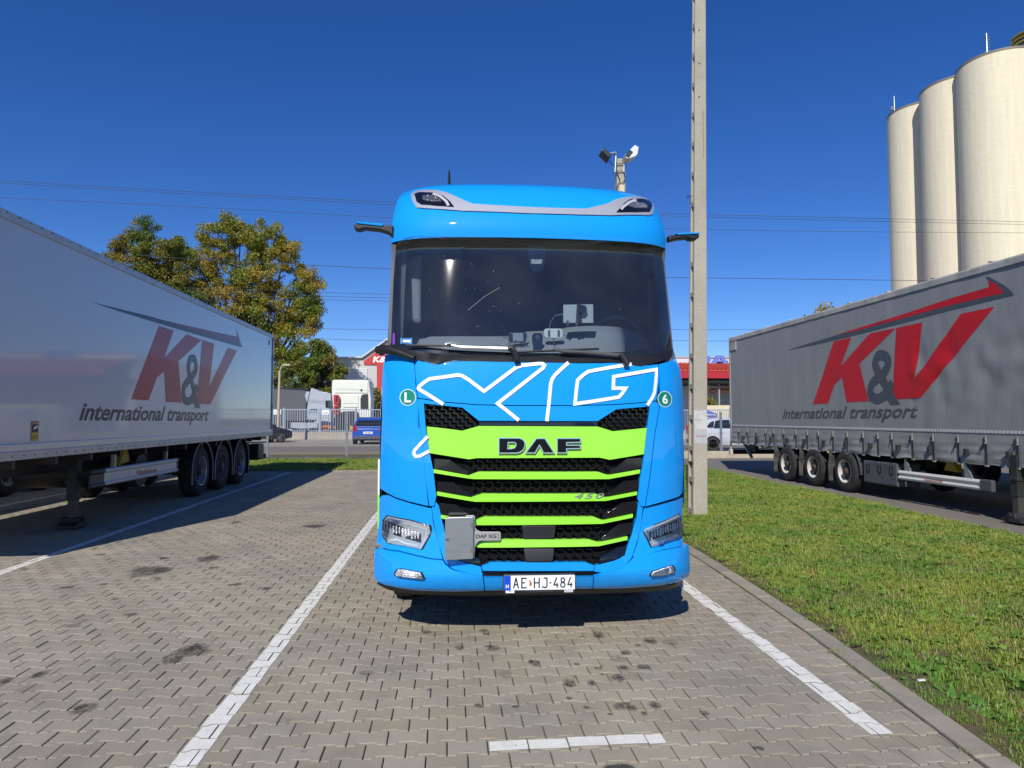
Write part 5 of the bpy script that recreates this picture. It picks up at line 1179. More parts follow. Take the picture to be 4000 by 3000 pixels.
def cx_(y, z):
    """sideways bulge of the curtain"""
    d = .012 * mnoise.noise(Vector((y * .55, z * .5, 1))) + .005 * mnoise.noise(Vector((y * 2.4, z * .6, 5)))
    if 8.5 < y < 12.5 and 1.8 < z < 3.2: d += .03 * mnoise.noise(Vector((y * 2.6, z * 3.0, 8)))
    if z < 1.36:
        k = (1.36 - z) / .5; i = min(range(len(STY_)), key=lambda q: abs(STY_[q] - y)); dd = min(abs(STY_[i] - y) / .25, 1)
        d += k * (.02 * dd + .02 * mnoise.noise(Vector((y * 3.1, z * 9, 2)))) + .018 * math.sin(z * 45 + y * 2) * k * dd
    return RX - d + .0
ys = np.linspace(RY0, RY1, 260); zs = list(np.linspace(RZ0, 1.36, 12)) + list(np.linspace(1.46, RZ1 - .12, 26)); v = []; f = []
for y in ys:
    for z in zs:
        zz = z
        if z == zs[0]: zz = z + .02 * math.sin(y * 9.1) * .5 + .015 * mnoise.noise(Vector((y * 4, 0, 0)))
        v.append((cx_(y, z), y, zz))
nz_ = len(zs); f = [(i * nz_ + k, i * nz_ + k + 1, (i + 1) * nz_ + k + 1, (i + 1) * nz_ + k) for i in range(len(ys) - 1) for k in range(nz_ - 1)]
m = MB(); m.add(v, f); m.build('curtain', CURT, TRR, smooth=70)
m = MB(); m.box(RX + .03, RX2, RY0, RY1, RZ0 + .28, RZ1 - .02); m.build('body', M('body_grey', (.25, .25, .24), .6), TRR)
ROOF_ = M('rail_weathered', (.44, .42, .38), .6, metal=.1, var=.2, vs=3, dirt=((.12, .11, .1), .5), ds=4)
m = MB(); m.prism([(RX - .02, RZ1 - .135), (RX - .02, RZ1 - .03), (RX + .0, RZ1), (RX + .12, RZ1 + .02), (RX2, RZ1 + .02), (RX2, RZ1 - .12), (RX + .1, RZ1 - .13)], RY0 - .02, RY1 + .02); m.build('roof_rail', ROOF_, TRR, bevel=.008)
m = MB(); 
for k in range(10): y = RY1 - 1.1 - k * 1.35; m.box(RX + .0, RX + .12, y - .03, y + .03, RZ1 + .015, RZ1 + .032)
m.build('roof_clips', ROOF_, TRR)
m = MB(); m.box(RX - .012, RX + .12, RY1 - .02, RY1 + .07, RZ0 + .02, RZ1 + .0); m.box(RX + .1, RX2, RY1, RY1 + .05, RZ0 + .2, RZ1); m.build('rear_frame', M('frame_pale', (.34, .34, .32), .5), TRR, bevel=.008)
m = MB(); m.box(RX - .03, RX - .005, RY1 - .50, RY1 - .05, RZ1 - .42, RZ1 - .17); m.build('corner_patch', ROOF_, TRR, bevel=.004)
def onC(pts, lift=.006): return [tuple(onX(x, y, RX)[1:]) for x, y in pts]
def decalC(loops, name, mat, lift=.005):
    vs, fs = curve_mesh([onC(L) for L in loops]); bm = bmesh.new(); B_ = [bm.verts.new((0, a, b)) for a, b in vs]
    for q in fs:
        try: bm.faces.new([B_[i] for i in q])
        except ValueError: pass
    for y in np.arange(8, 21, .055): bmesh.ops.bisect_plane(bm, geom=bm.verts[:] + bm.edges[:] + bm.faces[:], plane_co=(0, y, 0), plane_no=(0, 1, 0))
    for z in np.arange(1.4, 4.1, .12): bmesh.ops.bisect_plane(bm, geom=bm.verts[:] + bm.edges[:] + bm.faces[:], plane_co=(0, 0, z), plane_no=(0, 0, 1))
    bmesh.ops.triangulate(bm, faces=bm.faces[:])
    for q in bm.verts: q.co.x = cx_(q.co.y, q.co.z) - lift
    bmesh.ops.translate(bm, verts=bm.verts, vec=-TRR.location); me = bpy.data.meshes.new(name); bm.to_mesh(me); bm.free(); me.materials.append(mat)
    finish(me, 60); o = bpy.data.objects.new(name, me); COL.objects.link(o); o.parent = TRR; return o
R3 = lambda pts: crop(3100, 1050, 2212 / 900, pts)
CRED = M('curtain_red', (.56, .016, .024), .42, spec=.2, bump=.25, bs=2, dist=.05, var=.08, vs=2); CGREY = M('curtain_slate', (.065, .075, .088), .42, var=.1, vs=2)
decalC([R3([(388, 697), (555, 660), (455, 935), (735, 620), (980, 570), (632, 910), (718, 1268), (512, 1280), (467, 1038), (393, 1112), (333, 1290), (188, 1300)])], 'logo_letter', CRED)
decalC([R3([(988, 568), (1238, 514), (1168, 1058), (1608, 432), (1925, 365), (1220, 1238), (953, 1252), (963, 1055)])], 'logo_letter', CRED)
decalC([R3([(-65, 782), (200, 700), (410, 637), (560, 606), (1000, 489), (1500, 354), (2018, 230), (1950, 150), (1870, 108), (1847, 68), (1900, 90), (2020, 160), (2080, 205), (2115, 250), (1500, 400), (980, 537), (550, 648), (200, 730)])], 'logo_arrow', CGREY)
decalC([R3([(410, 635), (700, 545), (1000, 453), (1500, 287), (1800, 198), (1870, 178), (1885, 155), (1870, 108), (1950, 150), (2018, 230), (1500, 353), (1000, 488), (560, 605)])], 'logo_arrow', CRED, .0065)
P = [tuple(p) for p in smooth_path([np.array(p) for p in onC(R3([(960, 1270), (905, 1150), (830, 1020), (790, 930), (790, 880), (815, 835), (850, 825), (892, 845), (912, 890), (905, 935), (860, 1010), (780, 1075), (745, 1130), (740, 1190), (770, 1235), (825, 1245), (880, 1200), (925, 1140), (955, 1095)]))], 5)]
vv, ff = ribbon(P, .20); m = MB(); m.add([(cx_(a, b) - .0065 - .00003 * (i // 2), a, b) for i, (a, b) in enumerate(vv)], ff); m.build('logo_ampersand', CGREY, TRR, fix=False)
decalC([R3([(722, 1268), (735, 1200), (770, 1235), (825, 1245), (870, 1210), (905, 1230), (985, 1250), (1028, 1297), (935, 1303), (910, 1256)])], 'logo_ampersand', CGREY, .008)
a = onX(*R4([(632, 950)])[0], RX); b_ = onX(*R4([(1368, 945)])[0], RX); tp = onX(*R4([(665, 893)])[0], RX)
v, f = text_mesh('international transport', .018, .35); v = np.array(v); w_ = v[:, 0].max(); h_ = v[:, 1].max(); ds = .215 * h_
m = MB(); TT_ = [(a[1] + (b_[1] - a[1]) * x / w_, a[2] + (b_[2] - a[2]) * x / w_ + (y - ds) / (h_ - ds) * (tp[2] - a[2])) for x, y in v]; m.add([(cx_(p_, q_) - .006, p_, q_) for p_, q_ in TT_], f); m.build('logo_lettering', CGREY, TRR, fix=False)
# reflective tape: little white blocks
m = MB(); y = RY0 + .05
while y < RY1 - .03:
    m.add([(cx_(y, 1.41) - .012, y, 1.385), (cx_(y, 1.41) - .012, y + .066, 1.385), (cx_(y, 1.43) - .012, y + .066, 1.435), (cx_(y, 1.43) - .012, y, 1.435)], [(0, 1, 2, 3)]); y += .078
o = m.build('reflective_tape', M('tape_silver', (.55, .57, .58), .35), TRR, fix=False)
BUCK = M('buckle_steel', (.42, .40, .35), .4, metal=.5); STRAP = M('strap_black', (.016, .017, .02), .7); SHADE = M('strap_tail', (.03, .034, .045), .7)
rd = random.Random(3); b0 = None
for y in STY_:
    z = 1.30; x = cx_(y, z) - .012
    m = MB(); m.box(x - .022, x, y - .010, y + .010, z - .08, z + .05); m.box(x - .02, x - .002, y - .022, y + .022, z + .035, z + .05); m.box(x - .028, x - .008, y - .015, y + .015, z - .09, z - .06)
    bk_ = m.build('strap_buckle', BUCK, TRR)
    m = MB(); xb = cx_(y, .9) - .02; zb = RZ0 - .01; m.add([(x - .010, y - .015, z - .08), (x - .010, y + .015, z - .08), (xb, y + .015, zb), (xb, y - .015, zb), (x - .005, y - .015, z - .08), (x - .005, y + .015, z - .08), (xb + .006, y + .015, zb), (xb + .006, y - .015, zb)], [(0, 1, 2, 3), (7, 6, 5, 4), (0, 4, 5, 1), (1, 5, 6, 2), (2, 6, 7, 3), (3, 7, 4, 0)])
    dx = rd.uniform(.03, .13); q = (x - .02, y, z - .03); m.bar(q, (x - .03, y + dx, z - rd.uniform(.08, .22)), .003, .02, 0); m.bar(q, (x - .03, y + dx * .5, z - rd.uniform(.12, .2)), .003, .018, 0)
    m.build('strap', STRAP, bk_)
    m = MB(); m.box(xb - .010, xb + .02, y - .032, y + .032, RZ0 - .022, RZ0 + .003); m.build('strap_hook', BUCK, bk_)
m = MB(); m.box(RX + .02, RX + .12, RY0, RY1, RZ0 - .0, RZ0 + .26); m.build('side_beam', DARKMET, TRR)
RWY = [14.7, 16.05, 17.4]
running_gear(TRR, RX - .13, RX2 - .03, -1, RWY, RY0, RY1, RZ0 + .28, [RIMW, RIMW, RIMW], .86)
for y in RWY:
    m = MB(); v = []
    for i, (yy, zz) in enumerate([(y + .56, .92), (y + .54, .76), (y + .60, .58), (y + .585, .30), (y + .58, .20)]): v += [(RX - .09, yy, zz), (RX + .35, yy, zz)]
    m.add(v, [(2 * i, 2 * i + 1, 2 * i + 3, 2 * i + 2) for i in range(4)]); o = m.build('mudflap', M('flap_dirty', (.055, .053, .05), .85, var=.5, vs=9, bump=.6, bs=30), TRR); sm = o.modifiers.new('solid', 'SOLIDIFY'); sm.thickness = .02
v, f = guard_arc(RWY[0], .46, .54, RX - .02, RX + .4, 130, 185); m = MB(); m.add(v, f); m.build('mudguard', M('guard_darkgrey', (.05, .053, .06), .45), TRR, smooth=40)
# tool box
RB = lambda pts: crop(3000, 1700, 2212 / 1000, pts)
ty0 = float(onX(*RB([(1115, 350)])[0], RX)[1]); ty1 = float(onX(*RB([(822, 300)])[0], RX)[1]); tz1 = float(onX(*RB([(830, 215)])[0], RX)[2]); tz0 = float(onX(*RB([(830, 405)])[0], RX)[2])
BOXP = M('toolbox_grey', (.075, .078, .082), .6, var=.15, vs=12, dirt=((.15, .145, .135), .4), ds=6)
m = MB(); m.box(RX + .0, RX + .5, ty0, ty1, tz0, tz1); tb = m.build('tool_box', BOXP, TRR, bevel=.03)
for k in (.16, .5, .84):
    y = ty1 - (ty1 - ty0) * k; m = MB(); m.prism([(y - .06, tz1 - .08), (y + .06, tz1 - .08), (y + .06, tz1 - .2), (y + .02, tz1 - .26), (y - .06, tz1 - .24)], RX - .006, RX, 'X'); m.build('latch_recess', BLACK, tb)
    m = MB(); m.box(RX - .014, RX - .006, y - .022, y + .022, tz1 - .22, tz1 - .10); m.build('latch', GREYP, tb, bevel=.004)
# side guard of two aluminium planks
sy0 = float(onX(*RB([(1840, 430)])[0], RX)[1]); sy1 = float(onX(*RB([(1130, 350)])[0], RX)[1]); sz1 = float(onX(*RB([(1840, 385)])[0], RX)[2]); sz0 = float(onX(*RB([(1840, 478)])[0], RX)[2])
GRD2 = M('guard_aluminium_sun', (.72, .70, .64), .45, metal=.15, var=.06, dirt=((.3, .28, .24), .3))  # paler than the left guard: grazing sunlight put into the colour
m = MB(); h = sz1 - sz0
for a0, a1 in ((0, .44), (.52, 1)): m.prism([(RX + .03, sz0 + h * a0), (RX - .0, sz0 + h * (a0 + .03)), (RX - .018, sz0 + h * (a0 + a1) / 2), (RX - .0, sz0 + h * (a1 - .03)), (RX + .03, sz0 + h * a1)], sy0, sy1)
m.box(RX + .02, RX + .05, sy0, sy1, sz0 + .02, sz1 - .02); sgr = m.build('side_guard', GRD2, TRR, bevel=.003)
m = MB(); m.box(RX - .028, RX + .06, sy0 - .26, sy0, sz0 - .012, sz1 + .012); m.build('guard_cap', GREYP, sgr, bevel=.025)
textX('Kässbohrer', RX - .014, RB([(1355, 392)])[0], RB([(1520, 410)])[0], RB([(1360, 373)])[0], 'guard_lettering', M('guard_red2', (.45, .03, .02), .4), sgr, -1, lift=-.012, bold=.03, shear=.2, desc=.02)
for px in (1195, 1715):
    p = onX(*RB([(px, 290)])[0], RX + .03); m = MB(); m.prism([(p[1] - .15, sz1 - .03), (p[1] + .04, sz1 - .03), (p[1] + .04, sz1 + .22), (p[1] + .0, sz1 + .24)], RX + .02, RX + .05, 'X'); m.build('guard_bracket', M('bracket_zinc', (.35, .36, .37), .4, metal=.7), TRR)
p = onX(*RB([(1590, 260)])[0], RX + .4); m = MB(); m.prism([(p[1] - .16, p[2] - .12), (p[1] + .2, p[2] - .1), (p[1] + .02, p[2] + .22)], RX + .38, RX + .5, 'X'); m.build('wheel_chock', CHOCK, TRR, bevel=.01)
for px in ((468, 135), (1180, 188)):
    p = onX(*RB([px])[0], RX + .02); m = MB(); m.box(RX + .0, RX + .05, p[1] - .06, p[1] + .06, p[2] - .025, p[2] + .025); m.build('marker_lamp', AMBER, TRR, bevel=.012)
landing(TRR, RX + .02, 10.05, -1, RZ0 + .2); landing(TRR, RX2 - .3, 9.95, 1, RZ0 + .2)
m = MB(); m.box(RX + .06, RX2 - .06, RY1 + .1, RY1 + .22, .50, .64); m.box(RX + .5, RX + .6, RY1 - .6, RY1 + .12, .6, .95); m.build('underrun_bar', DARKMET, TRR, bevel=.008)
m = MB(); m.box(RX + .0, RX + .08, RY1 + .08, RY1 + .24, .48, .66); m.box(RX + .02, RX + .06, RY1 + .1, RY1 + .16, .66, .95); m.build('tail_lamp', M('lamp_dusty', (.5, .47, .4), .5), TRR, bevel=.01)
m = MB(); m.bar((RX + .25, RY1 - .9, .45), (RX + .25, RY1 - .2, 1.0), .08, .05); m.build('strut', ROOF_, TRR)

r = TRR.copy(); COL.objects.link(r); r.location = (TRR.location.x + 3.7, TRR.location.y - 2.0, 0)  # unseen trailer added so the gap under the curtain trailer reads dark
for ch in list(TRR.children):
    if ch.name.split('.')[0] in ('body', 'chassis', 'wheel', 'side_beam', 'landing_leg', 'rear_frame', 'tool_box'):
        c = ch.copy(); COL.objects.link(c); c.parent = r
        for g_ in ch.children: d = g_.copy(); COL.objects.link(d); d.parent = c
tag(r, 'further trailer parked beyond the grey curtain trailer, glimpsed only through the gap under it', 'trailer')
# ================================================================ POLES AND WIRES
def pole_nodes(t, N, L, b):
    tc = N.new('ShaderNodeTexCoord'); pos = tc.outputs['Object']
    c = nmix(N, L, nrange(N, L, nnoise(N, L, pos, 1.6, 6, .6), .35, .7, 0, 1), (.46, .43, .345), (.38, .35, .275))
    c = nmix(N, L, nrange(N, L, nnoise(N, L, pos, 55, 3, .6), .60, .66, 0, .8), c, (.15, .125, .09))
    c = nmix(N, L, nrange(N, L, nnoise(N, L, pos, 160, 2), .3, .7, 0, .35), c, (.22, .20, .16))
    L.new(c, b.inputs['Base Color']); b.inputs['Roughness'].default_value = .95
    nbump(N, L, b, nnoise(N, L, pos, 60, 4), .8, .01)
CONC = world_noise_mat('pole_concrete', pole_nodes)
def pole_px(y): return onY(2757, y, 11.12)
PX1 = 4.2086; LEAN = 0.01044      # right edge at the ground, and its slight lean
PL = thing('concrete_pole', 'tall square concrete pole with a white painted patch, standing in grass beside the blue truck', 'utility pole', (4.03, 11.25, 0))
def pw(z): return .245 - .0065 * z     # width of the front face
def pd(z): return .30 - .0165 * z     # depth
m = MB(); Zs = [0, 2, 4, 6, 8, 10.2]
def ring_(z, x0, x1, y0, y1): return [(x0, y0, z), (x1, y0, z), (x1, y1, z), (x0, y1, z)]
def taper_box(m, fx0, fx1, fy0, fy1, zs):
    v = []; 
    for z in zs: v += ring_(z, fx0(z), fx1(z), fy0(z), fy1(z))
    n = len(zs); f = [(4 * i + k, 4 * i + (k + 1) % 4, 4 * (i + 1) + (k + 1) % 4, 4 * (i + 1) + k) for i in range(n - 1) for k in range(4)] + [(3, 2, 1, 0), (4 * n - 4, 4 * n - 3, 4 * n - 2, 4 * n - 1)]
    m.add(v, f)
taper_box(m, lambda z: PX1 + LEAN * z - pw(z), lambda z: PX1 + LEAN * z, lambda z: 11.12, lambda z: 11.12 + pd(z) * .26, Zs)
taper_box(m, lambda z: PX1 + LEAN * z - pw(z), lambda z: PX1 + LEAN * z, lambda z: 11.12 + pd(z) * .78, lambda z: 11.12 + pd(z), Zs)
taper_box(m, lambda z: PX1 + LEAN * z - pw(z) + .035, lambda z: PX1 + LEAN * z - .035, lambda z: 11.12 + pd(z) * .2, lambda z: 11.12 + pd(z) * .85, Zs)
z = .0; pit = .515
k = 0
while z < 10:
    zz = z + .05; h = .10
    taper_box(m, lambda q: PX1 + LEAN * q - pw(q) + .002, lambda q: PX1 + LEAN * q - .01, lambda q: 11.12 + pd(q) * .2, lambda q: 11.12 + pd(q) * .85, [zz, zz + h]); z += pit
shaft = m.build('shaft', CONC, PL, bevel=.012)
m = MB(); z = .05
while z < 10:
    y0 = 11.12 + pd(z) * .34; x = PX1 + LEAN * z - pw(z) + .032; P = [(y0, z - .26 + .0), (y0 + .02, z - .20), (y0 + .035, z - .10), (y0 + .045, z - .03), (y0 + .02, z - .0), (y0 - .005, z - .03), (y0 - .008, z - .12)]
    if z > .3: m.prism(P, x - .004, x + .004, 'X')
    z += pit
o = m.build('pocket_hole', M('hole_dark', (.012, .011, .010), 1), PL)
P = [onY(x, y, 11.118) for x, y in ((2697, 1603), (2720, 1602), (2757, 1604), (2759, 1733), (2699, 1732))]; m = MB()
xl, xr = PX1 + LEAN * 1.7 - pw(1.7) + .004, PX1 + LEAN * 1.3 - .004; zt, zm, zb = P[0][2], onY(2720, 1676, 11.118)[2], P[3][2]
m.add([(xl, 11.1185, zm), (xr, 11.1185, zm), (xr, 11.1185, zt), (xr - .06, 11.1185, zt + .008), (xl + .08, 11.1185, zt - .004), (xl, 11.1185, zt)], [tuple(range(6))], 0)
m.add([(xl, 11.1185, zb), (xr, 11.1185, zb), (xr, 11.1185, zm), (xl, 11.1185, zm)], [(0, 1, 2, 3)], 1)
m.build('painted_patch', [M('patch_white', (.56, .56, .54), .8, dirt=((.33, .31, .26), .9), ds=12, bump=.4, bs=50), M('patch_grey', (.42, .43, .44), .8, var=.08, vs=10)], PL, fix=False)
v, f = text_mesh('KARÁCSOND', .015, fit=(.17, .026)); z0 = onY(2720, 1706, 11.118)[2]; m = MB(); m.add([(xl + .035 + a, 11.1165, z0 + b) for a, b in v], f); m.build('stencil_lettering', M('stencil_red', (.42, .10, .07), .7), PL, fix=False)
RUST = M('rust_streak', (.25, .13, .06), .9, var=.3, vs=14)
for px, y0, y1, w_ in ((2708, 1782, 1890, .012), (2746, 430, 620, .012)):
    a, b_ = onY(px, y0, 11.118), onY(px, y1, 11.118); m = MB(); m.add([(a[0] - w_ / 2, 11.1175, a[2]), (a[0] + w_ / 2, 11.1175, a[2]), (a[0] + w_ * .25, 11.1175, b_[2]), (a[0] - w_ * .25, 11.1175, b_[2])], [(0, 1, 2, 3)]); m.build('rust_streak', RUST, PL, fix=False)
m = MB()
for y in (118, 248, 378): p = onY(2731, y, 11.118); m.add([(p[0] + .013 * math.cos(t), 11.1165, p[2] + .013 * math.sin(t)) for t in np.linspace(0, 6.28, 9, endpoint=False)], [tuple(range(9))])
m.build('bolt_hole', MATS['hole_dark'], PL, fix=False)
p = onY(2690, 768, 11.2); m = MB(); m.tube(smooth_path([(p[0] + .06, 11.2, p[2]), (p[0] - .01, 11.18, p[2] + .01), (p[0] - .045, 11.18, p[2]), (p[0] - .03, 11.18, p[2] - .03), (p[0] + .02, 11.18, p[2] - .03), (p[0] + .01, 11.18, p[2] - .12)], 4), .006, 6); m.build('wire_hook', BLACK, PL)
m = MB(); m.box(xl - .02, xl + .05, 11.13, 11.36, .88, .91); m.build('clamp', M('rusty_steel', (.10, .045, .025), .8), PL)

Y2 = 15.5
q0 = onY(2422, 625, Y2); PZ = float(q0[2]); FX = float(q0[0])
FP = thing('floodlight_pole', 'concrete pole behind the truck carrying two floodlights that point left and right', 'light pole', (FX, Y2, 0))
m = MB(); taper_box(m, lambda z: FX - .16 + .008 * z, lambda z: FX + .10 - .0 * z, lambda z: Y2 - .12, lambda z: Y2 + .12, [0, PZ]); m.build('shaft', CONC, FP, bevel=.03)
F7 = lambda pts: crop(2250, 500, 2.552, pts)
def fl7(pts, y=Y2 - .16): return [tuple(onY(x, yy, y)) for x, yy in F7(pts)]
m = MB(); m.tube(fl7([(400, 250), (396, 330), (390, 440)]), .022, 8); m.tube(fl7([(510, 318), (480, 345), (478, 440)]), .018, 8); m.build('bracket_tube', M('galvanised', (.45, .46, .47), .4, metal=.8), FP)
m = MB()
for zz in (352, 425): m.tube(fl7([(388, zz), (430, zz + 3), (484, zz)]), .012, 6)
m.build('band', MATS['galvanised'], FP)
m = MB(); m.tube(fl7([(330, 325), (350, 360), (385, 372)]), .009, 6); m.tube(fl7([(388, 380), (420, 470), (440, 530), (410, 575), (402, 630)]), .009, 6); m.tube(fl7([(478, 440), (490, 500), (470, 545), (440, 560)]), .009, 6); m.build('cable', BLACK, FP)
def lampbox(pts, arm, glassp, body, nm):
    P = fl7(pts, Y2 - .3); m = MB(); m.prism([(a[0], a[2]) for a in P], Y2 - .42, Y2 - .12); o = m.build('floodlight', body, FP, bevel=.01); o['label'] = nm
    P = fl7(glassp, Y2 - .3); m = MB(); m.prism([(a[0], a[2]) for a in P], Y2 - .435, Y2 - .42); m.build('lamp_glass', M('lamp_glass', (.06, .065, .06), .15, coat=1), o)
    m = MB(); m.tube(fl7(arm, Y2 - .2), .018, 8); m.build('lamp_arm', MATS['galvanised'], o)
lampbox([(240, 250), (262, 215), (345, 280), (322, 330)], [(322, 258), (395, 243), (400, 260)], [(248, 250), (264, 226), (332, 280), (316, 315)], BLACK, 'black floodlight pointing left')
lampbox([(472, 290), (575, 188), (612, 210), (600, 280), (580, 300), (520, 322), (488, 322)], [(480, 345), (515, 318)], [(474, 294), (520, 235), (552, 260), (510, 315)], M('lamp_white', (.7, .7, .72), .4), 'white backed floodlight pointing right')
m = MB(); a, b_ = fl7([(428, 570)])[0], fl7([(480, 625)])[0]; m.box(a[0], b_[0], Y2 - .2, Y2 - .12, b_[2] - .1, a[2]); m.build('junction_box', M('box_cream', (.6, .56, .38), .5), FP, bevel=.006)

WIRE = M('wire_dark', (.05, .05, .055), .6)
S22 = 4000 / 2212
def wire(pts, Y, r=.014, label='', ext=True):
    P = [np.array(onY(x * S22, y * S22, Y)) for x, y in pts]; P = smooth_path(P, 6)
    m = MB(); m.tube(P, r * .95, 5, caps=False); o = m.build('overhead_wire', WIRE, smooth=60); tag(o, label, 'power line', 'overhead wires crossing behind the truck'); return o
G1 = 'thin overhead wire of the upper bundle running behind the truck roof'
wire([(-60, 387), (0, 390), (300, 408), (600, 424), (865, 438), (1150, 450), (1435, 461), (1800, 470), (2212, 479), (2300, 481)], 40, .013, 'topmost of the overhead wires, passing just above roof height behind the truck')
wire([(-60, 392), (0, 395), (300, 413), (600, 429), (865, 443), (1150, 455), (1435, 466), (1800, 476), (2212, 485), (2300, 487)], 40, .013, 'overhead wire just below the topmost one, passing behind the truck roof')
wire([(-60, 423), (0, 427), (300, 441), (600, 457), (855, 471), (1150, 483), (1440, 494), (1800, 500), (2212, 503), (2300, 504)], 40, .011, 'third overhead wire from the top, above the crown of the large tree')
wire([(300, 551), (405, 559), (620, 570), (850, 581), (1150, 590), (1450, 599), (1980, 606), (2100, 608)], 36, .015, 'overhead wire crossing the middle of the large tree crown and running to the silos')
for i, dy in enumerate((0, 8, 15)):
    wire([(400, 622 + dy), (560, 626 + dy), (700, 632 + dy), (850, 636 + dy), (1150, 646 + dy)], 33, .010, ['upper', 'middle', 'lowest'][i] + ' of the three close wires crossing the tree crown above the white trailer')
wire([(640, 706), (700, 710), (850, 712), (1150, 713), (1455, 712), (1640, 712), (1700, 712)], 34, .010, 'overhead wire crossing low sky level with the roof line of the grey trailer')
wire([(640, 730), (700, 732), (850, 736), (1150, 738), (1460, 736), (1580, 737), (1700, 737)], 34, .010, 'lowest overhead wire, just above the warehouse roofs')

# ================================================================ SILOS
def silo_nodes(t, N, L, b):
    tc = N.new('ShaderNodeTexCoord'); pos = tc.outputs['Object']; mp = N.new('ShaderNodeMapping'); mp.inputs['Scale'].default_value = (2.2, 2.2, .12); L.new(pos, mp.inputs[0])
    c = nmix(N, L, nrange(N, L, nnoise(N, L, mp.outputs[0], 1.3, 6, .6), .35, .7, 0, .8), (.74, .67, .485), (.64, .58, .43))
    mp2 = N.new('ShaderNodeMapping'); mp2.inputs['Scale'].default_value = (.3, .3, 1.2); L.new(pos, mp2.inputs[0])
    c = nmix(N, L, nrange(N, L, nnoise(N, L, mp2.outputs[0], 2.2, 4, .6), .55, .8, 0, .35), c, (.60, .55, .41))
    L.new(c, b.inputs['Base Color']); b.inputs['Roughness'].default_value = .9
    nbump(N, L, b, nmath(N, L, 'ADD', nnoise(N, L, mp2.outputs[0], 3, 5, .7), nnoise(N, L, pos, 2.5, 4)), .3, .08)
SILO = world_noise_mat('silo_render', silo_nodes)
RS = 3.3; HS = 10 * RS + CH
lab = ['leftmost and farthest of the three cream concrete silos, with a small antenna', 'middle one of the three cream concrete silos', 'rightmost and nearest of the cream concrete silos, with a lattice aerial on its rim']
for k, (xk, yk) in enumerate(((15.32, 20.948), (15.259, 19.256), (15.365, 17.814))):
    cx, cy = xk * RS, yk * RS; r = thing('silo', lab[k], 'silo', (cx, cy, 0), group='row of grain silos')
    m = MB(); m.lathe([(RS, -.1), (RS, HS - .25), (RS - .02, HS - .05), (RS - .12, HS), (0, HS + .15)], 96, 'Z', (cx, cy, 0)); m.build('wall', SILO, r, smooth=40)
    m = MB(); m.lathe([(RS + .03, HS - .22), (RS + .035, HS - .02), (RS - .05, HS + .03)], 96, 'Z', (cx, cy, 0)); m.build('rim', M('rim_flashing', (.20, .18, .14), .6), r)
    if k in (0, 2):
        p = ray(*((3494, 430) if k == 0 else (3856, 210))); tt = (cx - RS * .3) / p[0]; ax, ay = cx - RS * .35, cy - RS * .1
        a = math.atan2(p[0], p[1]); dist_ = math.hypot(cx, cy) - RS * .55; ax, ay = dist_ * math.sin(a), dist_ * math.cos(a)
        H_ = 1.7 if k == 0 else 2.4; m = MB(); m.tube([(ax, ay, HS - .1), (ax, ay, HS + H_)], [.06, .03], 6)
        if k == 2:
            for q in range(7): m.bar((ax - .04, ay, HS + .5 + q * .26), (ax + .32, ay, HS + .5 + q * .26), .03, .03)
            m.bar((ax, ay, HS + .9), (ax + .7, ay, HS), .05, .05); m.bar((ax, ay, HS + .9), (ax - .5, ay, HS), .05, .05)
        else: m.box(ax - .5, ax - .1, ay - .15, ay + .15, HS + .15, HS + .5)
        m.build('antenna', M('galvanised', (.45, .46, .47), .4, metal=.8), r)
    if k == 2:
        dxy = (cx + 3.1, cy - .6)
        m = MB(); m.lathe([(1.5, 0), (1.5, 2.4), (1.2, 2.9), (0, 3.2)], 40, 'Z', (*dxy, HS - .3)); m.build('roof_drum', M('drum_metal', (.12, .14, .13), .45, metal=.6), r, smooth=40)
        m = MB()
        for q in range(3): m.lathe([(1.65, 2.0 + q * .4), (1.7, 2.04 + q * .4), (1.65, 2.08 + q * .4)], 40, 'Z', (*dxy, HS - .3))
        m.build('railing', M('rail_yellow', (.35, .33, .1), .5), r)

# ================================================================ FENCES
FENC = M('fence_grey', (.20, .225, .26), .45, metal=.2); WIREM = M('fence_wire', (.12, .125, .13), .5)
FY = 27.85
fx = float(onY(1355, 1700, FY)[0]); r = thing('wire_fence', 'grey welded wire mesh fence with square posts behind the parking bays', 'fence', (0, FY, 0))
px_ = [fx + 3.05 * k for k in range(-4, 7)]
mp_ = MB(); mp_.box(-.045, .045, -.03, .03, 0, 1.86); mp_.box(-.05, .05, -.035, .035, 1.86, 1.88); mp_.box(-.09, .09, -.045, -.03, .32, .35); mp_.box(-.09, .09, -.045, -.03, 1.0, 1.03)
first = None
for x in px_:
    if first is None: o = mp_.build('post', FENC, None); first = o.data
    else: o = bpy.data.objects.new('post', first); COL.objects.link(o)
    o.parent = r; o.location = (x, 0, 0)
for i in range(len(px_) - 1):
    m = MB(); x0, x1 = px_[i] + .04, px_[i + 1] - .04; x = x0
    while x < x1: m.box(x, x + .0055, -.006, 0, .12, 1.78); x += .10
    z = .14
    while z < 1.8: m.box(x0, x1, -.008, -.002, z, z + .006); z += .2 if not (.3 < z < .4 or 1.0 < z < 1.1) else .06
    o = m.build('mesh_panel', WIREM, r, world=False, fix=False); o['kind'] = 'stuff'
m = MB(); m.box(px_[0], 2.9, FY - .04, FY + .04, -.05, .12); tag(m.build('fence_plinth', M('plinth_shade_tone', (.10, .095, .085), .9, var=.3)), 'low dark concrete plinth under the wire fence behind the bays', 'plinth')  # darker than the low wall: shade put into the plinth colour
m = MB(); m.box(2.9, 26, FY - .12, FY + .12, -.05, .27); tag(m.build('low_wall', M('wall_pale', (.42, .37, .28), .9, var=.15, bump=.3), bevel=.01), 'low pale concrete wall at the end of the service road, below the silver car', 'wall')
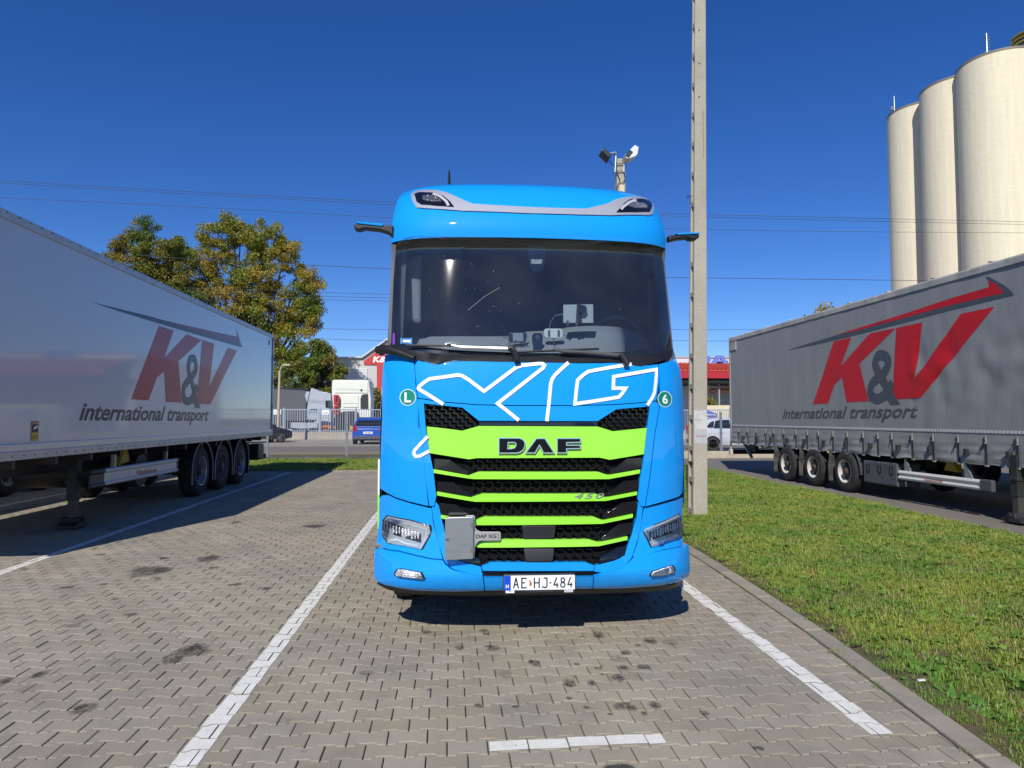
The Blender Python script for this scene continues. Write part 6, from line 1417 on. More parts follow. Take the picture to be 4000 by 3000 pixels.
# dry weeds at the foot of the left fence
FY2 = 48.4
r = thing('palisade_fence', 'far blue-grey railing fence with vertical bars standing on a low wall across the street', 'fence', (0, FY2, GZ))
m = MB(); 
x = -26.0; k = 0
PBAR = M('palisade_blue', (.30, .35, .42), .45, metal=.2)
while x < 34: m.box(x, x + .035, -.015, .015, .45, 2.08); x += .16
o = m.build('bars', PBAR, r, world=False, fix=False); o['kind'] = 'stuff'
m = MB(); m.box(-26, 34, -.03, .02, 2.02, 2.09); m.box(-26, 34, -.03, .02, .56, .62); m.build('rail', PBAR, r, world=False)
x0 = float(onY(1000 + 715 / 2.86, 1650, FY2)[0])
for k in range(-8, 16):
    m = MB(); m.box(x0 + k * 2.42 - .05, x0 + k * 2.42 + .05, -.05, .05, 0, 2.18); m.build('post', PBAR, r, world=False)
m = MB(); m.box(-26, 34, FY2 - .14, FY2 + .14, GZ - .1, GZ + .52); tag(m.build('low_wall', M('wall_far', (.36, .33, .28), .9, var=.15, vs=.6)), 'long low concrete wall under the far railing fence', 'wall')
for px, y in ((1083, 1611), (1271, 1611)):
    p = onY(px, y, FY2 - .1); m = MB(); m.box(p[0] - .25, p[0] + .25, FY2 - .09, FY2 - .06, p[2] - .15, p[2] + .17); r2 = m.build('notice_board', M('board_white', (.72, .72, .72), .5)); tag(r2, ('small white notice board on the far railing nearest the box trailer' if px < 1100 else 'small white notice board on the far railing left of the white cab'), 'notice board')
    m = MB(); m.box(p[0] - .19, p[0] + .19, FY2 - .094, FY2 - .091, p[2] - .03, p[2] - .0); m.box(p[0] - .17, p[0] + .17, FY2 - .094, FY2 - .091, p[2] - .09, p[2] - .07); m.build('board_print', M('print_pink', (.55, .3, .35), .6), r2)

# ================================================================ PARKED CARS
CGL = M('car_glass', (.012, .015, .018), .06, coat=1); TAIL = M('tail_red', (.35, .01, .015), .15, coat=1); HEADL = M('head_clear', (.5, .52, .55), .1, coat=1)
def car(name, label, paint, loc, rz, L_=3.85, W_=1.70, H_=1.50, hatch=True, z0=GZ, plate=True, alloy=True):
    r = thing(name, label, 'car', (loc[0], loc[1], z0), rz)
    h = W_ / 2; q = L_ / 2
    bp = [(-q + .02, .32), (-q, .55), (-q + .02, .88), (-q + .12, .97), (q - 1.1, .98), (q - .45, .82), (q - .06, .70), (q, .5), (q - .05, .28), (q - .35, .22), (-q + .3, .22)]
    m = MB()   # body as a loft across the width so that the flanks are rounded
    secs = [(-1, .90), (-.985, .975), (-.93, 1.0), (0, 1.0), (.93, 1.0), (.985, .975), (1, .90)]
    v = []; cxm, czm = 0, .6
    for t, k in secs: v += [(x * (.985 if abs(t) == 1 else 1), t * h, czm + (z - czm) * k) for x, z in bp]
    n = len(bp); f = [(i * n + a, i * n + (a + 1) % n, (i + 1) * n + (a + 1) % n, (i + 1) * n + a) for i in range(len(secs) - 1) for a in range(n)] + [tuple(range(n)), tuple(range(len(secs) * n - 1, len(secs) * n - n - 1, -1))]
    m.add(v, f); body = m.build('body', paint, r, world=False, smooth=35, bevel=.02)
    lo = [(-q + .08, .95), (q - .95, .95)]; up = [(-q + .42, H_ - .03), (q - 1.75, H_ - .01)]
    prof = [(-q + .08, .94), (-q + .20, 1.18), (-q + .36, 1.34), (-q + .62, H_ - .05), (-q + 1.1, H_), (q - 2.1, H_ - .01), (q - 1.8, H_ - .06), (q - 1.35, 1.22), (q - .90, .96)]
    m = MB(); v = []; n = len(prof)
    for t in (-1, 1): v += [(x, t * (h - .03 - max(0, (z - .94)) * .28), z) for x, z in prof]
    m.add(v, [tuple(range(n)), tuple(range(2 * n - 1, n - 1, -1))] + [(a, (a + 1) % n, n + (a + 1) % n, n + a) for a in range(n)]); m.build('cabin', paint, r, world=False, bevel=.05, smooth=40)
    def sw(pts, nm):   # window on both flanks
        for t in (-1, 1):
            m = MB(); m.add([(x, t * (h - .03 - max(0, (z - .94)) * .28 + .004), z) for x, z in pts], [tuple(range(len(pts)))]); m.build(nm, CGL, r, world=False, fix=False)
    sw([(-q + .34, 1.04), (-q + .70, 1.03), (-q + .78, 1.34), (-q + .62, 1.30)], 'quarter_window'); sw([(-q + .72, 1.01), (-q + 1.5, 1.0), (-q + 1.5, H_ - .10), (-q + .98, H_ - .12), (-q + .82, H_ - .17)], 'side_window'); sw([(-q + 1.58, 1.0), (q - 1.15, 1.0), (q - 1.45, 1.2), (q - 1.82, H_ - .13), (-q + 1.58, H_ - .10)], 'side_window')
    m = MB(); a = h - .16; m.add([(-q + .12, -a, 1.02), (-q + .12, a, 1.02), (-q + .20, a - .03, 1.18), (-q + .20, -a + .03, 1.18), (-q + .36, a - .10, 1.34), (-q + .36, -a + .10, 1.34)], [(0, 1, 2, 3), (3, 2, 4, 5)]); o = m.build('rear_window', CGL, r, world=False, fix=False); o.location = (-.022, 0, .012)
    m = MB(); m.add([(q - .96, -a, 1.0), (q - .96, a, 1.0), (q - 1.35, a - .05, 1.225), (q - 1.35, -a + .05, 1.225)], [(0, 1, 2, 3)]); o = m.build('windscreen', CGL, r, world=False, fix=False); o.location = (.03, 0, .03)
    for t in (-1, 1):
        m = MB(); m.prism([(t * (h - .04), .70), (t * (h - .30), .78), (t * (h - .26), .90), (t * (h - .10), 1.12), (t * (h - .05), 1.08)], -q - .005, -q + .14, 'X'); m.build('tail_lamp', TAIL, r, world=False, bevel=.015)
        m = MB(); m.prism([(t * (h - .06), .62), (t * (h - .42), .60), (t * (h - .38), .74), (t * (h - .08), .80)], q - .25, q - .015, 'X'); m.build('headlamp', HEADL, r, world=False, bevel=.015)
        for x in (-q + .65, q - .72):
            m = MB(); m.lathe([(.20, -.1), (.29, -.1), (.305, -.06), (.305, .06), (.29, .1), (.20, .1)], 28, 'Y', (x, t * (h - .06), .305)); w_ = m.build('wheel', RUBBER, r, world=False, smooth=40)
            m = MB(); m.lathe([(.0, .055), (.06, .065), (.075, .04), (.195, .05), (.205, .09), (.2, .1)], 24, 'Y', (x, t * (h - .06), .305)) if t > 0 else m.lathe([(.0, -.055), (.06, -.065), (.075, -.04), (.195, -.05), (.205, -.09), (.2, -.1)], 24, 'Y', (x, t * (h - .06), .305))
            for k in range(9):
                a = 2 * math.pi * k / 9; m.bar((x + .06 * math.cos(a), t * (h - .01), .305 + .06 * math.sin(a)), (x + .19 * math.cos(a), t * (h - .0), .305 + .19 * math.sin(a)), .02, .05)
            m.build('hub_cap', M('hubcap', (.5, .51, .52), .35, metal=.5), w_, world=False)
            m = MB(); arc_ = [(x + .37 * math.cos(R_(a)), .30 + .37 * math.sin(R_(a))) for a in range(0, 181, 15)]; m.prism(arc_, t * (h - .12), t * (h - .0)); m.build('wheel_arch', BLACKM, r, world=False)
    if plate:
        m = MB(); m.box(-q - .012, -q + .02, -.26, .26, .60, .72); o = m.build('number_plate', M('plate_white', (.80, .81, .82), .3), r, world=False)
        m = MB(); 
        for k in range(7): m.box(-q - .014, -q - .012, -.20 + k * .058, -.165 + k * .058, .63, .69)
        m.build('plate_print', INK, o, world=False)
    m = MB(); m.box(-q - .01, -q + .04, -h + .1, h - .1, .30, .48); m.build('lower_bumper', GREYP, r, world=False, bevel=.02)
    for t in (-1, 1):
        m = MB(); m.box(q - 1.45, q - 1.3, t * (h + .02) - .09, t * (h + .02) + .09, .98, 1.1); m.build('mirror', paint, r, world=False, bevel=.03)
    return r
pb = onY(1441, 1733, 38.8); car('hatchback', 'small bright blue hatchback seen from behind, parked across the street', M('car_blue', (.012, .075, .40), .3, coat=1), (float(pb[0]), 38.8 + 1.9), math.pi / 2 - .03, W_=1.72, H_=1.53)
ps = onY(2722, 1760, 30.6); car('hatchback', 'silver five-door hatchback seen from the side, parked behind the mesh fence near the grey trailer', M('car_silver', (.62, .64, .68), .3, metal=.25, coat=1), (float(ps[0]) + 1.98, 31.2), 0.0, L_=3.95, H_=1.5)
pk = onY(1100, 1700, 42); car('dark_car', 'dark brown-black car half hidden behind the rear of the white box trailer', M('car_dark', (.02, .018, .018), .25, coat=1), (float(pk[0]) - 1.9, 42.5), R_(35), H_=1.62, L_=4.4, W_=1.8, plate=False)

# ================================================================ LORRIES IN THE YARD BEHIND THE RAILING
def B5(pts): return crop(1000, 1280, 1602 / 560, pts)
def at5(pts, Y): return [(float(onY(x, y, Y)[0]), float(onY(x, y, Y)[2])) for x, y in B5(pts)]
YC = 51.5; CREAM = M('cab_cream', (.70, .72, .62), .45, var=.04)
r = thing('lorry_cab', 'white tractor unit seen from behind with two red boxes on its rear wall', 'truck', (float(onY(1370, 1600, YC)[0]), YC + 1, GZ))
m = MB(); P = at5([(872, 1010), (845, 700), (850, 600), (862, 582), (1250, 582), (1262, 600), (1285, 800), (1280, 1010)], YC); m.prism(P, YC, YC + 2.2); m.build('body', CREAM, r, bevel=.06)
m = MB(); m.prism(at5([(880, 730), (885, 615), (905, 600), (1235, 598), (1250, 615), (1252, 730)], YC - .04), YC - .06, YC); m.build('upper_wall', CREAM, r, bevel=.04)
m = MB(); m.prism(at5([(975, 750), (1145, 750), (1145, 850), (975, 850)], YC - .04), YC - .05, YC); m.build('wall_panel', CREAM, r, bevel=.03)
m = MB(); m.prism(at5([(975, 856), (1145, 856), (1145, 890), (975, 890)], YC - .04), YC - .05, YC); m.build('wall_panel', CREAM, r, bevel=.03)
for a in ([(866, 748), (915, 748), (930, 770), (930, 855), (866, 858)], [(868, 866), (920, 866), (928, 890), (926, 968), (868, 970)]):
    m = MB(); m.prism(at5(a, YC - .3), YC - .32, YC - .04); o = m.build('red_box', M('box_red', (.42, .03, .03), .4), r, bevel=.03)
    cx = sum(p[0] for p in at5(a, YC - .3)) / 5; cz = sum(p[1] for p in at5(a, YC - .3)) / 5; m = MB(); m.prism([(cx - .05, cz - .2), (cx + .06, cz - .2), (cx + .06, cz + .22), (cx - .05, cz + .22)], YC - .335, YC - .32); m.build('box_handle', BLACK, o, bevel=.02)
m = MB(); m.prism(at5([(1168, 800), (1180, 755), (1210, 742), (1252, 742), (1255, 905), (1170, 905)], YC), YC - .07, YC - .0); m.build('exhaust_shield', M('shield_dark', (.03, .032, .036), .5), r)
m = MB(); m.prism(at5([(1168, 690), (1190, 688), (1190, 712), (1168, 712)], YC), YC - .07, YC - .055); m.build('vent', BLACK, r)
m = MB(); m.prism(at5([(880, 980), (985, 935), (1130, 932), (1140, 1130), (890, 1150)], YC - .4), YC - .5, YC - .1); m.build('rear_chassis', BLACKM, r)
m = MB(); P = at5([(1048, 1090), (1085, 1105), (1082, 1142), (1050, 1140)], YC - .6); m.prism(P, YC - .75, YC - .6); m.prism(at5([(830, 1135), (858, 1105), (872, 1110), (862, 1140)], YC - .6), YC - .75, YC - .6); m.build('yellow_block', CHOCK, r)
YG = 57; r = thing('box_trailer', 'dark grey semi-trailer parked in the yard left of the white cab, behind the lamp post', 'trailer', (float(onY(1130, 1600, YG)[0]), YG, GZ))
m = MB(); m.prism(at5([(100, 1040), (100, 665), (555, 690), (560, 1040)], YG), YG, YG + 2.4); m.build('body', M('yard_grey', (.085, .09, .10), .5, var=.1, vs=.4), r)
m = MB(); m.prism(at5([(100, 668), (100, 655), (560, 680), (556, 696)], YG - .05), YG - .06, YG); m.build('top_rail', BLACK, r)
m = MB(); m.prism(at5([(340, 1140), (340, 940), (560, 940), (560, 1140)], YG + .2), YG + .1, YG + .3); m.build('underside', BLACKM, r)
YT = 53.5; r = thing('lorry', 'pale blue-grey tractor unit with a side fairing, parked in the yard beside the white cab', 'truck', (float(onY(1245, 1600, YT)[0]), YT, GZ))
PB = M('fairing_blue', (.36, .40, .45), .5, var=.06)
m = MB(); m.prism(at5([(560, 1030), (575, 860), (610, 690), (622, 672), (700, 712), (790, 722), (838, 745), (838, 1060), (700, 1035)], YT), YT, YT + 2.3); m.build('cab', PB, r, bevel=.05)
m = MB(); m.prism(at5([(776, 815), (834, 812), (834, 905), (778, 892)], YT), YT - .03, YT - .0); m.build('side_window', CGL, r)
m = MB(); m.prism(at5([(545, 760), (560, 710), (600, 718), (570, 850)], YT + .4), YT + .4, YT + 2); m.build('air_deflector', PB, r, bevel=.05)
m = MB(); m.prism(at5([(640, 1062), (700, 1025), (760, 1018), (805, 1030), (806, 1050), (740, 1045), (690, 1075), (690, 1120), (500, 1130), (390, 1120), (390, 1060)], YT - .1), YT - .12, YT + .2); m.build('skirt', PB, r, bevel=.03)
for px in (400, 740): q = at5([(px, 1100)], YT)[0]; m = MB(); m.lathe([(.3, -.15), (.5, -.15), (.5, .15), (.3, .15)], 24, 'Y', (q[0], YT + .1, GZ + .5)); m.build('wheel', RUBBER, r)
r = thing('barrow', 'small orange and red cart standing behind the railing left of the white cab', 'cart', (float(onY(1278, 1660, 50.5)[0]), 50.5, GZ))
m = MB(); m.prism(at5([(748, 1092), (852, 1090), (850, 1112), (750, 1114)], 50.5), 50.2, 50.9); m.build('tray', M('orange', (.55, .13, .02), .5), r)
m = MB(); m.prism(at5([(755, 1116), (800, 1116), (800, 1150), (755, 1150)], 50.5), 50.3, 50.8); m.build('lower_box', M('box_red', (.42, .03, .03), .4), r)

# lamp post
pt = at5([(265, 480)], 45)[0]; r = thing('lamp_post', 'slim beige street lamp post beside the rear corner of the white box trailer', 'street lamp', (pt[0], 45, GZ))
m = MB(); m.tube([(pt[0] - .05, 45, GZ), (pt[0], 45, pt[1])], [.11, .07], 10); m.build('post', M('post_beige', (.42, .36, .26), .7), r, smooth=40)
q = at5([(320, 420)], 45)[0]; m = MB(); m.tube([(pt[0], 45, pt[1] - .05), ((pt[0] + q[0]) / 2, 45, (pt[1] + q[1]) / 2 + .2), (q[0], 45, q[1])], .035, 6); m.box(q[0] - .1, q[0] + .35, 44.88, 45.12, q[1] - .03, q[1] + .08); m.build('lamp_arm', M('post_beige', (.42, .36, .26), .7), r)

# ================================================================ BUILDINGS
YB1 = 78.0; WB = M('warehouse_grey', (.50, .50, .485), .8, var=.04, vs=.3); RB_ = M('warehouse_red', (.48, .04, .04), .6)
r = thing('warehouse', 'pale grey gabled warehouse with a large red house shape and white letters', 'building', (float(onY(1420, 1600, YB1)[0]), YB1, GZ))
m = MB(); P = at5([(560, 1100), (560, 338), (868, 334), (1182, 331), (1480, 118), (1560, 60), (1700, 60), (1950, 230), (1950, 1100)], YB1); m.prism(P, YB1, YB1 + 30); m.build('wall', WB, r)
m = MB(); P = at5([(560, 342), (868, 338), (1184, 335), (1482, 122), (1562, 64), (1700, 64), (1952, 234), (1952, 220), (1702, 48), (1558, 48), (1476, 108), (1180, 322), (868, 326), (560, 330)], YB1 - .3); m.prism(P, YB1 - .35, YB1 + 30.2); m.build('roof_edge', M('roof_white', (.62, .63, .64), .6), r)
m = MB(); P = at5([(1205, 372), (1480, 172), (1570, 110), (1700, 110), (1920, 260), (1920, 415), (1700, 415), (1700, 727), (1350, 727), (1350, 415), (1205, 413)], YB1 - .1); m.prism(P, YB1 - .12, YB1 - .02); m.build('red_sign_shape', RB_, r)
v, f = text_mesh('K&H', .035, .15, 1.0); v = np.array(v); sc0, sc1 = at5([(1305, 388), (1420, 322)], YB1 - .2); v2, f2 = text_mesh('K', .035, .15); k_ = (sc1[1] - sc0[1]) / np.array(v2)[:, 1].max()
v, f = text_mesh('K&', .035, .15, 1.0); v = np.array(v); kx = (at5([(1455, 388)], YB1 - .2)[0][0] - sc0[0]) / v[:, 0].max()
m = MB(); m.add([(sc0[0] + x * kx, YB1 - .16, sc0[1] + y * k_) for x, y in v], f); m.build('sign_letters', M('letters_white', (.85, .85, .85), .5), r, fix=False)
a, b_ = at5([(985, 590), (1246, 455)], YB1 - .1); m = MB(); n = 9
for k in range(n): z0 = a[1] + (b_[1] - a[1]) * k / n; m.box(a[0], b_[0], YB1 - .10 - .0, YB1 - .01, z0 + .03, a[1] + (b_[1] - a[1]) * (k + 1) / n)
m.build('shutter_slats', M('shutter_white', (.70, .71, .71), .6), r)
m = MB(); m.prism(at5([(1350, 760), (1440, 760), (1440, 800), (1350, 790)], YB1 - 2), YB1 - 3, YB1 - .05); m.build('canopy', RB_, r)

def B6(pts): return crop(2620, 1300, 2.765, pts)
def at6(pts, Y): return [(float(onY(x, y, Y)[0]), float(onY(x, y, Y)[2])) for x, y in B6(pts)]
YB2 = 70.0; r = thing('market_hall', 'long white store building with a red tiled canopy and blue roof letters', 'building', (float(onY(2900, 1600, YB2)[0]), YB2, GZ))
zz = lambda y, Y=YB2: at6([(400, y)], Y)[0][1]
xa = at6([(-250, 0)], YB2)[0][0]; XE = 62
m = MB(); m.box(xa, XE, YB2, YB2 + 25, 0, zz(266)); m.build('wall', M('hall_white', (.60, .61, .62), .8, var=.03), r)
m = MB(); m.box(xa, XE, YB2 - .1, YB2 + .2, zz(272), zz(258)); m.build('roof_edge', M('roof_grey', (.4, .41, .42), .7), r)
Yc = YB2 - 6
m = MB(); m.add([(xa, YB2 - .1, zz(330, YB2)), (XE, YB2 - .1, zz(330, YB2)), (XE, Yc, zz(398, Yc)), (xa, Yc, zz(398, Yc)), (xa, YB2 - .1, zz(330, YB2) - .2), (XE, YB2 - .1, zz(330, YB2) - .2), (XE, Yc, zz(398, Yc) - .12), (xa, Yc, zz(398, Yc) - .12)], [(0, 1, 2, 3), (7, 6, 5, 4), (3, 2, 6, 7), (0, 3, 7, 4), (1, 0, 4, 5), (2, 1, 5, 6)])
x = xa
while x < XE: m.tube([(x, YB2 - .2, zz(330, YB2) + .02), (x, Yc - .05, zz(398, Yc) + .03)], .07, 5, caps=False); x += .42
m.build('canopy_roof', M('tile_orange', (.52, .075, .035), .6, var=.1, vs=1), r)
m = MB(); m.box(xa, XE, Yc + .05, Yc + .2, zz(490, Yc), zz(402, Yc)); x = xa
while x < XE: m.box(x, x + .04, Yc + .02, Yc + .05, zz(490, Yc), zz(402, Yc)); x += .24
m.build('canopy_fascia', M('fascia_red', (.40, .02, .03), .5), r)
m = MB(); m.box(xa, XE, Yc + .3, YB2 - .02, zz(545, Yc + .3), zz(490, Yc + .3)); m.build('canopy_soffit', BLACKM, r)
for px in (523, 90, 1000, 1500):
    q = at6([(px, 600)], Yc + 1)[0]; m = MB(); m.tube([(q[0], Yc + 1, GZ), (q[0], Yc + 1, zz(545, Yc + 1))], .07, 8); m.bar((q[0], Yc + 1, zz(600, Yc + 1)), (q[0] - 2.2, Yc + 1, zz(545, Yc + 1)), .1, .1); m.build('canopy_post', M('post_grey', (.35, .36, .37), .5), r)
def letter6(loops, nm, mat, Y=YB2 - 1, t=.3):
    vs, fs = curve_mesh([at6(L, Y) for L in loops]); m = MB(); n = len(vs); m.add([(x, Y, z) for x, z in vs] + [(x, Y + t, z) for x, z in vs], fs)
    e = {}
    for q in fs:
        for a, b in zip(q, q[1:] + q[:1]): e[(a, b)] = 1
    for (a, b) in e:
        if (b, a) not in e: m.f.append((a, b, b + n, a + n)); m.m.append(0)
    return m.build(nm, mat, r, fix=True)
LB = M('letter_blue', (.13, .19, .55), .5)
letter6([[(330, 245), (400, 245), (425, 258), (437, 280), (430, 310), (405, 326), (365, 328), (360, 345), (325, 345)]], 'roof_letter', LB)
letter6([[(440, 335), (500, 245), (572, 245), (618, 335), (575, 335), (560, 312), (505, 314), (488, 335)], [(520, 298), (535, 270), (552, 296)]], 'roof_letter', LB)
m = MB(); q = at6([(440, 345), (620, 345)], YB2 - .8); m.box(q[0][0], q[1][0], YB2 - .9, YB2 - .8, q[0][1], q[0][1] + .12)
for px in (460, 480, 500, 515, 600): p0, p1 = at6([(px, 350), (px + 18, 300)], YB2 - .8); m.bar((p0[0], YB2 - .8, p0[1]), (p1[0], YB2 - .7, p1[1]), .08, .08)
m.build('letter_frame', BLACKM, r)
def t6(s, x0, y0, x1, y1, Y, mat, nm='sign_letters', bold=.02):
    v, f = text_mesh(s, bold, fit=(1, 1)); (a0, b0), (a1, b1) = at6([(x0, y0), (x1, y1)], Y); m = MB(); m.add([(a0 + u * (a1 - a0), Y, b0 + w_ * (b1 - b0)) for u, w_ in v], f); return m.build(nm, mat, r, fix=False)
t6('Nő', 566, 362, 640, 338, YB2 - 1, M('red_letters', (.5, .03, .03), .5))
m = MB(); m.prism(at6([(428, 655), (428, 603), (800, 603), (800, 655)], YB2 - .1), YB2 - .1, YB2 - .04); m.build('banner', RB_, r)
t6('MŰSZAKI VÁSÁR', 436, 648, 792, 612, YB2 - .115, M('letters_white', (.85, .85, .85), .5))
FRM = M('frame_white', (.5, .51, .51), .4)
q0, q1 = at6([(430, 782), (1000, 675)], YB2 - .05); m = MB(); m.box(q0[0], q1[0], YB2 - .06, YB2 - .01, q0[1], q1[1]); wn = m.build('window', FRM, r)
for i in range(8):
    for j in range(2):
        a0 = q0[0] + (q1[0] - q0[0]) * i / 8; a1 = q0[0] + (q1[0] - q0[0]) * (i + 1) / 8; b0 = q0[1] + (q1[1] - q0[1]) * j / 2; b1 = q0[1] + (q1[1] - q0[1]) * (j + 1) / 2
        m = MB(); m.box(a0 + .09, a1 - .09, YB2 - .07, YB2 - .055, b0 + .09, b1 - .09); m.build('pane', M('pane_dull', (.16, .155, .14), .25, coat=1), wn)
r2 = thing('low_building', 'low cream boundary building in front of the store windows', 'building', (at6([(600, 800)], 60)[0][0], 60, GZ))
m = MB(); q0, q1 = at6([(300, 880), (1600, 785)], 60); m.box(q0[0], q1[0], 60, 62, 0, q1[1]); m.build('wall', M('cream_wall', (.62, .55, .38), .8), r2)
# blue pavilion tent
Yt = 52; q = at6([(380, 925), (420, 832), (500, 875), (500, 925), (340, 875)], Yt); r2 = thing('pavilion_tent', 'small blue pavilion tent with white lettering above the silver car', 'tent', (q[1][0], Yt, GZ))
cx, top = q[1][0], q[1][1]; ez = q[2][1]; hw = q[2][0] - cx; TB = M('tent_blue', (.012, .10, .48), .6); TP = M('tent_purple', (.06, .05, .35), .6)
m = MB(); m.add([(cx, Yt + hw, top), (cx - hw, Yt, ez), (cx + hw, Yt, ez), (cx + hw, Yt + 2 * hw, ez), (cx - hw, Yt + 2 * hw, ez)], [(0, 1, 2), (0, 2, 3), (0, 3, 4), (0, 4, 1)]); m.build('canopy', TB, r2)
m = MB(); m.box(cx - hw, cx + hw, Yt - .02, Yt, q[0][1] + .1, ez); m.build('valance', TP, r2); m = MB()
for sx in (-1, 1):
    for yy in (Yt, Yt + 2 * hw): m.box(cx + sx * hw - .04, cx + sx * hw + .04, yy - .04, yy + .04, GZ, ez)
m.build('legs', M('post_grey', (.35, .36, .37), .5), r2)
v, f = text_mesh('KLIREAL', .03, fit=(1, 1)); (a0, b0), (a1, b1) = at6([(350, 892), (492, 876)], Yt - .1); m = MB(); m.add([(a0 + u * (a1 - a0), Yt - .03, b0 + w_ * (b1 - b0)) for u, w_ in v], f); m.build('tent_lettering', WHITEVINYL, r2, fix=False)

# ================================================================ TREES
def autumn(name, cols):
    m = bpy.data.materials.new(name); m.use_nodes = True; t = m.node_tree; N = t.nodes; L = t.links; b = N['Principled BSDF']
    g = N.new('ShaderNodeNewGeometry'); rnd = g.outputs['Random Per Island']; pos = g.outputs['Position']
    mac = nmath(N, L, 'ADD', nmath(N, L, 'MULTIPLY', nnoise(N, L, pos, .33, 4, .6), 1.3), nmath(N, L, 'MULTIPLY', rnd, .35))
    cr = N.new('ShaderNodeValToRGB'); L.new(mac, cr.inputs[0]); e = cr.color_ramp.elements
    e[0].position = .45; e[0].color = (*cols[0], 1); e[1].position = 1.15 if False else 1.0; e[1].color = (*cols[-1], 1)
    for i, c in enumerate(cols[1:-1]): q = e.new(.45 + .5 * (i + 1) / (len(cols) - 1)); q.color = (*c, 1)
    c = nmix(N, L, 1.0, cr.outputs[0], nrange(N, L, rnd, 0, 1, .75, 1.2), 'MULTIPLY')
    L.new(c, b.inputs['Base Color']); b.inputs['Roughness'].default_value = .6
    tl = N.new('ShaderNodeBsdfTranslucent'); L.new(c, tl.inputs[0]); mx = N.new('ShaderNodeMixShader'); mx.inputs[0].default_value = .36
    L.new(b.outputs[0], mx.inputs[1]); L.new(tl.outputs[0], mx.inputs[2]); L.new(mx.outputs[0], N['Material Output'].inputs[0]); MATS[name] = m; return m
BARK = M('bark', (.05, .04, .03), .95, var=.3)
LF1 = autumn('leaves_autumn', [(.06, .12, .014), (.11, .19, .022), (.18, .245, .03), (.28, .29, .035), (.46, .31, .04)])
LF2 = autumn('leaves_green', [(.055, .11, .014), (.09, .165, .02), (.135, .205, .03), (.20, .225, .035), (.29, .21, .04)])
def tree(label, base, blobs, Y, mat, seed, nleaf, lsz=.17, name='tree', group=None, depth=1.0, trunk=.35):
    """blobs: (px, py, rx, ry) in photo pixels on the tree's plane -> clumps of leaves round limb ends"""
    rd = np.random.default_rng(seed); s = Y / FPX
    r = thing(name, label, 'tree', (base, Y, 0), group=group)
    cl = []
    for (px, py, rx, ry) in blobs:
        c = onY(px, py, Y); R = ((rx + ry) / 2) * s; nsub = max(6, int(rx * ry / 210))
        for _ in range(nsub):
            d = rd.normal(size=3); d /= np.linalg.norm(d); k = rd.uniform(.25, 1) ** .6
            cl.append((c[0] + d[0] * rx * s * k, Y + d[1] * R * k * depth, c[2] + d[2] * ry * s * k, rd.uniform(.35, .8) * (Y / 62)))
    cl = np.array(cl); ncl = len(cl); w_ = cl[:, 3] ** 2; idx = rd.choice(ncl, nleaf, p=w_ / w_.sum())
    d = rd.normal(size=(nleaf, 3)); d /= np.linalg.norm(d, axis=1)[:, None]; k = rd.uniform(0, 1, nleaf) ** .45
    P = cl[idx, :3] + d * (cl[idx, 3] * k)[:, None] * np.array([1.1, 1.1, .8]); P[:, 2] -= .25 * rd.random(nleaf) * cl[idx, 3]
    a = rd.normal(size=(nleaf, 3)); a /= np.linalg.norm(a, axis=1)[:, None]; b_ = np.cross(a, rd.normal(size=(nleaf, 3))); b_ /= np.linalg.norm(b_, axis=1)[:, None]
    sz = (lsz * rd.uniform(.6, 1.3, nleaf))[:, None]
    V = np.stack([P - a * sz * .6, P + b_ * sz * .35, P + a * sz * .6, P - b_ * sz * .35], 1).reshape(-1, 3) - np.array([base, Y, 0])
    me = bpy.data.meshes.new('crown'); me.vertices.add(len(V)); me.vertices.foreach_set('co', V.ravel()); me.loops.add(nleaf * 4); me.loops.foreach_set('vertex_index', np.arange(nleaf * 4)); me.polygons.add(nleaf)
    me.polygons.foreach_set('loop_start', np.arange(nleaf) * 4); me.polygons.foreach_set('loop_total', np.full(nleaf, 4)); me.materials.append(mat); me.update(); me.validate()
    o = bpy.data.objects.new('crown', me); COL.objects.link(o); o.parent = r
    m = MB(); top = cl[:, 2].max(); fork = max(1.5, cl[:, 2].min() - .5)
    m.tube([(base, Y, -.1), (base + .1, Y, fork * .6), (base, Y, fork + 1)], [trunk, trunk * .8, trunk * .6], 8)
    for q in rd.choice(ncl, min(ncl, 46), replace=False):
        c = cl[q]; mid = ((base + c[0]) / 2 + rd.normal() * .4, Y + (c[1] - Y) * .4, fork + .5 + (c[2] - fork) * .42); m.tube(smooth_path([(base, Y, fork + .3), mid, tuple(c[:3])], 4), [trunk * .4 * (1 - i / 10) + .02 for i in range(9)], 5)
    m.build('trunk', BARK, r, smooth=50); return r
tree('large autumn tree with green and golden leaves rising behind the white box trailer', float(onY(960, 1500, 66)[0]),
     [(850, 960, 85, 110), (780, 1090, 95, 110), (720, 1010, 55, 70), (960, 900, 70, 70), (900, 870, 60, 45), (1040, 940, 85, 100), (1120, 980, 50, 80), (1000, 1080, 110, 110), (900, 1200, 120, 110), (1060, 1200, 100, 110), (1170, 1100, 70, 80), (1215, 1130, 55, 85), (1180, 1240, 70, 80), (1120, 1330, 75, 80), (1020, 1330, 80, 70), (1215, 1230, 40, 60), (1100, 1430, 60, 70), (1050, 1510, 60, 80), (780, 1200, 60, 60), (940, 1330, 70, 60), (1160, 1400, 40, 50)], 66, LF1, 11, 115000, lsz=.16)
tree('green tree left of the large autumn tree, its crown showing over the white trailer roof', float(onY(560, 1500, 63)[0]),
     [(560, 900, 60, 45), (520, 960, 70, 60), (450, 1000, 40, 40), (600, 980, 85, 80), (560, 1060, 110, 80), (660, 1080, 70, 90), (500, 1120, 80, 60), (690, 960, 40, 50), (640, 1150, 90, 70), (720, 1180, 60, 60)], 63, LF2, 12, 46000, lsz=.155)
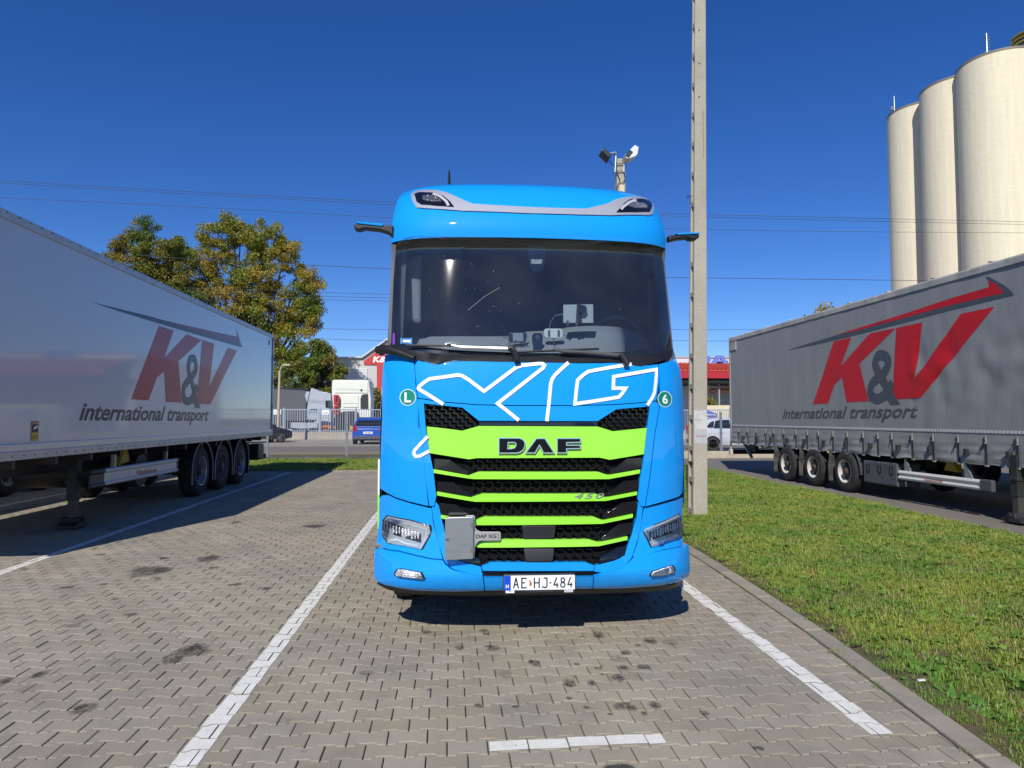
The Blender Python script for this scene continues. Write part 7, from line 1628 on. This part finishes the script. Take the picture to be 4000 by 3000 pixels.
tree('smaller bushy green tree between the box trailer and the grey warehouse', float(onY(1220, 1560, 60.5)[0]),
     [(1220, 1400, 60, 55), (1270, 1380, 45, 45), (1160, 1470, 60, 60), (1250, 1470, 80, 60), (1310, 1470, 40, 55), (1200, 1540, 80, 50), (1290, 1540, 55, 45), (1120, 1540, 50, 50), (1240, 1350, 25, 25)], 60.5, LF2, 13, 38000, lsz=.155)
tree('thin leafy sapling standing right of the white cab', float(onY(1466, 1600, 56)[0]), [(1462, 1540, 16, 32), (1475, 1580, 24, 34), (1470, 1620, 22, 26)], 56, LF2, 14, 700, lsz=.2, trunk=.08)
tree('treetop just peeping over the roof edge of the grey curtain trailer', float(onY(3210, 1500, 62)[0]), [(3215, 1215, 22, 28), (3190, 1250, 60, 40), (3140, 1270, 50, 30)], 62, LF1, 15, 900, lsz=.2, trunk=.2)
tree('round green bush in front of the store window beside the concrete pole', float(onY(2768, 1570, 63)[0]), [(2768, 1568, 18, 15), (2750, 1575, 16, 12)], 63, LF2, 16, 900, lsz=.2, trunk=.06, name='bush')
tree('reddish shrub at the foot of the bushy tree behind the yard lorries', float(onY(1255, 1560, 62)[0]), [(1255, 1520, 30, 14), (1290, 1525, 25, 12)], 62, autumn('leaves_red', [(.06, .02, .012), (.10, .03, .015), (.14, .05, .02), (.12, .06, .02)]), 17, 900, lsz=.2, trunk=.06, name='shrub')
# litter and small finds
for (x, y, c, lb) in ((1178, 2710, (.08, .25, .5), 'farther scrap of light blue plastic on the pavers'), (1175, 2943, (.08, .25, .5), 'nearer scrap of light blue plastic on the pavers by the bottom edge')):
    p = G(x, y); m = MB(); rd2 = random.Random(x + y); m.add([(p[0] + rd2.uniform(-.02, .02), p[1] + rd2.uniform(-.008, .008), .006 + rd2.uniform(0, .01)) for _ in range(3)] + [(p[0] + .025, p[1], .008), (p[0] + .02, p[1] - .012, .012)], [(0, 1, 2), (1, 2, 3), (2, 3, 4)]); tag(m.build('plastic_scrap', M('scrap_blue', c, .4), fix=False), lb, 'litter')
p = G(3597, 2660, .04); m = MB(); m.bar((p[0] - .02, p[1], .045), (p[0] + .02, p[1] - .01, .05), .015, .008); tag(m.build('paper_scrap', M('scrap_white', (.7, .7, .7), .6)), 'small white scrap lying at the edge of the grass by the kerb', 'litter')
